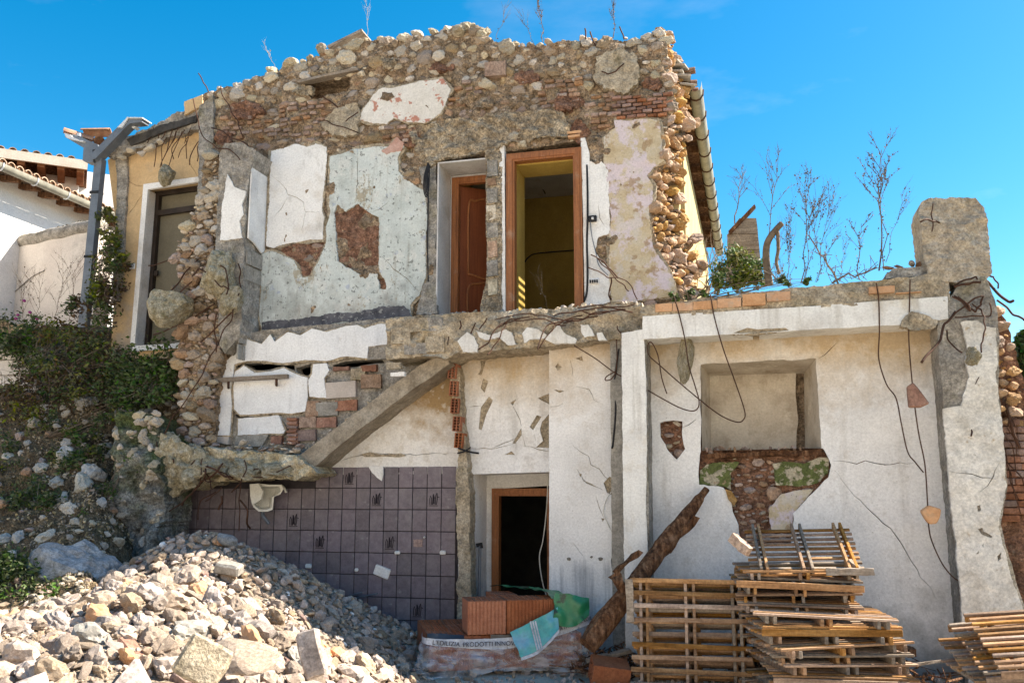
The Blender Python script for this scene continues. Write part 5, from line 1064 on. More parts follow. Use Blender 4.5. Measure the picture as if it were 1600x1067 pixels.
# ring beam and torn eave
sheet('ring_beam', [(163,236),(200,214),(260,186),(318,160),(334,150),(334,190),(318,200),(262,215),(215,232),(176,250)], m_concrete, och, y=OY-0.12, thick=0.5, res=0.06, amp=0.06, jit=0.03)
sheet('plaster_scrap', [(288,160),(316,148),(316,166),(288,180)], m_ochre, och, y=OY-0.16, thick=0.05, res=0.08, jit=0.01)
sheet('eave_black_strip', [(198,218),(250,196),(308,180),(306,190),(255,206),(205,228)], M('near_black_strip', [(0.3,(0.02,0.02,0.02)),(0.6,(0.07,0.065,0.06))], 8, bump=0.6), och, y=OY-0.17, thick=0.05, res=0.06, amp=0.02, jit=0.015)  # near-black strip along the torn eave
rs = random.Random(9); rk = variants(ANG, m_stone)
for (x, y, r) in ((175,236,14),(206,236,13),(233,232,12),(190,246,8),(222,240,8),(250,222,8)):
    o = bpy.data.objects.new('stone', rk[int(x) % 18]); link(o, och); k = (at(x+1,y,1.1)-at(x,y,1.1)).length; o.matrix_basis = xf(at(x,y,OY-0.15), (rs.uniform(0,1),.2,rs.uniform(0,6)), (r*k, r*k*.8, r*k*.65))
# metal gutter pieces and downpipe
m_alu = M('pale_sheet_metal', [(0.3,(0.50,0.52,0.55)),(0.6,(0.62,0.64,0.66))], 5, bump=0.1, rough=0.4, spec=0.5)
def plate(name, pts, Y, t, mat, par):
    P_ = [at(x,y,Y if not isinstance(Y,list) else Y[i]) for i,(x,y) in enumerate(pts)]; n = len(P_); v = P_+[p+Vector((0,t,0)) for p in P_]
    return obj(name, fix(mesh(name, v, [tuple(range(n)), tuple(range(2*n-1,n-1,-1))]+[(i,n+i,n+(i+1)%n,(i+1)%n) for i in range(n)])), mat, par)
Z0 = lambda q: zoom(0,160,4.85,q)
plate('gutter', Z0([(490,262),(530,285),(640,350),(700,360),(745,350),(740,320),(650,280),(560,250),(500,250)]), OY-0.35, 0.18, m_greymetal, och)
plate('lit_flashing', Z0([(487,232),(530,245),(545,262),(600,285),(634,292),(625,300),(545,282),(500,266)]), OY-0.40, 0.22, m_alu, och); plate('lit_flashing', Z0([(535,250),(560,232),(605,232),(606,258)]), OY-0.30, 0.12, m_alu, och)  # paler plates: sunlight on the gutter tops put into the colour
plate('gutter_box', Z0([(632,350),(700,355),(705,455),(640,450),(626,440)]), OY-0.35, 0.16, m_greymetal, och)
plate('gutter', Z0([(680,400),(960,118),(1075,120),(1075,150),(985,160),(950,190),(720,430),(700,430)]), OY-0.38, 0.16, m_greymetal, och)
plate('lit_flashing', Z0([(886,192),(960,118),(970,122),(925,190)]), OY-0.40, 0.05, m_alu, och); plate('lit_flashing', Z0([(958,112),(1078,114),(1078,121),(960,120)]), OY-0.41, 0.22, m_alu, och)
plate('gutter', Z0([(985,180),(1030,182),(1010,200)]), OY-0.3, 0.1, m_alu, och)
for (a,b,w_) in (((700,300),(740,260),0.12),((745,285),(790,265),0.1),((830,235),(850,225),0.12)):
    x, y = Z0([a])[0]; o = bpy.data.objects.new('roof_tile', TH); link(o, och); o.location = at(x,y,OY-0.1); o.rotation_euler = (R(rs.uniform(-30,30)), R(rs.uniform(-30,30)), R(rs.uniform(0,180)))
dp = obj('downpipe', bar_mesh('downpipe', at(157,250,OY-0.25), at(131,512,OY-0.25), 0.13, 0.10, up=(0,1,0)), m_greymetal, och)
obj('pipe_band', bar_mesh('pipe_band', at(151,300,OY-0.25), at(150.5,304,OY-0.25), 0.15, 0.12, up=(0,1,0)), m_dark, dp); obj('pipe_band', bar_mesh('pipe_band', at(142,400,OY-0.25), at(141.5,404,OY-0.25), 0.15, 0.12, up=(0,1,0)), m_dark, dp)
obj('pipe_spout', bar_mesh('pipe_spout', at(152,246,OY-0.25), at(160,252,OY-0.25), 0.17, 0.03, up=(0,1,0)), m_alu, dp)
# body of the ochre house behind
obj('side_wall', box_mesh('side_wall', at(185,300,OY).x-0.02, at(185,300,OY).x+0.15, OY+0.3, 6, 3.9, 7.0), m_ochre, och)
obj('roof', box_mesh('roof', at(185,300,OY).x-0.1, -7.4, OY+0.4, 6, 6.95, 7.1), m_concrete, och)

# ================================================================== neighbouring white houses behind
m_bgwhite = M('white_house_render', [(0.3,(0.66,0.64,0.62)),(0.6,(0.76,0.74,0.72))], 1.2, bump=0.2, layers=[dict(c=(0.52,0.47,0.42), scale=0.8, lo=0.56, hi=0.8, amt=0.5)])
WX = -13.2
wh = thing('white_house', 'white house at the far left with tiled eave and gutter', 'house', (WX-3, 9, 3.5))
e0, e1 = atx(-120,206,WX+0.45), atx(176,342,WX+0.45); ez = (e0.z+e1.z)/2
y0_, y1_ = atx(-140,300,WX).y, atx(182,300,WX).y
obj('wall', box_mesh('wall', WX-6, WX, y0_, y1_+0.6, 1.5, ez+0.05), m_bgwhite, wh)
v, f = [], []
for i in range(21):
    y = y0_+(y1_+0.5-y0_)*i/20
    for (a, b) in prof: v.append((WX+0.52+a*0.85, y, ez+b*0.85))
    if i:
        o = (i-1)*7
        for k in range(6): f.append((o+k, o+k+1, o+7+k+1, o+7+k))
g2 = obj('gutter', mesh('gutter', v, f, True), bpy.data.materials['weathered_zinc'], wh)
for i in range(6):
    y = y0_+0.4+i*(y1_-y0_)/6; obj('gutter_strap', mesh('gutter_strap', *tube_data([(WX+0.52+a*0.95, y, ez+b*0.95) for a,b in prof], 0.015, 5)), m_alu, g2)
rf2 = obj('roof', bar_mesh('roof', (WX-2.6,y0_,ez+1.02), (WX-2.6,y1_+0.5,ez+1.02), 6.4, 0.10, up=(0.3,0,1)), m_timber, wh)
nt2 = int((y1_+0.5-y0_)/0.2); m_paletile = M('sunlit_clay_tile', [(0.3,(0.36,0.23,0.15)),(0.6,(0.50,0.36,0.26))], 6, bump=0.3, rnd=0.2)
TH2 = TH.copy(); TH2.materials.clear(); TH2.materials.append(m_paletile)
for i in range(nt2):
    for j in range(2):
        o = bpy.data.objects.new('roof_tile', TH2); link(o, rf2); o.location = (WX+0.50-j*0.33, y0_+0.1+i*0.2, ez+0.09+j*0.11); o.rotation_euler = (0, R(18), R(90+random.uniform(-2,2))); o.scale = (1.05,1,1)
for i in range(10): obj('rafter', bar_mesh('rafter', (WX-0.2,y0_+0.3+i*(y1_-y0_)/10,ez+0.04), (WX+0.42,y0_+0.3+i*(y1_-y0_)/10,ez-0.06), 0.12, 0.10), m_timber, rf2)
# higher house further back
h2 = thing('upper_white_house', 'white house behind with wide eave on brown wooden rafters', 'house', (-17, 14, 4))
q0, q1 = atd(-160,236,18.0), atd(137,257,19.5); q1.z = q0.z = (q0.z+q1.z)/2
dirn = (q1-q0).normalized(); nb = Vector((-dirn.y, dirn.x, 0))     # away from the camera
if nb.y < 0: nb = -nb
def hbox(name, s0, s1, d0, d1, z0, z1, mat, par):
    v = [q0+dirn*s+nb*d+Vector((0,0,z)) for s in (s0,s1) for d in (d0,d1) for z in (z0,z1)]
    return obj(name, fix(mesh(name, v, [(0,1,3,2),(4,6,7,5),(0,4,5,1),(2,3,7,6),(0,2,6,4),(1,5,7,3)])), mat, par)
Ls = (q1-q0).length
hbox('wall', 0, Ls-0.15, 0.95, 6, -4.0, 0.35, m_bgwhite, h2)
hbox('wall', Ls-0.15, Ls+1.2, 1.6, 6, -4.0, 0.5, m_bgwhite, h2)
rf3 = hbox('roof', -0.2, Ls, 0, 6, 0.10, 0.18, m_timber, h2)
hbox('fascia', -0.2, Ls, -0.06, 0.0, 0.0, 0.20, M('pale_fascia_board', [(0.3,(0.50,0.44,0.36)),(0.6,(0.58,0.52,0.44))], 4), h2)
m_rafter = M('red_brown_rafter', [(0.3,(0.17,0.075,0.035)),(0.6,(0.26,0.12,0.055))], 4, bump=0.3)
nr = 9
for i in range(nr): hbox('rafter', 0.2+i*(Ls-0.4)/(nr-1), 0.34+i*(Ls-0.4)/(nr-1), 0.02, 1.0, -0.06, 0.09, m_rafter, rf3)
for i in range(int(Ls/0.22)):
    o = bpy.data.objects.new('roof_tile', TH2); link(o, rf3); o.location = q0+dirn*(i*0.22)+nb*0.02+Vector((0,0,0.20)); o.rotation_euler = (R(14), 0, math.atan2(dirn.y, dirn.x)+R(random.uniform(-3,3)))
v, f = tube_data([q1+nb*1.5+dirn*0.1+Vector((0,0,-0.1)), q1+nb*1.5+dirn*0.75+Vector((0,0,-0.9)), q1+nb*1.5+dirn*0.75+Vector((0,0,-2.6))], 0.06, 6); obj('downpipe', mesh('downpipe', v, f), m_bronze, h2)
# garden wall with rounded coping
gw = thing('garden_wall', 'low pale garden wall with rounded coping behind the shrubs', 'wall', (-10.5, 3.5, 3.5))
g0, g1 = atd(-140,410,19.0), atd(156,351,16.0); g1.z = g0.z = (g0.z+g1.z)/2
d2 = (g1-g0).normalized(); L2 = (g1-g0).length
def gbox(name, s0, s1, w0, w1, z0, z1, mat):
    nn = Vector((-d2.y, d2.x, 0)); v = [g0+d2*s+nn*d+Vector((0,0,z)) for s in (s0,s1) for d in (w0,w1) for z in (z0,z1)]
    return obj(name, fix(mesh(name, v, [(0,1,3,2),(4,6,7,5),(0,4,5,1),(2,3,7,6),(0,2,6,4),(1,5,7,3)])), mat, gw)
m_gwall = M('stained_garden_wall', [(0.3,(0.52,0.46,0.42)),(0.6,(0.62,0.57,0.52))], 1.5, bump=0.3, layers=[dict(c=(0.30,0.27,0.24), scale=1.6, lo=0.56, hi=0.72, amt=0.6)])
gbox('wall', 0, L2, 0, 0.3, -3.6, -0.10, m_gwall)
v, f = tube_data([g0+d2*(L2*i/30)+Vector((-0.0,0.06,-0.03+0.012*math.sin(i*1.7))) for i in range(31)], 0.13, 10); obj('coping', mesh('coping', v, f, True), m_concrete, gw)
tube('wall_crack', [g0+d2*(L2*t)+Vector((d2.y*0.012,-d2.x*0.012,-z)) for t, z in ((0.50,1.3),(0.56,1.1),(0.62,1.0),(0.70,0.78),(0.76,0.7))], 0.009, m_concrete, gw)
# mossy bits on the coping
rs = random.Random(4); it = []
for k in range(60): it.append((ANG[k % 18], xf(g0+d2*(L2*rs.random())+Vector((0,0.1,0.09)), (rs.uniform(0,3),rs.uniform(0,3),0), (rs.uniform(.04,.12),.07,rs.uniform(.02,.05)))))
merged('moss_clumps', it, M('dark_moss', [(0.3,(0.03,0.028,0.02)),(0.6,(0.075,0.065,0.04))], 20, bump=0.8), gw, kind='stuff')
# whitewashed block wall low on the left
bw = thing('block_wall', 'whitewashed block wall half hidden by shrubs at the left edge', 'wall', (-10.2, 1.2, 3))
for r_ in range(5):
    for c in range(6):
        x0 = -70+c*26+(r_ % 2)*13; y0 = 540+r_*24
        if x0 > 34: continue
        sheet('block', [(x0,y0),(x0+24.5,y0-1),(x0+24.5,y0+21),(x0,y0+22)], m_gwall, bw, y=1.35, thick=0.3, res=0.15, amp=0.01, jit=0.004)
sheet('mortar_core', [(-75,538),(50,534),(40,665),(-75,665)], m_concrete, bw, y=1.38, thick=0.2, res=0.3, amp=0)

# ================================================================== embankment on the left
def sstep(t): t = min(1, max(0, t)); return t*t*(3-2*t)
def bank_y(px, py):
    t = (py-520)/420.0
    return 2.2-4.1*t + 1.5*sstep((px-130)/130)*max(0, t)*1.5 + (0.5*sstep((px-150)/120) if py < 640 else 0.5*sstep((px-150)/120)*max(0,(700-py)/60) if py < 700 else 0)*0
def bank_pt(px, py, n=1.0):
    Y = bank_y(px, py); p = at(px, py, Y); k = fbm(p, 1.3, 4)*0.16*n + fbm(p+Vector((9,0,0)), 4.5, 3)*0.06*n
    return p+Vector((0.3*k, -0.6*k, 0.7*k))
v, f = [], []; xs = list(range(-420, 0, 30))+list(range(0, 300, 6)); ys = list(range(505, 1100, 7))
for py in ys:
    for px in xs: v.append(bank_pt(px, py))
n = len(xs)
for j in range(len(ys)-1):
    for i in range(n-1): f.append((j*n+i, (j+1)*n+i, (j+1)*n+i+1, j*n+i+1))
bank = obj('embankment', mesh('embankment', v, f, True), m_soil, None, kind='structure')
obj('upper_terrace', box_mesh('upper_terrace', -30, -7.45, 1.9, 40, GZ, 3.95), m_soil, None, kind='structure')
# rough concrete face between bank and tiles
m_rough = M('rough_mossy_concrete', [(0.3,(0.15,0.15,0.135)),(0.5,(0.27,0.265,0.24)),(0.75,(0.42,0.41,0.38))], 4.5, grain=0.5, blot=0.5, bump=1.0, bscale=24, bdist=0.04, layers=[dict(c=(0.085,0.115,0.03), scale=2.2, lo=0.56, hi=0.80, amt=0.9, zr=(1.5,2.8), zw=0.3), dict(c=(0.10,0.095,0.085), scale=1.5, lo=0.56, hi=0.7, amt=0.6, stretch=(1,1,0.4))], bump2=0.8)
ret = sheet('retaining_face', [(176,668),(192,640),(232,650),(252,700),(258,770),(250,850),(242,905),(235,1000),(158,1000),(140,930),(162,860),(170,760)], m_rough, None, dict(label='rough mossy concrete retaining face beside the tiled wall', category='wall'), y=0.02, thick=0.6, res=0.045, amp=0.22, ns=2.4, jit=0.05)
RS = LAST[0]
def boulder(label, x, y, rx, rz, Y, seed, mat):
    k = (at(x+1,y,Y)-at(x,y,Y)).length; o = obj('boulder', chunk_rock(seed, 0.45, sub=4), mat, None, label=label, category='boulder'); o.matrix_basis = xf(at(x,y,Y), (.2,.3,.4), (rx*k, rx*k*.7, rz*k)); return o
m_bluestone = M('pale_blue_grey_rock', [(0.3,(0.20,0.215,0.23)),(0.5,(0.32,0.335,0.35)),(0.75,(0.43,0.445,0.46))], 3, grain=0.3, blot=0.35, bump=0.8, bscale=30, bdist=0.02, layers=[dict(c=(0.16,0.17,0.14), scale=4, lo=0.58, hi=0.68, amt=0.7)])
boulder('large pale blue-grey boulder at the foot of the bank', 122, 898, 62, 54, -1.25, 22, m_bluestone)
for k in range(130):
    x = random.uniform(178,248); y = random.uniform(645,905); 
    if random.random() > (0.9 if y < 745 else 0.25): continue
    p = at(x, y, 0.02); p.y += fbm((p.x, RS, p.z), 2.4, 4)*0.20; r = random.uniform(.03,.11)
    STONES.append(('ang', xf(p, (random.uniform(-.5,.5),random.uniform(-.5,.5),random.uniform(0,6)), (r,r*.6,r*.65)), r*.95, ret, 'pale'))
# stones lying on the bank
rs = random.Random(50); bst, small = [], []; placed = []
m_whitestone = stone_mat('white_limestone', (0.32,0.30,0.26), (0.46,0.435,0.39), (0.58,0.555,0.51), rnd=0.2)
bk_mats = [variants(ROUGH, m_stone), variants(ROUGH, m_stone_pink), variants(ROUGH, m_whitestone)]
big = [(140,634,17,8),(193,644,18,9),(229,646,14,7),(75,645,10,6),(210,695,12,13),(108,712,12,13),(150,736,15,12),(130,752,14,12),(113,793,12,10),(160,788,7,8),(92,752,9,7),(75,838,12,9),(13,842,14,7),(33,842,7,8),(20,865,8,7),(46,882,8,8),(46,700,6,4),(14,715,7,5),(66,730,8,6),(180,705,8,5),(225,690,7,5),(105,690,7,5),(165,690,9,5),(190,672,10,5),(100,770,10,7),(120,815,8,6)]
for (x, y, a, b) in big: placed.append((x, y, a*1.25, b*1.3, 1))
for t in range(1500):
    x = rs.uniform(-60,275); y = rs.uniform(600,960); w_ = rs.uniform(3,8) if rs.random() < .8 else rs.uniform(7,13)
    dens = sstep((x-20)/120)*0.9+0.15
    if rs.random() > dens or (x > 185 and y > 700): continue
    if any(((x-a)/(w_+c))**2+((y-b)/((w_+d)*.8))**2 < 1.1 for a, b, c, d, _ in placed): continue
    placed.append((x, y, w_, w_*rs.uniform(.5,.8), 0))
placed.sort(key=lambda q: -q[2]); it = []
for i, (x, y, a, b, bg) in enumerate(placed):
    p = bank_pt(x, y); k = (at(x+1,y,p.y)-at(x,y,p.y)).length; mx = xf(p+Vector((0,-0.3*b*k,0)), (rs.uniform(-.3,.3),rs.uniform(-.3,.3),rs.uniform(0,6)), (a*k, a*k*.85, b*k))
    if i < 170:
        o = bpy.data.objects.new('stone', bk_mats[2 if bg else 0 if rs.random() < .75 else 1][i % 18]); link(o, bank); o.matrix_basis = mx
    else: it.append((ANG[i % 18], mx))
for t in range(9000):
    x = rs.uniform(-80,290); y = rs.uniform(590,1000); 
    if rs.random() > 0.25+0.75*sstep((x+10)/120): continue
    p = bank_pt(x, y); r = rs.uniform(0.008,0.032); it.append((ANG[t % 18], xf(p, (rs.uniform(0,3),rs.uniform(0,3),rs.uniform(0,6)), (r,r*.8,r*.6))))
merged('stone_chips', it, stone_mat('bank_stone_chips', (0.17,0.125,0.075), (0.30,0.235,0.15), (0.43,0.36,0.25), rnd=0.45, island=True), bank, kind='stuff')
# red leaf-like tile scrap on the bank
o = bpy.data.objects.new('tile_scrap', variants(SLABR, m_brick)[0]); link(o, bank); o.matrix_basis = xf(bank_pt(20,703)+Vector((0,-.05,.02)), (.3,.2,.4), (.07,.05,.05))

# ================================================================== rubble heap in the foreground
CONES = [(-6.05,-0.65,1.50,0.55),(-5.2,-3.0,1.16,0.46),(-5.7,-1.9,1.10,0.45),(-7.1,-2.7,0.88,0.36),(-4.5,-4.3,0.98,0.50),(-5.8,-4.4,1.05,0.42),(-6.6,-0.3,1.32,0.55)]
def heap_z(x, y):
    s = 0.0
    for (cx, cy, h, sl) in CONES:
        d = math.hypot(x-cx, y-cy); hh_ = h-sl*math.sqrt(d*d+0.09)+sl*0.3; s += math.exp(9*hh_)
    z = math.log(s+math.exp(9*0.0))/9
    return z + fbm((x,y,0), 1.5, 3)*0.08
def heap_n(x, y):
    e = 0.06; return Vector((heap_z(x-e,y)-heap_z(x+e,y), heap_z(x,y-e)-heap_z(x,y+e), 2*e)).normalized()
v, f = [], []; xs = np.arange(-10.5,-1.6,0.12); ys = np.arange(-7.5,0.7,0.12)
for y in ys:
    for x in xs:
        z = heap_z(x, y); v.append((x, y, z if z > GZ-0.05 else GZ-0.15))
n = len(xs)
for j in range(len(ys)-1):
    for i in range(n-1): f.append((j*n+i, j*n+i+1, (j+1)*n+i+1, (j+1)*n+i))
heap = thing('rubble_heap', 'big heap of pale broken stone rubble in front of the tiled wall', 'rubble', (-5.3,-2.5,GZ))
obj('gravel_base', mesh('gravel_base', v, f, True), m_gravel, heap)
rs = random.Random(60); pl = []; grid = {}
def far_ok(x, y, r):
    gx, gy = int(x//0.4), int(y//0.4)
    for a in (-1,0,1):
        for b in (-1,0,1):
            for (x2,y2,r2) in grid.get((gx+a,gy+b), ()):
                if (x-x2)**2+(y-y2)**2 < ((r+r2)*0.72)**2: return False
    grid.setdefault((gx,gy), []).append((x,y,r)); return True
HV = variants(ROUGH, m_rubble)+variants(ROUGH, m_rubble)+variants(SLABR, m_rubble); HB = variants(ROUGH, m_brick); HO = variants(ROUGH, m_hollow_old); HG = variants(ROUGH, m_smooth_conc); HR = variants(ROUND, m_rubble)
stones = []
for (num, r0, r1) in ((520,0.105,0.165),(3000,0.07,0.11),(12000,0.035,0.07),(26000,0.015,0.035)):
    for t in range(num):
        x = rs.uniform(-9.5,-2.5); y = rs.uniform(-6.6,0.35)
        z = heap_z(x, y)
        if z < GZ+0.03: continue
        if r0 > 0.12 and (rs.random() < 0.55 or y > -1.5): continue
        r = rs.uniform(r0, r1)
        if y > -1.8 and r > 0.085: continue
        if not far_ok(x, y, r*0.9): continue
        stones.append((x, y, z, r))
# only what can be seen from a step around the camera
def px_of(p):
    d = Vector(p)-CAM; zc = d.dot(_f); return 800+F_PX*d.dot(_r)/zc, 533.5-F_PX*d.dot(_u)/zc, zc
keep = []
for s in stones:
    a, b, zc = px_of((s[0],s[1],s[2]))
    if -200 < a < 1800 and b < 1200: keep.append((s[3]/zc if (0 <= a <= 1600 and b <= 1067) else 0, s))
keep.sort(key=lambda q: -q[0]); it = []
for i, (_, (x, y, z, r)) in enumerate(keep):
    nrm = heap_n(x, y); q = nrm.to_track_quat('Z','Y').to_matrix().to_4x4()
    mx = Matrix.Translation(Vector((x,y,z))+nrm*r*0.30) @ q @ Euler((rs.uniform(-.6,.6),rs.uniform(-.6,.6),rs.uniform(0,6.28))).to_matrix().to_4x4() @ Matrix.Diagonal((r*rs.uniform(.9,1.35), r*rs.uniform(.75,1.05), r*rs.uniform(.55,.95), 1))
    if i < 300:
        u_ = rs.random(); lst = HB if u_ < .015 else HO if u_ < .04 else HG if u_ < 0.10 else HR if u_ < 0.16 else HV
        o = bpy.data.objects.new('stone', lst[rs.randrange(len(lst))]); link(o, heap); o.matrix_basis = mx
    else: it.append((ANG[i % 18] if r > 0.05 else ANG[i % 5], mx))
cut = {}
for q in it: cut.setdefault(rs.choices(('s','b','c','p'), (88,4,5,3))[0], []).append(q)
merged('small_rubble', cut['s'], m_rubble_i, heap, kind='stuff')
for kx, nm, mt in (('b','brick_crumbs',m_brick),('c','concrete_crumbs',m_smooth_conc),('p','plaster_crumbs',m_white)): merged(nm, cut[kx], mt, heap, kind='stuff')
# a few pieces worth naming
def loose(name, label, cat, x, y, Y, dims, rot, mat, kind='box', dz=0.0):
    p = at(x, y, Y); me = box_mesh(name, -dims[0]/2, dims[0]/2, -dims[1]/2, dims[1]/2, -dims[2]/2, dims[2]/2, 0.02) if kind == 'box' else chunk_rock(int(x), 0.3, sub=3)
    if kind == 'box':
        bm = bmesh.new(); bm.from_mesh(me); bmesh.ops.subdivide_edges(bm, edges=bm.edges[:], cuts=2, use_grid_fill=True)
        for v_ in bm.verts: v_.co += Vector((1,1,1))*fbm(v_.co+Vector((x,0,0)), 6, 3)*0.02
        bm.to_mesh(me); bm.free(); o = obj(name, me, mat, None, label=label, category=cat); o.location = p; o.rotation_euler = rot
    else: o = obj(name, me, mat, None, label=label, category=cat); o.matrix_basis = xf(p, rot, [d/2 for d in dims])
    return o
loose('concrete_block', 'smooth grey concrete block lying on the shaded side of the heap', 'concrete', 359, 887, -1.35, (0.27,0.16,0.12), (.3,.15,.1), m_smooth_conc)
loose('concrete_slab', 'tan flat slab standing on edge at the front of the heap', 'slab', 317, 1034, -4.6, (0.30,0.09,0.27), (-.35,.5,.35), m_concrete_tan)
loose('concrete_slab', 'long narrow slab tilted upright right of the heap centre', 'slab', 487, 1020, -3.6, (0.17,0.08,0.34), (-.3,-.35,.2), m_rubble)
loose('stone_slab', 'wide flat pale stone on the front of the heap', 'stone', 380, 1024, -4.2, (0.46,0.36,0.13), (.5,.1,.3), m_rubble, 'rock')
loose('broken_brick', 'orange-brown broken brick lying among the pale stones', 'brick', 205, 1019, -4.3, (0.26,0.12,0.12), (.2,.5,-.3), m_brick)
loose('stone_slab', 'long white stone lying at the left front of the heap', 'stone', 97, 998, -3.6, (0.42,0.24,0.16), (.3,.1,.2), m_rubble, 'rock')
loose('white_stone', 'bluish white angular stone on top of the heap by the tiles', 'stone', 357, 844, -0.75, (0.26,0.2,0.15), (.2,.5,.6), m_bluestone, 'rock')

# ================================================================== pack of hollow bricks in torn film
TH_ = R(26); PK = at(670,1064,-1.1); PK.z = GZ
U_ = Vector((math.cos(TH_), math.sin(TH_), 0)); V_ = Vector((-math.sin(TH_), math.cos(TH_), 0))
hbm = hollow_mesh('hollow_block', 0.255, 0.33, 0.42, 5, 7, 0.011)
bm = bmesh.new(); bm.from_mesh(hbm); bmesh.ops.rotate(bm, verts=bm.verts, cent=(0,0,0), matrix=Matrix.Rotation(R(-90),3,'X')); bmesh.ops.translate(bm, verts=bm.verts, vec=(0,0,0.33)); bm.to_mesh(hbm); bm.free(); hbm.materials.append(m_hollow)
def solid_sides(W_, D_, H_):      # outer skin with vertical scoring
    b = Bag()
    for (x0,x1,y0,y1) in ((-W_/2-0.003,-W_/2,-D_/2,D_/2),(W_/2,W_/2+0.003,-D_/2,D_/2),(-W_/2,W_/2,-D_/2-0.003,-D_/2),(-W_/2,W_/2,D_/2,D_/2+0.003)):
        me = box_mesh('x', x0,x1,y0,y1,0.004,H_-0.004); b.add([v.co for v in me.vertices],[tuple(p.vertices) for p in me.polygons]); bpy.data.meshes.remove(me)
    k = 10
    for i in range(k):
        x = -W_/2+(i+0.5)*W_/k; me = box_mesh('x', x-W_/k*0.30, x+W_/k*0.30, -D_/2-0.012, -D_/2-0.003, 0.006, H_-0.006); b.add([v.co for v in me.vertices],[tuple(p.vertices) for p in me.polygons]); bpy.data.meshes.remove(me)
    return fix(b.mesh('block_skin'))
hsk = solid_sides(0.255, 0.42, 0.33); hsk.materials.append(m_hollow)
def hblock(u, v, z, label, rz=0.0, rx=0.0, sx=1.0):
    e = thing('hollow_block', label, 'brick', tuple(PK+U_*u+V_*v+Vector((0,0,z))), 'hollow clay blocks of the torn pack'); e.rotation_euler = (rx, 0, TH_+rz); e.scale = (sx, 1, 1)
    for nm, me in (('block_web', hbm), ('block_skin', hsk)):
        o = bpy.data.objects.new(nm, me); col.objects.link(o); o.parent = e
nth = ['leftmost','second from the left','third from the left','fourth from the left','fifth from the left','rightmost']
for j, rw in enumerate(('front','middle','back')):
    for k in range(6 if j == 0 else 5): hblock(0.13+k*0.262, 0.22+j*0.43, 0.06, f'hollow clay block, {nth[k]} of the {rw} row in the bottom layer', random.uniform(-.02,.02))
hblock(0.58, 0.20, 0.40, 'wide hollow clay block, left one of the two on top at the front', 0, 0, 1.5); hblock(0.97, 0.21, 0.40, 'wide hollow clay block, right one of the two on top at the front', .02, 0, 1.45)
hblock(1.30, 0.22, 0.40, 'hollow clay block on top of the pack, under the green film', -.02); hblock(0.86, 0.70, 0.40, 'hollow clay block at the back of the pack beneath the doorway', .05)
obj('pallet_base', box_mesh('pallet_base', 0,1,0,1,0,1), m_pallet, None) if False else None
# torn printed film
m_film = bpy.data.materials.new('clear_wrinkled_film'); m_film.use_nodes = True
P_ = m_film.node_tree.nodes['Principled BSDF']; P_.inputs['Base Color'].default_value = (0.62,0.64,0.68,1); P_.inputs['Roughness'].default_value = 0.25; 
_n = m_film.node_tree; _t = _n.nodes.new('ShaderNodeTexNoise'); _t.inputs['Scale'].default_value = 9; _t.inputs['Detail'].default_value = 6; _m = _n.nodes.new('ShaderNodeMapRange')
_m.inputs['From Min'].default_value = 0.35; _m.inputs['From Max'].default_value = 0.7; _m.inputs['To Min'].default_value = 0.08; _m.inputs['To Max'].default_value = 0.62; _n.links.new(_t.outputs['Fac'], _m.inputs[0]); _n.links.new(_m.outputs[0], P_.inputs['Alpha'])
_b = _n.nodes.new('ShaderNodeBump'); _b.inputs['Strength'].default_value = 0.9; _b.inputs['Distance'].default_value = 0.03; _n.links.new(_t.outputs['Fac'], _b.inputs['Height']); _n.links.new(_b.outputs[0], P_.inputs['Normal'])
P_.inputs['Specular IOR Level'].default_value = 0.6
m_fwhite = M('white_printed_film', [(0.3,(0.34,0.38,0.45)),(0.6,(0.48,0.51,0.57))], 4, grain=0.2, blot=0.2, bump=0.3, bscale=12, rough=0.35, spec=0.5)
m_fgreen = M('green_printed_film', [(0.3,(0.012,0.13,0.055)),(0.6,(0.02,0.20,0.085))], 4, bump=0.4, bscale=10, rough=0.35, spec=0.5, layers=[dict(c=(0.012,0.02,0.02), scale=5, lo=0.56, hi=0.60, amt=0.9)])
m_fteal = M('teal_printed_film', [(0.3,(0.03,0.24,0.24)),(0.45,(0.06,0.34,0.33)),(0.6,(0.10,0.33,0.46)),(0.8,(0.20,0.32,0.42))], 5, bump=0.3, bscale=10, rough=0.35, spec=0.5)
wrap = thing('printed_film', 'torn green and clear printed film draped round the clay blocks', 'plastic film', tuple(PK))
def ribbon(name, path, mat, n=24, m=8, wr=0.02, sd_=0, th=0.0):
    """path: list of (top point, bottom point); a wrinkled sheet between them"""
    T_ = spline([a for a,b in path], n//max(1,len(path)-1)); B_ = spline([b for a,b in path], n//max(1,len(path)-1)); v, f = [], []
    for i in range(len(T_)):
        for j in range(m+1):
            p = T_[i].lerp(B_[i], j/m); k = fbm(p+Vector((sd_,0,0)), 7, 3)*wr; v.append(p+Vector((k*.4,-abs(k)-0.004,k*.4)))
    for i in range(len(T_)-1):
        for j in range(m): o = i*(m+1)+j; f.append((o,o+1,o+m+2,o+m+1))
    return obj(name, mesh(name, v, f, True), mat, wrap)
def pk(u, v, z): return PK+U_*u+V_*v+Vector((0,0,z))
ribbon('clear_film', [(pk(-.03,.30,.36),pk(-.06,.25,.04)),(pk(-.03,0.0,.33),pk(-.08,-.08,.02)),(pk(.3,-.02,.31),pk(.3,-.10,.02)),(pk(.7,-.02,.29),pk(.7,-.05,.05)),(pk(1.15,-.02,.36),pk(1.15,-.06,.04)),(pk(1.62,-.02,.50),pk(1.68,-.10,.02)),(pk(1.66,.3,.5),pk(1.72,.3,.03))], m_film, 60, 16, 0.11)
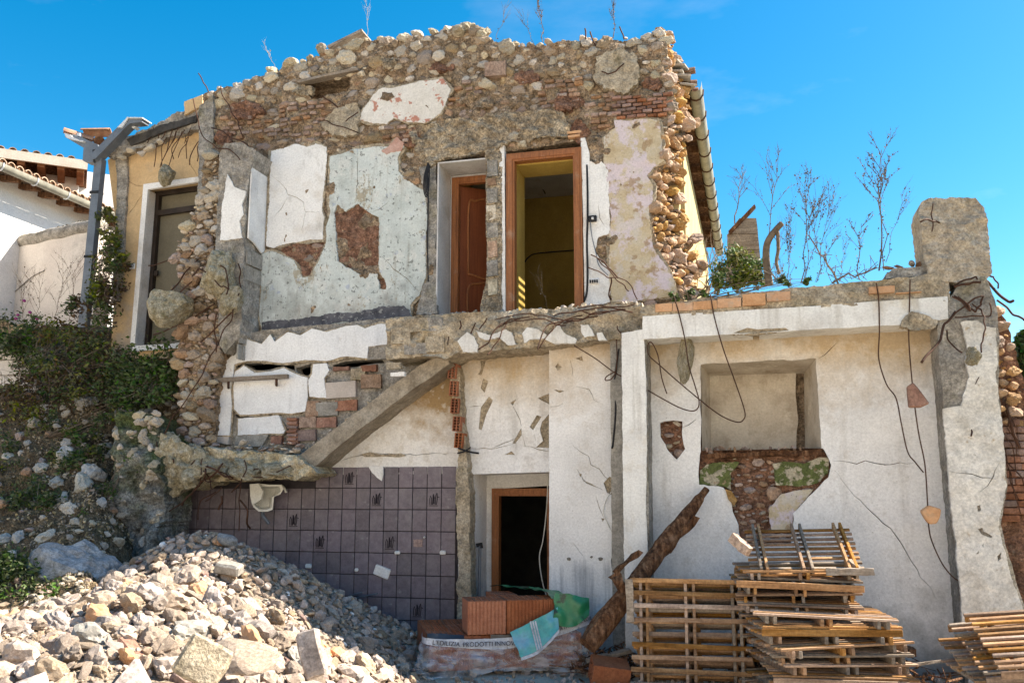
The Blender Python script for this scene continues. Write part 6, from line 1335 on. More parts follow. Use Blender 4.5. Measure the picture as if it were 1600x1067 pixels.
ribbon('white_band', [(pk(-.04,.30,.41),pk(-.04,.30,.35)),(pk(-.04,-.02,.39),pk(-.04,-.03,.33)),(pk(.3,-.04,.37),pk(.3,-.045,.29)),(pk(.7,-.04,.37),pk(.7,-.045,.26)),(pk(1.0,-.05,.39),pk(1.0,-.055,.30)),(pk(1.3,-.04,.47),pk(1.3,-.045,.37)),(pk(1.64,-.04,.58),pk(1.64,-.045,.48)),(pk(1.68,.3,.58),pk(1.68,.3,.48))], m_fwhite, 56, 4, 0.01, 3)
m_fblack = M('black_printed_film', [(0.3,(0.012,0.013,0.018)),(0.6,(0.03,0.032,0.04))], 5, bump=0.4, bscale=10, rough=0.3, spec=0.5)
ribbon('black_print', [(pk(-.02,-.02,.43),pk(-.03,-.03,.37)),(pk(.12,0.02,.42),pk(.12,-.03,.36)),(pk(.35,0.02,.40),pk(.35,-.035,.36))], m_fblack, 16, 4, 0.02, 5)
ribbon('black_print', [(pk(.62,-.03,.41),pk(.62,-.035,.35)),(pk(.75,-.03,.40),pk(.75,-.035,.33)),(pk(.92,-.04,.42),pk(.92,-.045,.35))], m_fblack, 16, 4, 0.02, 5)
ribbon('black_print', [(pk(1.32,-.05,.66),pk(1.32,-.055,.46)),(pk(1.45,-.055,.66),pk(1.45,-.06,.50)),(pk(1.58,-.05,.70),pk(1.58,-.055,.55))], m_fblack, 16, 6, 0.03, 5)
ribbon('green_flap', [(pk(.78,.90,.80),pk(.98,.96,.77)),(pk(1.05,.55,.80),pk(1.22,.66,.78)),(pk(1.20,.30,.79),pk(1.45,.35,.76)),(pk(1.28,.10,.76),pk(1.62,.15,.64)),(pk(1.30,-.06,.62),pk(1.62,-.04,.56))], m_fgreen, 32, 8, 0.06, 7)
ribbon('green_flap', [(pk(1.28,-.06,.80),pk(1.24,-.09,.50)),(pk(1.45,-.06,.78),pk(1.45,-.09,.46)),(pk(1.64,-.05,.74),pk(1.64,-.08,.58))], m_fgreen, 16, 8, 0.04, 17)
ribbon('teal_flap', [(pk(.80,-.10,.43),pk(.90,-.17,.20)),(pk(1.0,-.10,.52),pk(1.05,-.17,.25)),(pk(1.18,-.09,.60),pk(1.18,-.15,.34)),(pk(1.30,-.08,.66),pk(1.30,-.12,.45))], m_fteal, 27, 8, 0.02, 11)
for k in range(3): ribbon('white_stripe', [(pk(1.00+k*.025,-.112,.53),pk(1.055+k*.025,-.182,.26)),(pk(1.015+k*.025,-.112,.535),pk(1.07+k*.025,-.182,.265))], m_fwhite, 6, 8, 0.005, 11)
ribbon('white_hem', [(pk(.90,-.18,.20),pk(.90,-.185,.17)),(pk(1.05,-.18,.25),pk(1.05,-.185,.22)),(pk(1.18,-.16,.34),pk(1.18,-.165,.31)),(pk(1.30,-.13,.45),pk(1.30,-.135,.42))], m_fwhite, 18, 2, 0.005, 2)
mt = Matrix((( U_.x,0,-V_.x*-1,0),(U_.y,0,V_.y,0),(0,1,0,0),(0,0,0,1)))
def film_text(body, u, v, z, size, tilt=0.0):
    bas = Matrix(((U_.x, 0, -V_.x, 0), (U_.y, 0, -V_.y, 0), (0, 1, 0, 0), (0, 0, 0, 1)))
    o = text_mesh('printed_text', body, size, m_ink, None, Matrix.Translation(pk(u,v,z)) @ bas @ Matrix.Rotation(tilt,4,'Z')); o.parent = wrap; o.matrix_parent_inverse = Matrix.Translation(-wrap.location)
film_text("L'EDILIZIA", .16, -.068, .335, .062, -.10); film_text('PRODOTTI INNOVATIVI', .66, -.075, .318, .062, 0.0); film_text('PER', .98, -.085, .34, .055, .15); film_text("VATIVI PER L'EDIL", 1.48, -.072, .49, .05, .30)
lb = thing('hollow_block', 'loose hollow clay brick lying on its side right of the pack', 'brick', tuple(at(952,1050,-0.9))); lb.rotation_euler = (R(5), R(14), R(-20))
m1 = hollow_mesh('block_web', 0.27, 0.36, 0.20, 5, 4, 0.010); bm = bmesh.new(); bm.from_mesh(m1); bmesh.ops.translate(bm, verts=bm.verts, vec=(0,-0.18,0)); bm.to_mesh(m1); bm.free(); m1.materials.append(m_hollow)
o = bpy.data.objects.new('block_web', m1); col.objects.link(o); o.parent = lb; o.rotation_euler = (0,0,R(-52))
m2 = box_mesh('block_skin', -0.138,0.138,-0.176,0.178,-0.103,0.103); bm = bmesh.new(); bm.from_mesh(m2); bmesh.ops.delete(bm, geom=[f_ for f_ in bm.faces if f_.normal.y < -0.9], context='FACES'); bm.to_mesh(m2); bm.free(); m2.materials.append(m_hollow)
o = bpy.data.objects.new('block_skin', m2); col.objects.link(o); o.parent = lb; o.rotation_euler = (0,0,R(-52))

# ================================================================== leaning rotten timber and scraps of wood
tb = thing('rotten_timber', 'rotten brown timber leaning diagonally against the white pillar', 'timber', tuple(at(925,1000,-0.8)))
A_, B_ = at(918,1008,-0.95), at(1104,764,0.28)
v, f = [], []; N_ = 40; ax = (B_-A_).normalized(); s_ = ax.cross(Vector((0,1,0))).normalized(); u_ = s_.cross(ax)
for i in range(N_+1):
    t = i/N_; c = A_.lerp(B_, t); wd = 0.105+0.015*math.sin(t*9) if t < 0.6 else 0.112-(t-0.6)*0.15; wd = max(wd, 0.05)
    if t > 0.93: wd *= 0.7
    for k in range(12):
        a = 2*math.pi*k/12; q = Vector((math.cos(a), math.sin(a))); m_ = max(abs(q.x),abs(q.y)); q = q*(0.45+0.55/m_*0.8)
        d = 1+0.24*fbm((q.x*1.5, q.y*1.5, t*3.2), 1.6, 4)
        v.append(c+s_*(q.x*wd*d)+u_*(q.y*wd*d*0.9))
    if i:
        o = (i-1)*12
        for k in range(12): f.append((o+k, o+(k+1)%12, o+12+(k+1)%12, o+12+k))
f += [tuple(range(12))[::-1], tuple(N_*12+k for k in range(12))]
obj('beam', fix(mesh('beam', v, f)), m_timber, tb)
obj('splinter', bar_mesh('splinter', at(1040,860,-.15), at(1086,808,0.0), 0.10, 0.06, jit=0.02, n=6), m_timber, tb)
obj('splinter', bar_mesh('splinter', at(960,895,-.55), at(1000,860,-.4), 0.05, 0.05, jit=0.02, n=5), m_timber, tb)
st = obj('broken_stub', bar_mesh('broken_stub', at(975,920,-.75), at(958,896,-.8), 0.09, 0.09, jit=0.02, n=4), m_timber, tb)
def board(label, p, q, wd, th, mat, name='loose_board', cat='board'):
    b0 = bar_mesh(name, p, q, wd, th, jit=0.006, n=6); return obj(name, b0, mat, None, label=label, category=cat, group='loose scraps of wood')
board('grey splintered board standing in front of the rotten timber', at(983,905,-.95), at(985,972,-1.0), 0.07, 0.02, m_pallet_grey)
board('grey board lying flat between loose brick and timber', at(915,1030,-.6), at(985,1016,-.45), 0.14, 0.03, m_pallet_grey)
board('dark squared beam under the pallets by the wall', at(1165,1040,-.35), at(1235,1030,-.3), 0.16, 0.14, m_concrete)
board('dark plank behind the messy pallet stack on the right', at(1395,1008,-.1), at(1425,1020,-.3), 0.10, 0.08, m_timber)
board('thin plank lying on the ground right of the messy stack', at(1400,1040,-.5), at(1480,1030,-.3), 0.08, 0.02, m_pallet_grey)
# dark litter and twigs along the foot of the wall
rs = random.Random(71); b = Bag()
for k in range(420):
    p = at(rs.choice([rs.uniform(895,1000), rs.uniform(1160,1480)]), 1040, rs.uniform(-.9,.2)); p.z = GZ+rs.uniform(0.0,0.16); q = p+Vector((rs.gauss(0,.13),rs.gauss(0,.13),rs.uniform(-.03,.10)))
    v, f = tube_data([p,q], rs.uniform(.004,.012), 4); b.add(v, f)
obj('wood_litter', b.mesh('wood_litter'), m_timber, None, kind='stuff', label='dark twigs and wood litter along the wall foot', category='litter')
it = []
for k in range(900):
    x = rs.uniform(-3.0,3.0); y = rs.uniform(-1.6,0.35); r = rs.uniform(.015,.06); it.append((ANG[k%18], xf((x,y,GZ+r*.3), (rs.uniform(0,3),rs.uniform(0,3),rs.uniform(0,3)), (r,r*.8,r*.6))))
merged('ground_debris', it, m_rubble_i, None, kind='stuff', label='scattered stone chips on the ground by the wall', category='debris')

# ================================================================== slatted drying trays / pallets
PLX, PLY = 1.12, 0.98
def mk(me, mat): me.materials.append(mat); return me
sl_me = mk(box_mesh('slat', -PLX/2, PLX/2, -0.019, 0.019, 0.0, 0.020, 0.003), m_pallet); sl_grey = mk(box_mesh('slat', -PLX/2, PLX/2, -0.019, 0.019, 0.0, 0.020, 0.003), m_pallet_grey)
st_me = mk(box_mesh('stringer', -0.014, 0.014, -PLY/2, PLY/2, -0.062, 0.0, 0.003), m_pallet); st_grey = mk(box_mesh('stringer', -0.014, 0.014, -PLY/2, PLY/2, -0.062, 0.0, 0.003), m_pallet_grey)
eb_me = mk(box_mesh('edge_board', -PLX/2, PLX/2, -0.010, 0.010, -0.06, 0.0, 0.003), m_pallet)
def pallet(label, loc, rot, group, kind='a', sx=1.0, seed=0, nsl=11, sy=1.0):
    r = random.Random(seed); e = thing('slatted_pallet', label, 'pallet', loc, group); e.rotation_euler = rot; e.scale = (sx,sy,1)
    ns = nsl
    for k in range(ns):
        if r.random() < 0.04: continue
        o = bpy.data.objects.new('slat', sl_grey if r.random() < .22 else sl_me); col.objects.link(o); o.parent = e
        o.location = (r.uniform(-.012,.012), -PLY/2+0.02+(PLY-0.04)*k/(ns-1)+r.uniform(-.006,.006), 0.001+r.uniform(0,.002)); o.rotation_euler = (0, 0, r.uniform(-.012,.012))
    for x in (-.47,-.40,-.04,.04,.40,.47):
        o = bpy.data.objects.new('stringer', st_grey if r.random() < .35 else st_me); col.objects.link(o); o.parent = e; o.location = (x+r.uniform(-.008,.008), r.uniform(-.01,.01), 0)
    if kind == 'b':
        for y in (-PLY/2-0.012, PLY/2+0.012):
            o = bpy.data.objects.new('edge_board', eb_me); col.objects.link(o); o.parent = e; o.location = (0, y, 0)
    return e
g1_, g2_, g3_ = 'pallets leaning on edge', 'messy stack of pallets', 'pallets at the right edge'
ords = ['front one','second one','third one','fourth one','rearmost one']
for k in range(5):
    c = at(1079+k*2.0, 994, -0.90+k*0.075)
    pallet(f'slatted wooden pallet leaning on edge by the timber, {ords[k]}', (c.x, c.y, GZ+0.44-k*0.028), (R(83-k*1.0), R(random.uniform(-.5,.5)), R(6)), g1_, 'a', 1.0, 100+k, 10, 1.12)
rs = random.Random(91)
lvl = ['bottom','second','third','fourth','fifth','sixth','seventh','eighth','ninth','tenth','eleventh','twelfth','thirteenth','fourteenth']
zc_ = GZ+0.02
for k in range(9):
    t = k/8; c = at(1294-t*26+rs.uniform(-9,9), 1000, -1.0+rs.uniform(-.05,.05)); zc_ += 0.080
    pallet(f'slatted pallet lying in the messy stack, {lvl[k]} from the ground' if k else 'lowest slatted pallet of the messy stack, lying on the ground', (c.x, c.y, zc_), (R(rs.uniform(-1.5,1.5)), R(rs.uniform(-2,2)), R(19-t*6+rs.uniform(-9,9))), g2_, 'a' if rs.random() < .8 else 'b', 1.08, 200+k, rs.choice((9,10,11)))
for k in range(5):
    c = at(1243+rs.uniform(-6,6), 900, -0.72+rs.uniform(-.05,.05)); zc_ += 0.072
    pallet(f'slatted pallet in the upper half of the messy stack, {lvl[9+k]} from the ground', (c.x, c.y, zc_), (R(rs.uniform(-1.5,3.5)), R(rs.uniform(-2.5,2.5)), R(6+rs.uniform(-7,7))), g2_, rs.choice('aab'), 0.98, 300+k, rs.choice((9,10)))
c = at(1253, 855, -0.72); e = pallet('topmost slatted pallet tilted to show its slats and three crossbars', (c.x, c.y, zc_+0.17), (R(-25), R(180-1.5), R(4)), g2_, 'a', 0.90, 401, 10, 0.9)
for (x, y, lb_, yy) in ((1345,905,'grey plank end poking out of the upper stack on the right',-.9),):
    board(lb_, at(1290,893,-1.15), at(1366,893,-1.15), 0.05, 0.06, m_pallet_grey)
board('short slanted board on the left of the topmost pallet', at(1143,838,-1.1), at(1170,862,-1.2), 0.06, 0.09, m_pallet)
board('small slanted grey board right of the topmost pallet', at(1327,875,-1.0), at(1346,893,-1.1), 0.05, 0.03, m_pallet_grey)
for k, (x, y, Y, rx, ry, rz, lb_) in enumerate(((1570,1045,-1.7,4,-6,12,'lowest pallet at the right edge, its slats catching the sun'),(1556,1024,-1.6,10,-5,4,'middle pallet at the right edge, pushed left of the others'),(1572,1002,-1.7,14,-7,2,'upper pallet at the right edge, tilted towards the viewer'),(1600,992,-1.9,16,-6,0,'topmost pallet at the right edge with a solid front board'))):
    c = at(x, y, Y); pallet(lb_, (c.x+0.25, c.y, c.z), (R(rx), R(ry), R(rz)), g3_, 'b' if k > 1 else 'a', 1.0, 500+k)

# ================================================================== plants
def leaf_mat(name, a, b, c, tr=0.25):
    m = M(name, [(0.3,a),(0.5,b),(0.75,c)], 3, bump=0.0, rough=0.6, spec=0.3, rnd=0.45, hue=0.03, island=True)
    n = m.node_tree; P = n.nodes['Principled BSDF']; out = n.nodes['Material Output']
    t = n.nodes.new('ShaderNodeBsdfTranslucent'); mx = n.nodes.new('ShaderNodeMixShader'); mx.inputs[0].default_value = tr
    src = P.inputs['Base Color'].links[0].from_socket
    n.links.new(src, t.inputs[0]); n.links.new(P.outputs[0], mx.inputs[1]); n.links.new(t.outputs[0], mx.inputs[2]); n.links.new(mx.outputs[0], out.inputs[0]); return m
m_leaf_dk = leaf_mat('dark_green_leaves', (0.035,0.052,0.016), (0.07,0.10,0.028), (0.14,0.17,0.05))
m_leaf_md = leaf_mat('green_leaves', (0.035,0.065,0.012), (0.065,0.115,0.02), (0.12,0.18,0.03))
m_leaf_yl = leaf_mat('yellow_green_leaves', (0.07,0.085,0.012), (0.14,0.15,0.02), (0.26,0.24,0.04))
m_leaf_br = leaf_mat('brown_dry_leaves', (0.05,0.03,0.014), (0.095,0.055,0.025), (0.16,0.09,0.035))
m_dry = M('dry_stalk', [(0.3,(0.10,0.07,0.045)),(0.6,(0.19,0.145,0.10))], 10, bump=0.2)
m_drydk = M('dark_dry_twig', [(0.3,(0.11,0.085,0.07)),(0.6,(0.20,0.16,0.13))], 10, bump=0.2)
m_flower = M('purple_flower', [(0.3,(0.22,0.03,0.13)),(0.6,(0.34,0.06,0.22))], 5, bump=0)
def leaves(name, pts, size, mat, parent, rs, sq=0.5):
    n = len(pts); P = np.array(pts); 
    A = rs.normal(size=(n,3)); A[:,2] *= 0.6; A /= np.linalg.norm(A,axis=1,keepdims=True); B = rs.normal(size=(n,3)); B -= (B*A).sum(1,keepdims=True)*A; B /= np.linalg.norm(B,axis=1,keepdims=True)
    N_ = np.cross(A,B); s = size*rs.uniform(0.4,1.45,(n,1))
    v0 = P-A*s; v1 = P+B*s*sq+N_*s*0.15; v2 = P+A*s; v3 = P-B*s*sq+N_*s*0.15
    V = np.stack([v0,v1,v2,v3],1).reshape(-1,3); F = [(4*i,4*i+1,4*i+2,4*i+3) for i in range(n)]
    return obj(name, mesh(name, V.tolist(), F), mat, parent)
def shrub(label, spots, size, mat, seed, nleaf=900, mat2=None, name='shrub', cat='shrub', base=None, group='shrubs on the bank'):
    """spots: (px, py, Y, radius px) clumps"""
    rs = np.random.RandomState(seed); x, y, Y, r = spots[0]; b = base or at(x, y+r, Y)
    e = thing(name, label, cat, tuple(b), group); P1_, P2_ = [], []; bag = Bag()
    tot = sum(s[3]**2 for s in spots); nleaf = int(nleaf*1.25); size = size*1.05
    for (x, y, Y, r) in spots:
        c = at(x, y, Y); k = (at(x+1,y,Y)-c).length*r; m = max(30, int(nleaf*r*r/tot))
        for q in range(max(4, m//50)):      # clumps of leaves round twig ends
            d = rs.normal(size=3); d /= np.linalg.norm(d); d *= rs.uniform(0.35,1.0)**0.5; cc = np.array(c)+d*k*np.array([1,0.7,0.95])
            v, f = tube_data(spline([b+Vector((rs.normal()*0.04,rs.normal()*0.04,0)), (b+Vector(cc))/2+Vector(rs.normal(size=3)*0.06), Vector(cc)], 3), 0.007, 3, 0.4); bag.add(v, f)
            pts = cc+rs.normal(size=(50,3))*k*0.26
            (P1_ if (mat2 is None or rs.rand() < 0.6) else P2_).append(pts)
    leaves('foliage', np.concatenate(P1_), size, mat, e, rs)
    if P2_: leaves('foliage', np.concatenate(P2_), size, mat2, e, rs)
    obj('stems', bag.mesh('stems'), m_drydk, e); return e
by = lambda x, y: bank_y(x, y)
shrub('ivy with yellow-green leaves climbing the grey downpipe', [(167,375,1.0,20),(163,350,1.0,13),(170,400,1.0,20),(168,430,1.0,20),(172,335,1.0,9),(160,455,0.95,22)], 0.033, m_leaf_yl, 1, 1700, m_leaf_dk, 'ivy', 'ivy')
shrub('brown withered creeper hanging beside the ochre wall', [(178,450,0.95,20),(150,490,0.9,26),(184,420,1.0,13),(112,495,1.2,20),(118,470,1.3,13)], 0.032, m_leaf_br, 2, 1000, m_leaf_dk, 'creeper', 'creeper')
shrub('dark green bush at the left edge of the bank', [(20,518,1.3,26),(55,522,1.3,24),(5,540,1.2,24),(35,545,1.2,26)], 0.033, m_leaf_dk, 3, 1700, m_leaf_md)
shrub('dense dark bush in the middle of the bank', [(110,548,1.2,34),(150,560,1.1,38),(120,585,0.9,38),(80,572,1.1,34),(175,535,1.0,28),(95,610,0.9,28),(165,595,0.8,30)], 0.032, m_leaf_dk, 4, 2300, m_leaf_br)
shrub('yellowish weeds scattered through the dark bush', [(105,545,0.95,30),(150,560,0.85,34),(95,590,0.75,30),(60,560,1.0,26),(135,600,0.7,26)], 0.03, m_leaf_yl, 44, 700, m_leaf_md, 'weed_tuft', 'weeds')
shrub('bright green bush under the ochre doorway', [(238,565,0.75,30),(255,585,0.7,24),(225,595,0.7,30),(205,610,0.7,24),(250,610,0.6,22),(195,575,0.8,26)], 0.032, m_leaf_md, 5, 2400, m_leaf_dk)
shrub('olive bush between the dark bush and the block wall', [(70,530,1.1,26),(60,600,0.9,30),(35,590,1.0,22),(130,520,1.1,24),(20,630,0.8,28),(60,640,0.7,22)], 0.032, m_leaf_br, 6, 1900, m_leaf_yl)
shrub('straggly weeds spreading down the middle of the bank', [(60,670,.55,22),(100,660,.6,20),(150,665,.6,16),(30,690,.4,20),(85,720,.25,18),(20,740,.1,20),(150,700,.4,14),(175,640,.6,16)], 0.026, m_leaf_dk, 45, 900, m_leaf_yl, 'weed_tuft', 'weeds')
shrub('small green tuft low on the bank between white stones', [(115,690,0.55,16),(112,735,0.2,20),(125,715,0.3,14)], 0.025, m_leaf_md, 7, 1100, m_leaf_dk, 'weed_tuft', 'weeds')
shrub('dark weeds on the lower left slope of the bank', [(60,790,-.3,30),(85,800,-.4,24),(40,770,-.2,20),(25,800,-.4,24)], 0.028, m_leaf_dk, 8, 1800, None, 'weed_tuft', 'weeds')
shrub('dark green weeds at the bottom left corner', [(20,920,-1.7,36),(60,940,-1.8,32),(5,900,-1.6,30),(40,900,-1.6,26),(85,950,-1.8,24),(15,950,-1.9,30)], 0.03, m_leaf_dk, 9, 3600, m_leaf_md, 'weed_tuft', 'weeds')
shrub('mossy green weeds on the concrete retaining face', [(165,770,-.12,16),(150,820,-.35,18),(160,850,-.4,20),(195,690,.1,14),(205,720,.0,12),(130,810,-.5,14)], 0.018, m_leaf_md, 10, 2000, m_leaf_dk, 'weed_tuft', 'weeds')
shrub('little weed growing on the broken landing', [(285,692,.2,8),(278,694,.2,6)], 0.02, m_leaf_dk, 11, 300, None, 'weed_tuft', 'weeds')
shrub('sunny yellow-green bush on the terrace by the cream wall', [(1150,415,1.2,28),(1175,425,1.0,22),(1130,440,0.9,16),(1165,440,0.9,20),(1140,395,1.5,16)], 0.030, m_leaf_yl, 12, 1900, m_leaf_md, group='plants on the terrace')
shrub('green weeds at the left end of the terrace edge', [(1080,462,0.4,9),(1052,464,.4,7),(1100,460,.4,7),(1225,440,.4,8),(1262,440,.4,6)], 0.02, m_leaf_md, 13, 420, None, 'weed_tuft', 'weeds', group='plants on the terrace')
# far trees at the right edge
for lb, sp, sd_ in (('green leafy tree far behind the right pier', [(1600,560,14,26),(1625,545,14,34),(1600,530,14,14),(1640,590,14,40),(1605,585,14,16),(1680,560,14,44),(1700,610,14,44),(1660,640,14,40),(1625,640,14,30),(1660,500,14,36)], 14),):
    e = shrub(lb, sp, 0.10, m_leaf_md, sd_, 7000, m_leaf_dk, 'far_tree', 'tree', base=at(1665,660,14), group='far trees'); q_ = at(1665,650,14)
    v, f = tube_data(spline([Vector((q_.x+.1,14,GZ-.1)), Vector((q_.x-.05,14,1.4)), q_, q_+Vector((0.1,0,1.2))]), .17, 8, .5); obj('trunk', mesh('trunk', v, f, True), m_dry, e)

def grow(bag, p, d, length, r, rs, depth, spread=0.5, nseg=5, buds=0.0, budbag=None, side=0.35):
    pts = [p]; q = p; dd = d.normalized()
    for i in range(nseg):
        dd = (dd+Vector((rs.gauss(0,.10),rs.gauss(0,.10),rs.gauss(0,.05)+0.03))).normalized(); q = q+dd*(length/nseg); pts.append(q)
    v, f = tube_data(pts, r, 4, 0.55); bag.add(v, f)
    if budbag is not None:
        for i in range(int(buds*length)):
            t = rs.random(); k = min(nseg-1, int(t*nseg)); c = pts[k].lerp(pts[k+1], t*nseg-k); s = rs.uniform(.008,.018)
            budbag.append(c+Vector((rs.gauss(0,r*1.5),rs.gauss(0,r*1.5),rs.gauss(0,r))))
    if depth > 0:
        nb_ = rs.randint(3,5)
        for k in range(nb_):
            t = 0.35+0.65*(k+rs.random())/nb_; i = min(nseg-1, int(t*nseg)); c = pts[i].lerp(pts[i+1], t*nseg-i)
            a = rs.uniform(0,6.28); off = Vector((math.cos(a), math.sin(a)*0.8, 0))*spread*rs.uniform(.6,1.3)
            grow(bag, c, dd+off, length*rs.uniform(.28,.5), r*0.55, rs, depth-1, spread, max(3,nseg-1), buds*0.7, budbag, side)
def dry_plant(label, bx_, by_, tx, ty, Y, seed, r=0.012, depth=3, spread=0.55, buds=25, mat=m_drydk, trunk=0.6, name='dry_weed', cat='dry plant', stems=1, group='dry bare plants on the terrace'):
    r = r*0.6; rs = random.Random(seed); p = at(bx_, by_, Y); q = at(tx, ty, Y+0.1); e = thing(name, label, cat, tuple(p), group); bag = Bag(); bud = []
    for s in range(stems):
        o = Vector((rs.uniform(-.06,.06)*(stems > 1), rs.uniform(-.05,.05)*(stems > 1), 0)); qq = q+Vector((rs.uniform(-.15,.15)*(s > 0), 0, -rs.uniform(0,.4)*(s > 0)))
        L_ = (qq-p).length; pts = [p+o+(qq-p)*(i/7)+Vector((rs.gauss(0,.018),rs.gauss(0,.018),0))*(i > 0) for i in range(8)]
        v, f = tube_data(pts, r*(1 if s == 0 else .6), 5, 0.35); bag.add(v, f)
        for c in pts[1:5]:
            for _ in range(int(buds*.3)): bud.append(c+Vector((rs.gauss(0,r*2.2),rs.gauss(0,r*2.2),rs.gauss(0,.06))))
        for k in range(int(9*(1 if s == 0 else .5))):
            t = trunk+(1-trunk)*(k+rs.random())/9; i = min(6, int(t*7)); c = pts[i].lerp(pts[i+1], t*7-i); a = rs.uniform(0,6.28)
            grow(bag, c, (qq-p).normalized()+Vector((math.cos(a),math.sin(a)*.8,0))*spread, L_*(1-trunk)*rs.uniform(.4,.8)*(1.15-t*.5), r*.45, rs, depth-1, spread, 4, buds, bud)
    obj('stalk', bag.mesh('stalk'), mat, e)
    if bud: leaves('seed_heads', np.array([tuple(b) for b in bud]), 0.011, mat, e, np.random.RandomState(seed), 0.8)['kind'] = 'stuff'
    return e
dry_plant('bare twiggy sapling behind the leaning board panel', 1148,350,1160,270,4.5,1,.018,3,.8,6,trunk=.35)
dry_plant('bare dry sapling second from the left on the terrace', 1196,446,1214,252,0.9,2,.013,3,.55,22,trunk=.55)
dry_plant('tall dry weed with dense seed heads in the middle of the terrace', 1256,442,1268,285,0.8,3,.012,3,.5,36,trunk=.45,stems=3)
dry_plant('thin dry weed right of the middle clump', 1280,442,1300,310,0.9,4,.008,3,.4,22,trunk=.4,stems=2)
dry_plant('low thin dry weed left of the middle clump', 1226,444,1232,335,0.8,5,.007,3,.4,22,trunk=.35,stems=2)
dry_plant('short dry weed with a dark stem near the stump', 1343,437,1345,350,0.7,6,.012,2,.7,30,trunk=.45)
dry_plant('tallest dry weed beside the broken stump', 1376,424,1382,236,0.6,7,.016,3,.5,42,trunk=.5,stems=2)
dry_plant('thin curved dry weed leaning right of the tallest one', 1384,410,1412,300,0.6,8,.006,2,.3,16,trunk=.5)
dry_plant('faint thin dry weed far left on the terrace beside the board panel', 1210,440,1222,360,1.2,9,.006,3,.5,14,trunk=.3,stems=2)
dry_plant('slender dry weed between the middle clump and the short one', 1312,440,1320,380,.9,16,.006,2,.5,12,trunk=.3)
tb2 = thing('broken_branch', 'stout broken branch leaning on the terrace', 'branch', tuple(at(1200,446,0.6)))
v, f = tube_data(spline([at(1202,446,.6), at(1197,405,.6), at(1199,380,.6), at(1210,362,.6), at(1222,349,.6)]), .045, 7, .75); obj('branch', mesh('branch', v, f, True), m_dry, tb2)
v, f = tube_data(spline([at(1215,362,.6), at(1216,390,.6), at(1213,410,.6), at(1218,428,.6)]), .022, 6, .8); obj('side_branch', mesh('side_branch', v, f, True), m_dry, tb2)
for k, (a, b, lb) in enumerate((((1310,440),(1265,372),'long dry twig slanting across the terrace weeds'),((1300,441),(1370,418),'dry twig lying along the terrace towards the stump'),((1235,443),(1198,425),'short dry twig low on the terrace by the broken branch'))):
    p, q = at(*a,.4), at(*b,.5); bag = Bag(); rs = random.Random(k+40); pts = [p.lerp(q,i/8)+Vector((0,0,rs.gauss(0,.02))) for i in range(9)]; v, f = tube_data(pts, .012, 5, .6); bag.add(v, f)
    for c in pts:
        for _ in range(4): v, f = tube_data([c, c+Vector((rs.gauss(0,.06),rs.gauss(0,.04),rs.gauss(0.02,.06)))], .004, 3); bag.add(v, f)
    obj('dry_twig', bag.mesh('dry_twig'), m_drydk, None, label=lb, category='twig', group='dry bare plants on the terrace')
# thin stalks on the broken wall top, dry flowering weeds on the left
m_pale = M('pale_dry_stalk', [(0.3,(0.30,0.27,0.23)),(0.6,(0.42,0.39,0.34))], 10)
for k, (a, b, lb) in enumerate((((574,58),(570,-2),'thin pale stalk on the wall top above the roof board'),((775,62),(793,8),'curving pale stalk on the wall top right of the white crest stones'),((848,66),(840,-4),'thick dark stalk in the middle of the wall top'),((958,60),(958,-4),'dark stalk on the wall top near the right corner'),((835,70),(812,22),'fine leaning stalk beside the thick dark one'),((433,112),(417,74),'fine short stalk on the left slope of the wall top'))):
    dry_plant(lb, *a, *b, 1.15, 60+k, .006 if k not in (2,3) else .011, 2, .25, 26 if k in (2,3) else 8, m_pale if k in (0,5) else m_drydk, trunk=.35, group='stalks on the wall top')
for k, (a, b, lb) in enumerate((((40,520),(28,436),'dry umbel weed at the far left against the garden wall'),((62,515),(60,430),'dry branching weed with purple flowers'),((85,505),(100,425),'dry grey weed beside the garden wall'),((108,500),(120,405),'tall dry twiggy weed left of the downpipe'))):
    e = dry_plant(lb, *a, *b, 1.25, 80+k, .007, 3, .6, 10, m_dry, trunk=.25, group='dry weeds by the garden wall')
    if k == 1:
        for (x, y) in ((38,470),(47,488),(28,492),(58,498),(25,498)):
            o = obj('flower', round_rock(int(x), 1), m_flower, e); o.matrix_basis = xf(at(x,y,1.2), (0,0,0), (.028,.028,.022))
dry_plant('little green-brown weed on the floor of the tall doorway', 857,486,842,430,.75,95,.005,2,.4,10,m_dry,trunk=.35,group='weeds in the doorway')
bag = Bag(); rs = random.Random(36)
for k in range(240):
    x0 = rs.uniform(-10,270); y0 = rs.uniform(520,650); p = bank_pt(x0, y0)+Vector((0,-0.1,0)); pts = [p]
    for i in range(4): pts.append(pts[-1]+Vector((rs.gauss(0,.06), rs.gauss(-.02,.05), rs.uniform(.02,.14))))
    v, f = tube_data(pts, .005, 3, .4); bag.add(v, f)
obj('dry_grass', bag.mesh('dry_grass'), m_dry, None, kind='stuff', label='dry grass stems among the bushes on the bank', category='grass')
# dry creeper on the cream side wall
bag = Bag(); rs = random.Random(33)
for k in range(26):
    x0 = rs.uniform(1085,1125); p = at(x0, 460, rs.uniform(1.2,2.2)); pts = [p]
    for i in range(6): pts.append(pts[-1]+Vector((rs.gauss(0.02,.07), rs.gauss(0.1,.1), rs.uniform(.05,.22))))
    v, f = tube_data(spline(pts,3), .007, 3, .4); bag.add(v, f)
obj('dry_creeper', bag.mesh('dry_creeper'), m_dry, None, label='dry brown creeper at the foot of the cream side wall', category='creeper')
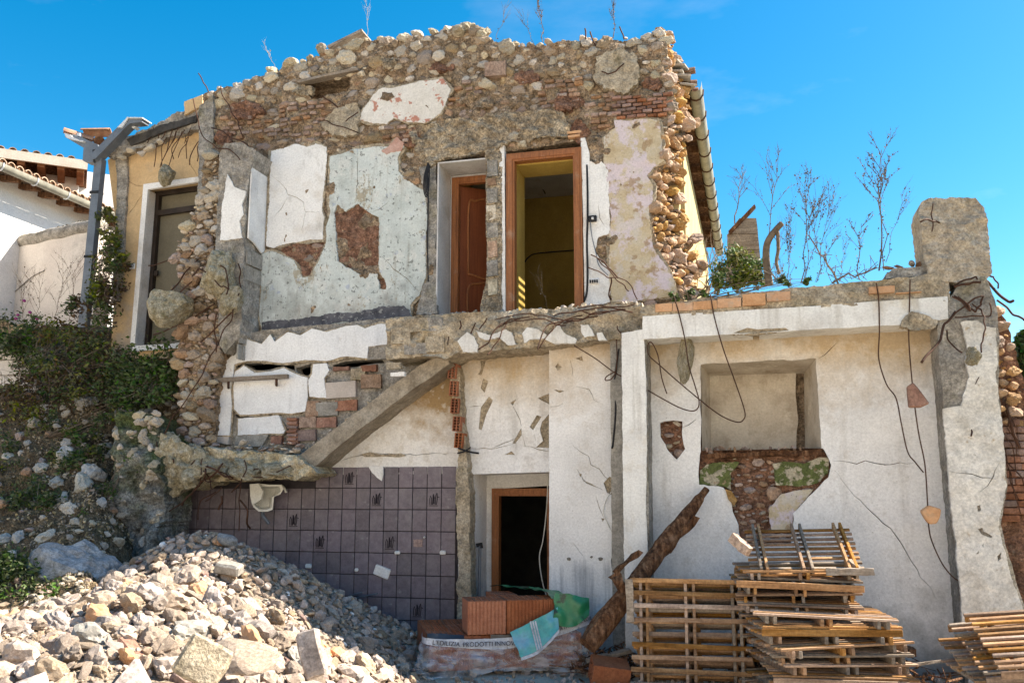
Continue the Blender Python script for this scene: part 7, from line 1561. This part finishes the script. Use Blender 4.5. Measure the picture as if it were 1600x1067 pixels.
# board panel and roof scraps on the terrace
bp = thing('board_panel', 'grey weathered board panel with slanted top behind the terrace', 'panel', tuple(at(1165,440,3.0)))
for k in range(5):
    y0 = 440-k*25; y1 = y0-24
    xl_ = 1134+(k*1.2); top = lambda x: 355-(x-1140)*(37/40)
    ptsb = [(xl_, y0), (1192-k*2.6, y0), (1192-(k+1)*2.6, max(y1, top(1180))), (max(xl_, 1140+(355-y1)*40/37) if y1 < 355 else xl_, y1)]
    if y1 < 320: continue
    sheet('board', ptsb, m_pallet_grey, bp, y=3.0+0.01*(k % 2), thick=0.05, res=0.2, amp=0.01, jit=0.004)
sheet('top_batten', [(1138,361),(1179,319),(1181,323),(1140,366)], m_timber, bp, y=2.94, thick=0.1, res=0.2, amp=0, jit=0.003)
vt = variants(SLABR, m_rooftile); vs = variants(ANG, m_stone)
for k, (x, y, r, lb, mt) in enumerate(((1387,412,11,'reddish tile fragment beside the tallest weed',0),(1405,410,10,'broken roof tile leaning on the stone scraps',0),(1425,402,9,'pale stone chip against the stump',1),(1437,405,10,'upright brown chip touching the stump',0),(1413,421,14,'flat grey stone on the terrace edge by the stump',1),(1440,418,12,'mossy flat stone at the foot of the stump',1),(1390,424,10,'dark crumb of tile at the left end of the scraps',0))):
    o = obj('rubble_scrap', (vt[k % 6] if mt == 0 else vs[k]).copy(), None, None, label=lb, category='rubble', group='scraps on the terrace edge'); kx = (at(x+1,y,.25)-at(x,y,.25)).length
    o.matrix_basis = xf(at(x,y+(7 if x < 1420 else 10),.25), (.3*k,.2,.7*k), (r*kx*1.1, r*kx, r*kx*.8))
slabs = sheet('stone_slab', [(1384,428),(1395,420),(1440,416),(1460,420),(1458,430),(1384,436)], m_concrete, None, dict(label='thin concrete slab lying on the terrace edge under the scraps', category='slab'), y=0.08, thick=0.4, res=0.06, amp=0.02, jit=0.01)
SL_ = box_mesh('slate', -0.11, 0.11, -0.16, 0.16, -0.015, 0.015, 0.006); SL_.materials.append(m_smooth_conc)
for k, (x, y) in enumerate(((1060,102),(1068,108),(1062,116),(1072,122),(1078,135))):
    o = bpy.data.objects.new('slate', SL_); link(o, roof); o.location = at(x-6,y,1.5); o.rotation_euler = (R(4*k), R(6), R(-20+9*k))

# ================================================================== stones: the largest as parts, the rest joined
EA = ((0.20,0.145,0.098), (0.33,0.25,0.175), (0.43,0.34,0.25))
MATS = dict(pale=m_stone, pink=m_stone_pink, suntint=m_stone_suntint, earth=stone_mat('earthy_brown_stone', *EA))
VAR = {(k, c): variants(b, MATS[c]) for k, b in (('round', ROUND), ('ang', ROUGH)) for c in MATS}
ROUND2 = [chunk_rock(i, 0.6, sub=2, lo=0.6, hi=0.92) for i in range(14)]
STONES.sort(key=lambda s: -s[2])
rest = {}
for i, (k, mx, r, par, c) in enumerate(STONES):
    if i < 300:
        o = bpy.data.objects.new('stone', VAR[(k, c)][i % len(VAR[(k, c)])]); link(o, par); o.matrix_basis = mx
    else: rest.setdefault((par.name, c), []).append((ANG[i % 18] if r < 0.06 else ROUND2[i % 14], mx))
m_rest = dict(pale=m_stone_i, pink=stone_mat('pinkish_stone_small', (0.25,0.155,0.11), (0.36,0.245,0.18), (0.44,0.325,0.255), island=True), suntint=stone_mat('suntinted_limestone_small', (0.30,0.17,0.08), (0.44,0.27,0.14), (0.55,0.37,0.22), island=True), earth=stone_mat('earthy_brown_stone_small', *EA, island=True))
for (pn, c), it in rest.items():
    merged('small_stones', it, m_rest[c], bpy.data.objects[pn], kind='stuff')
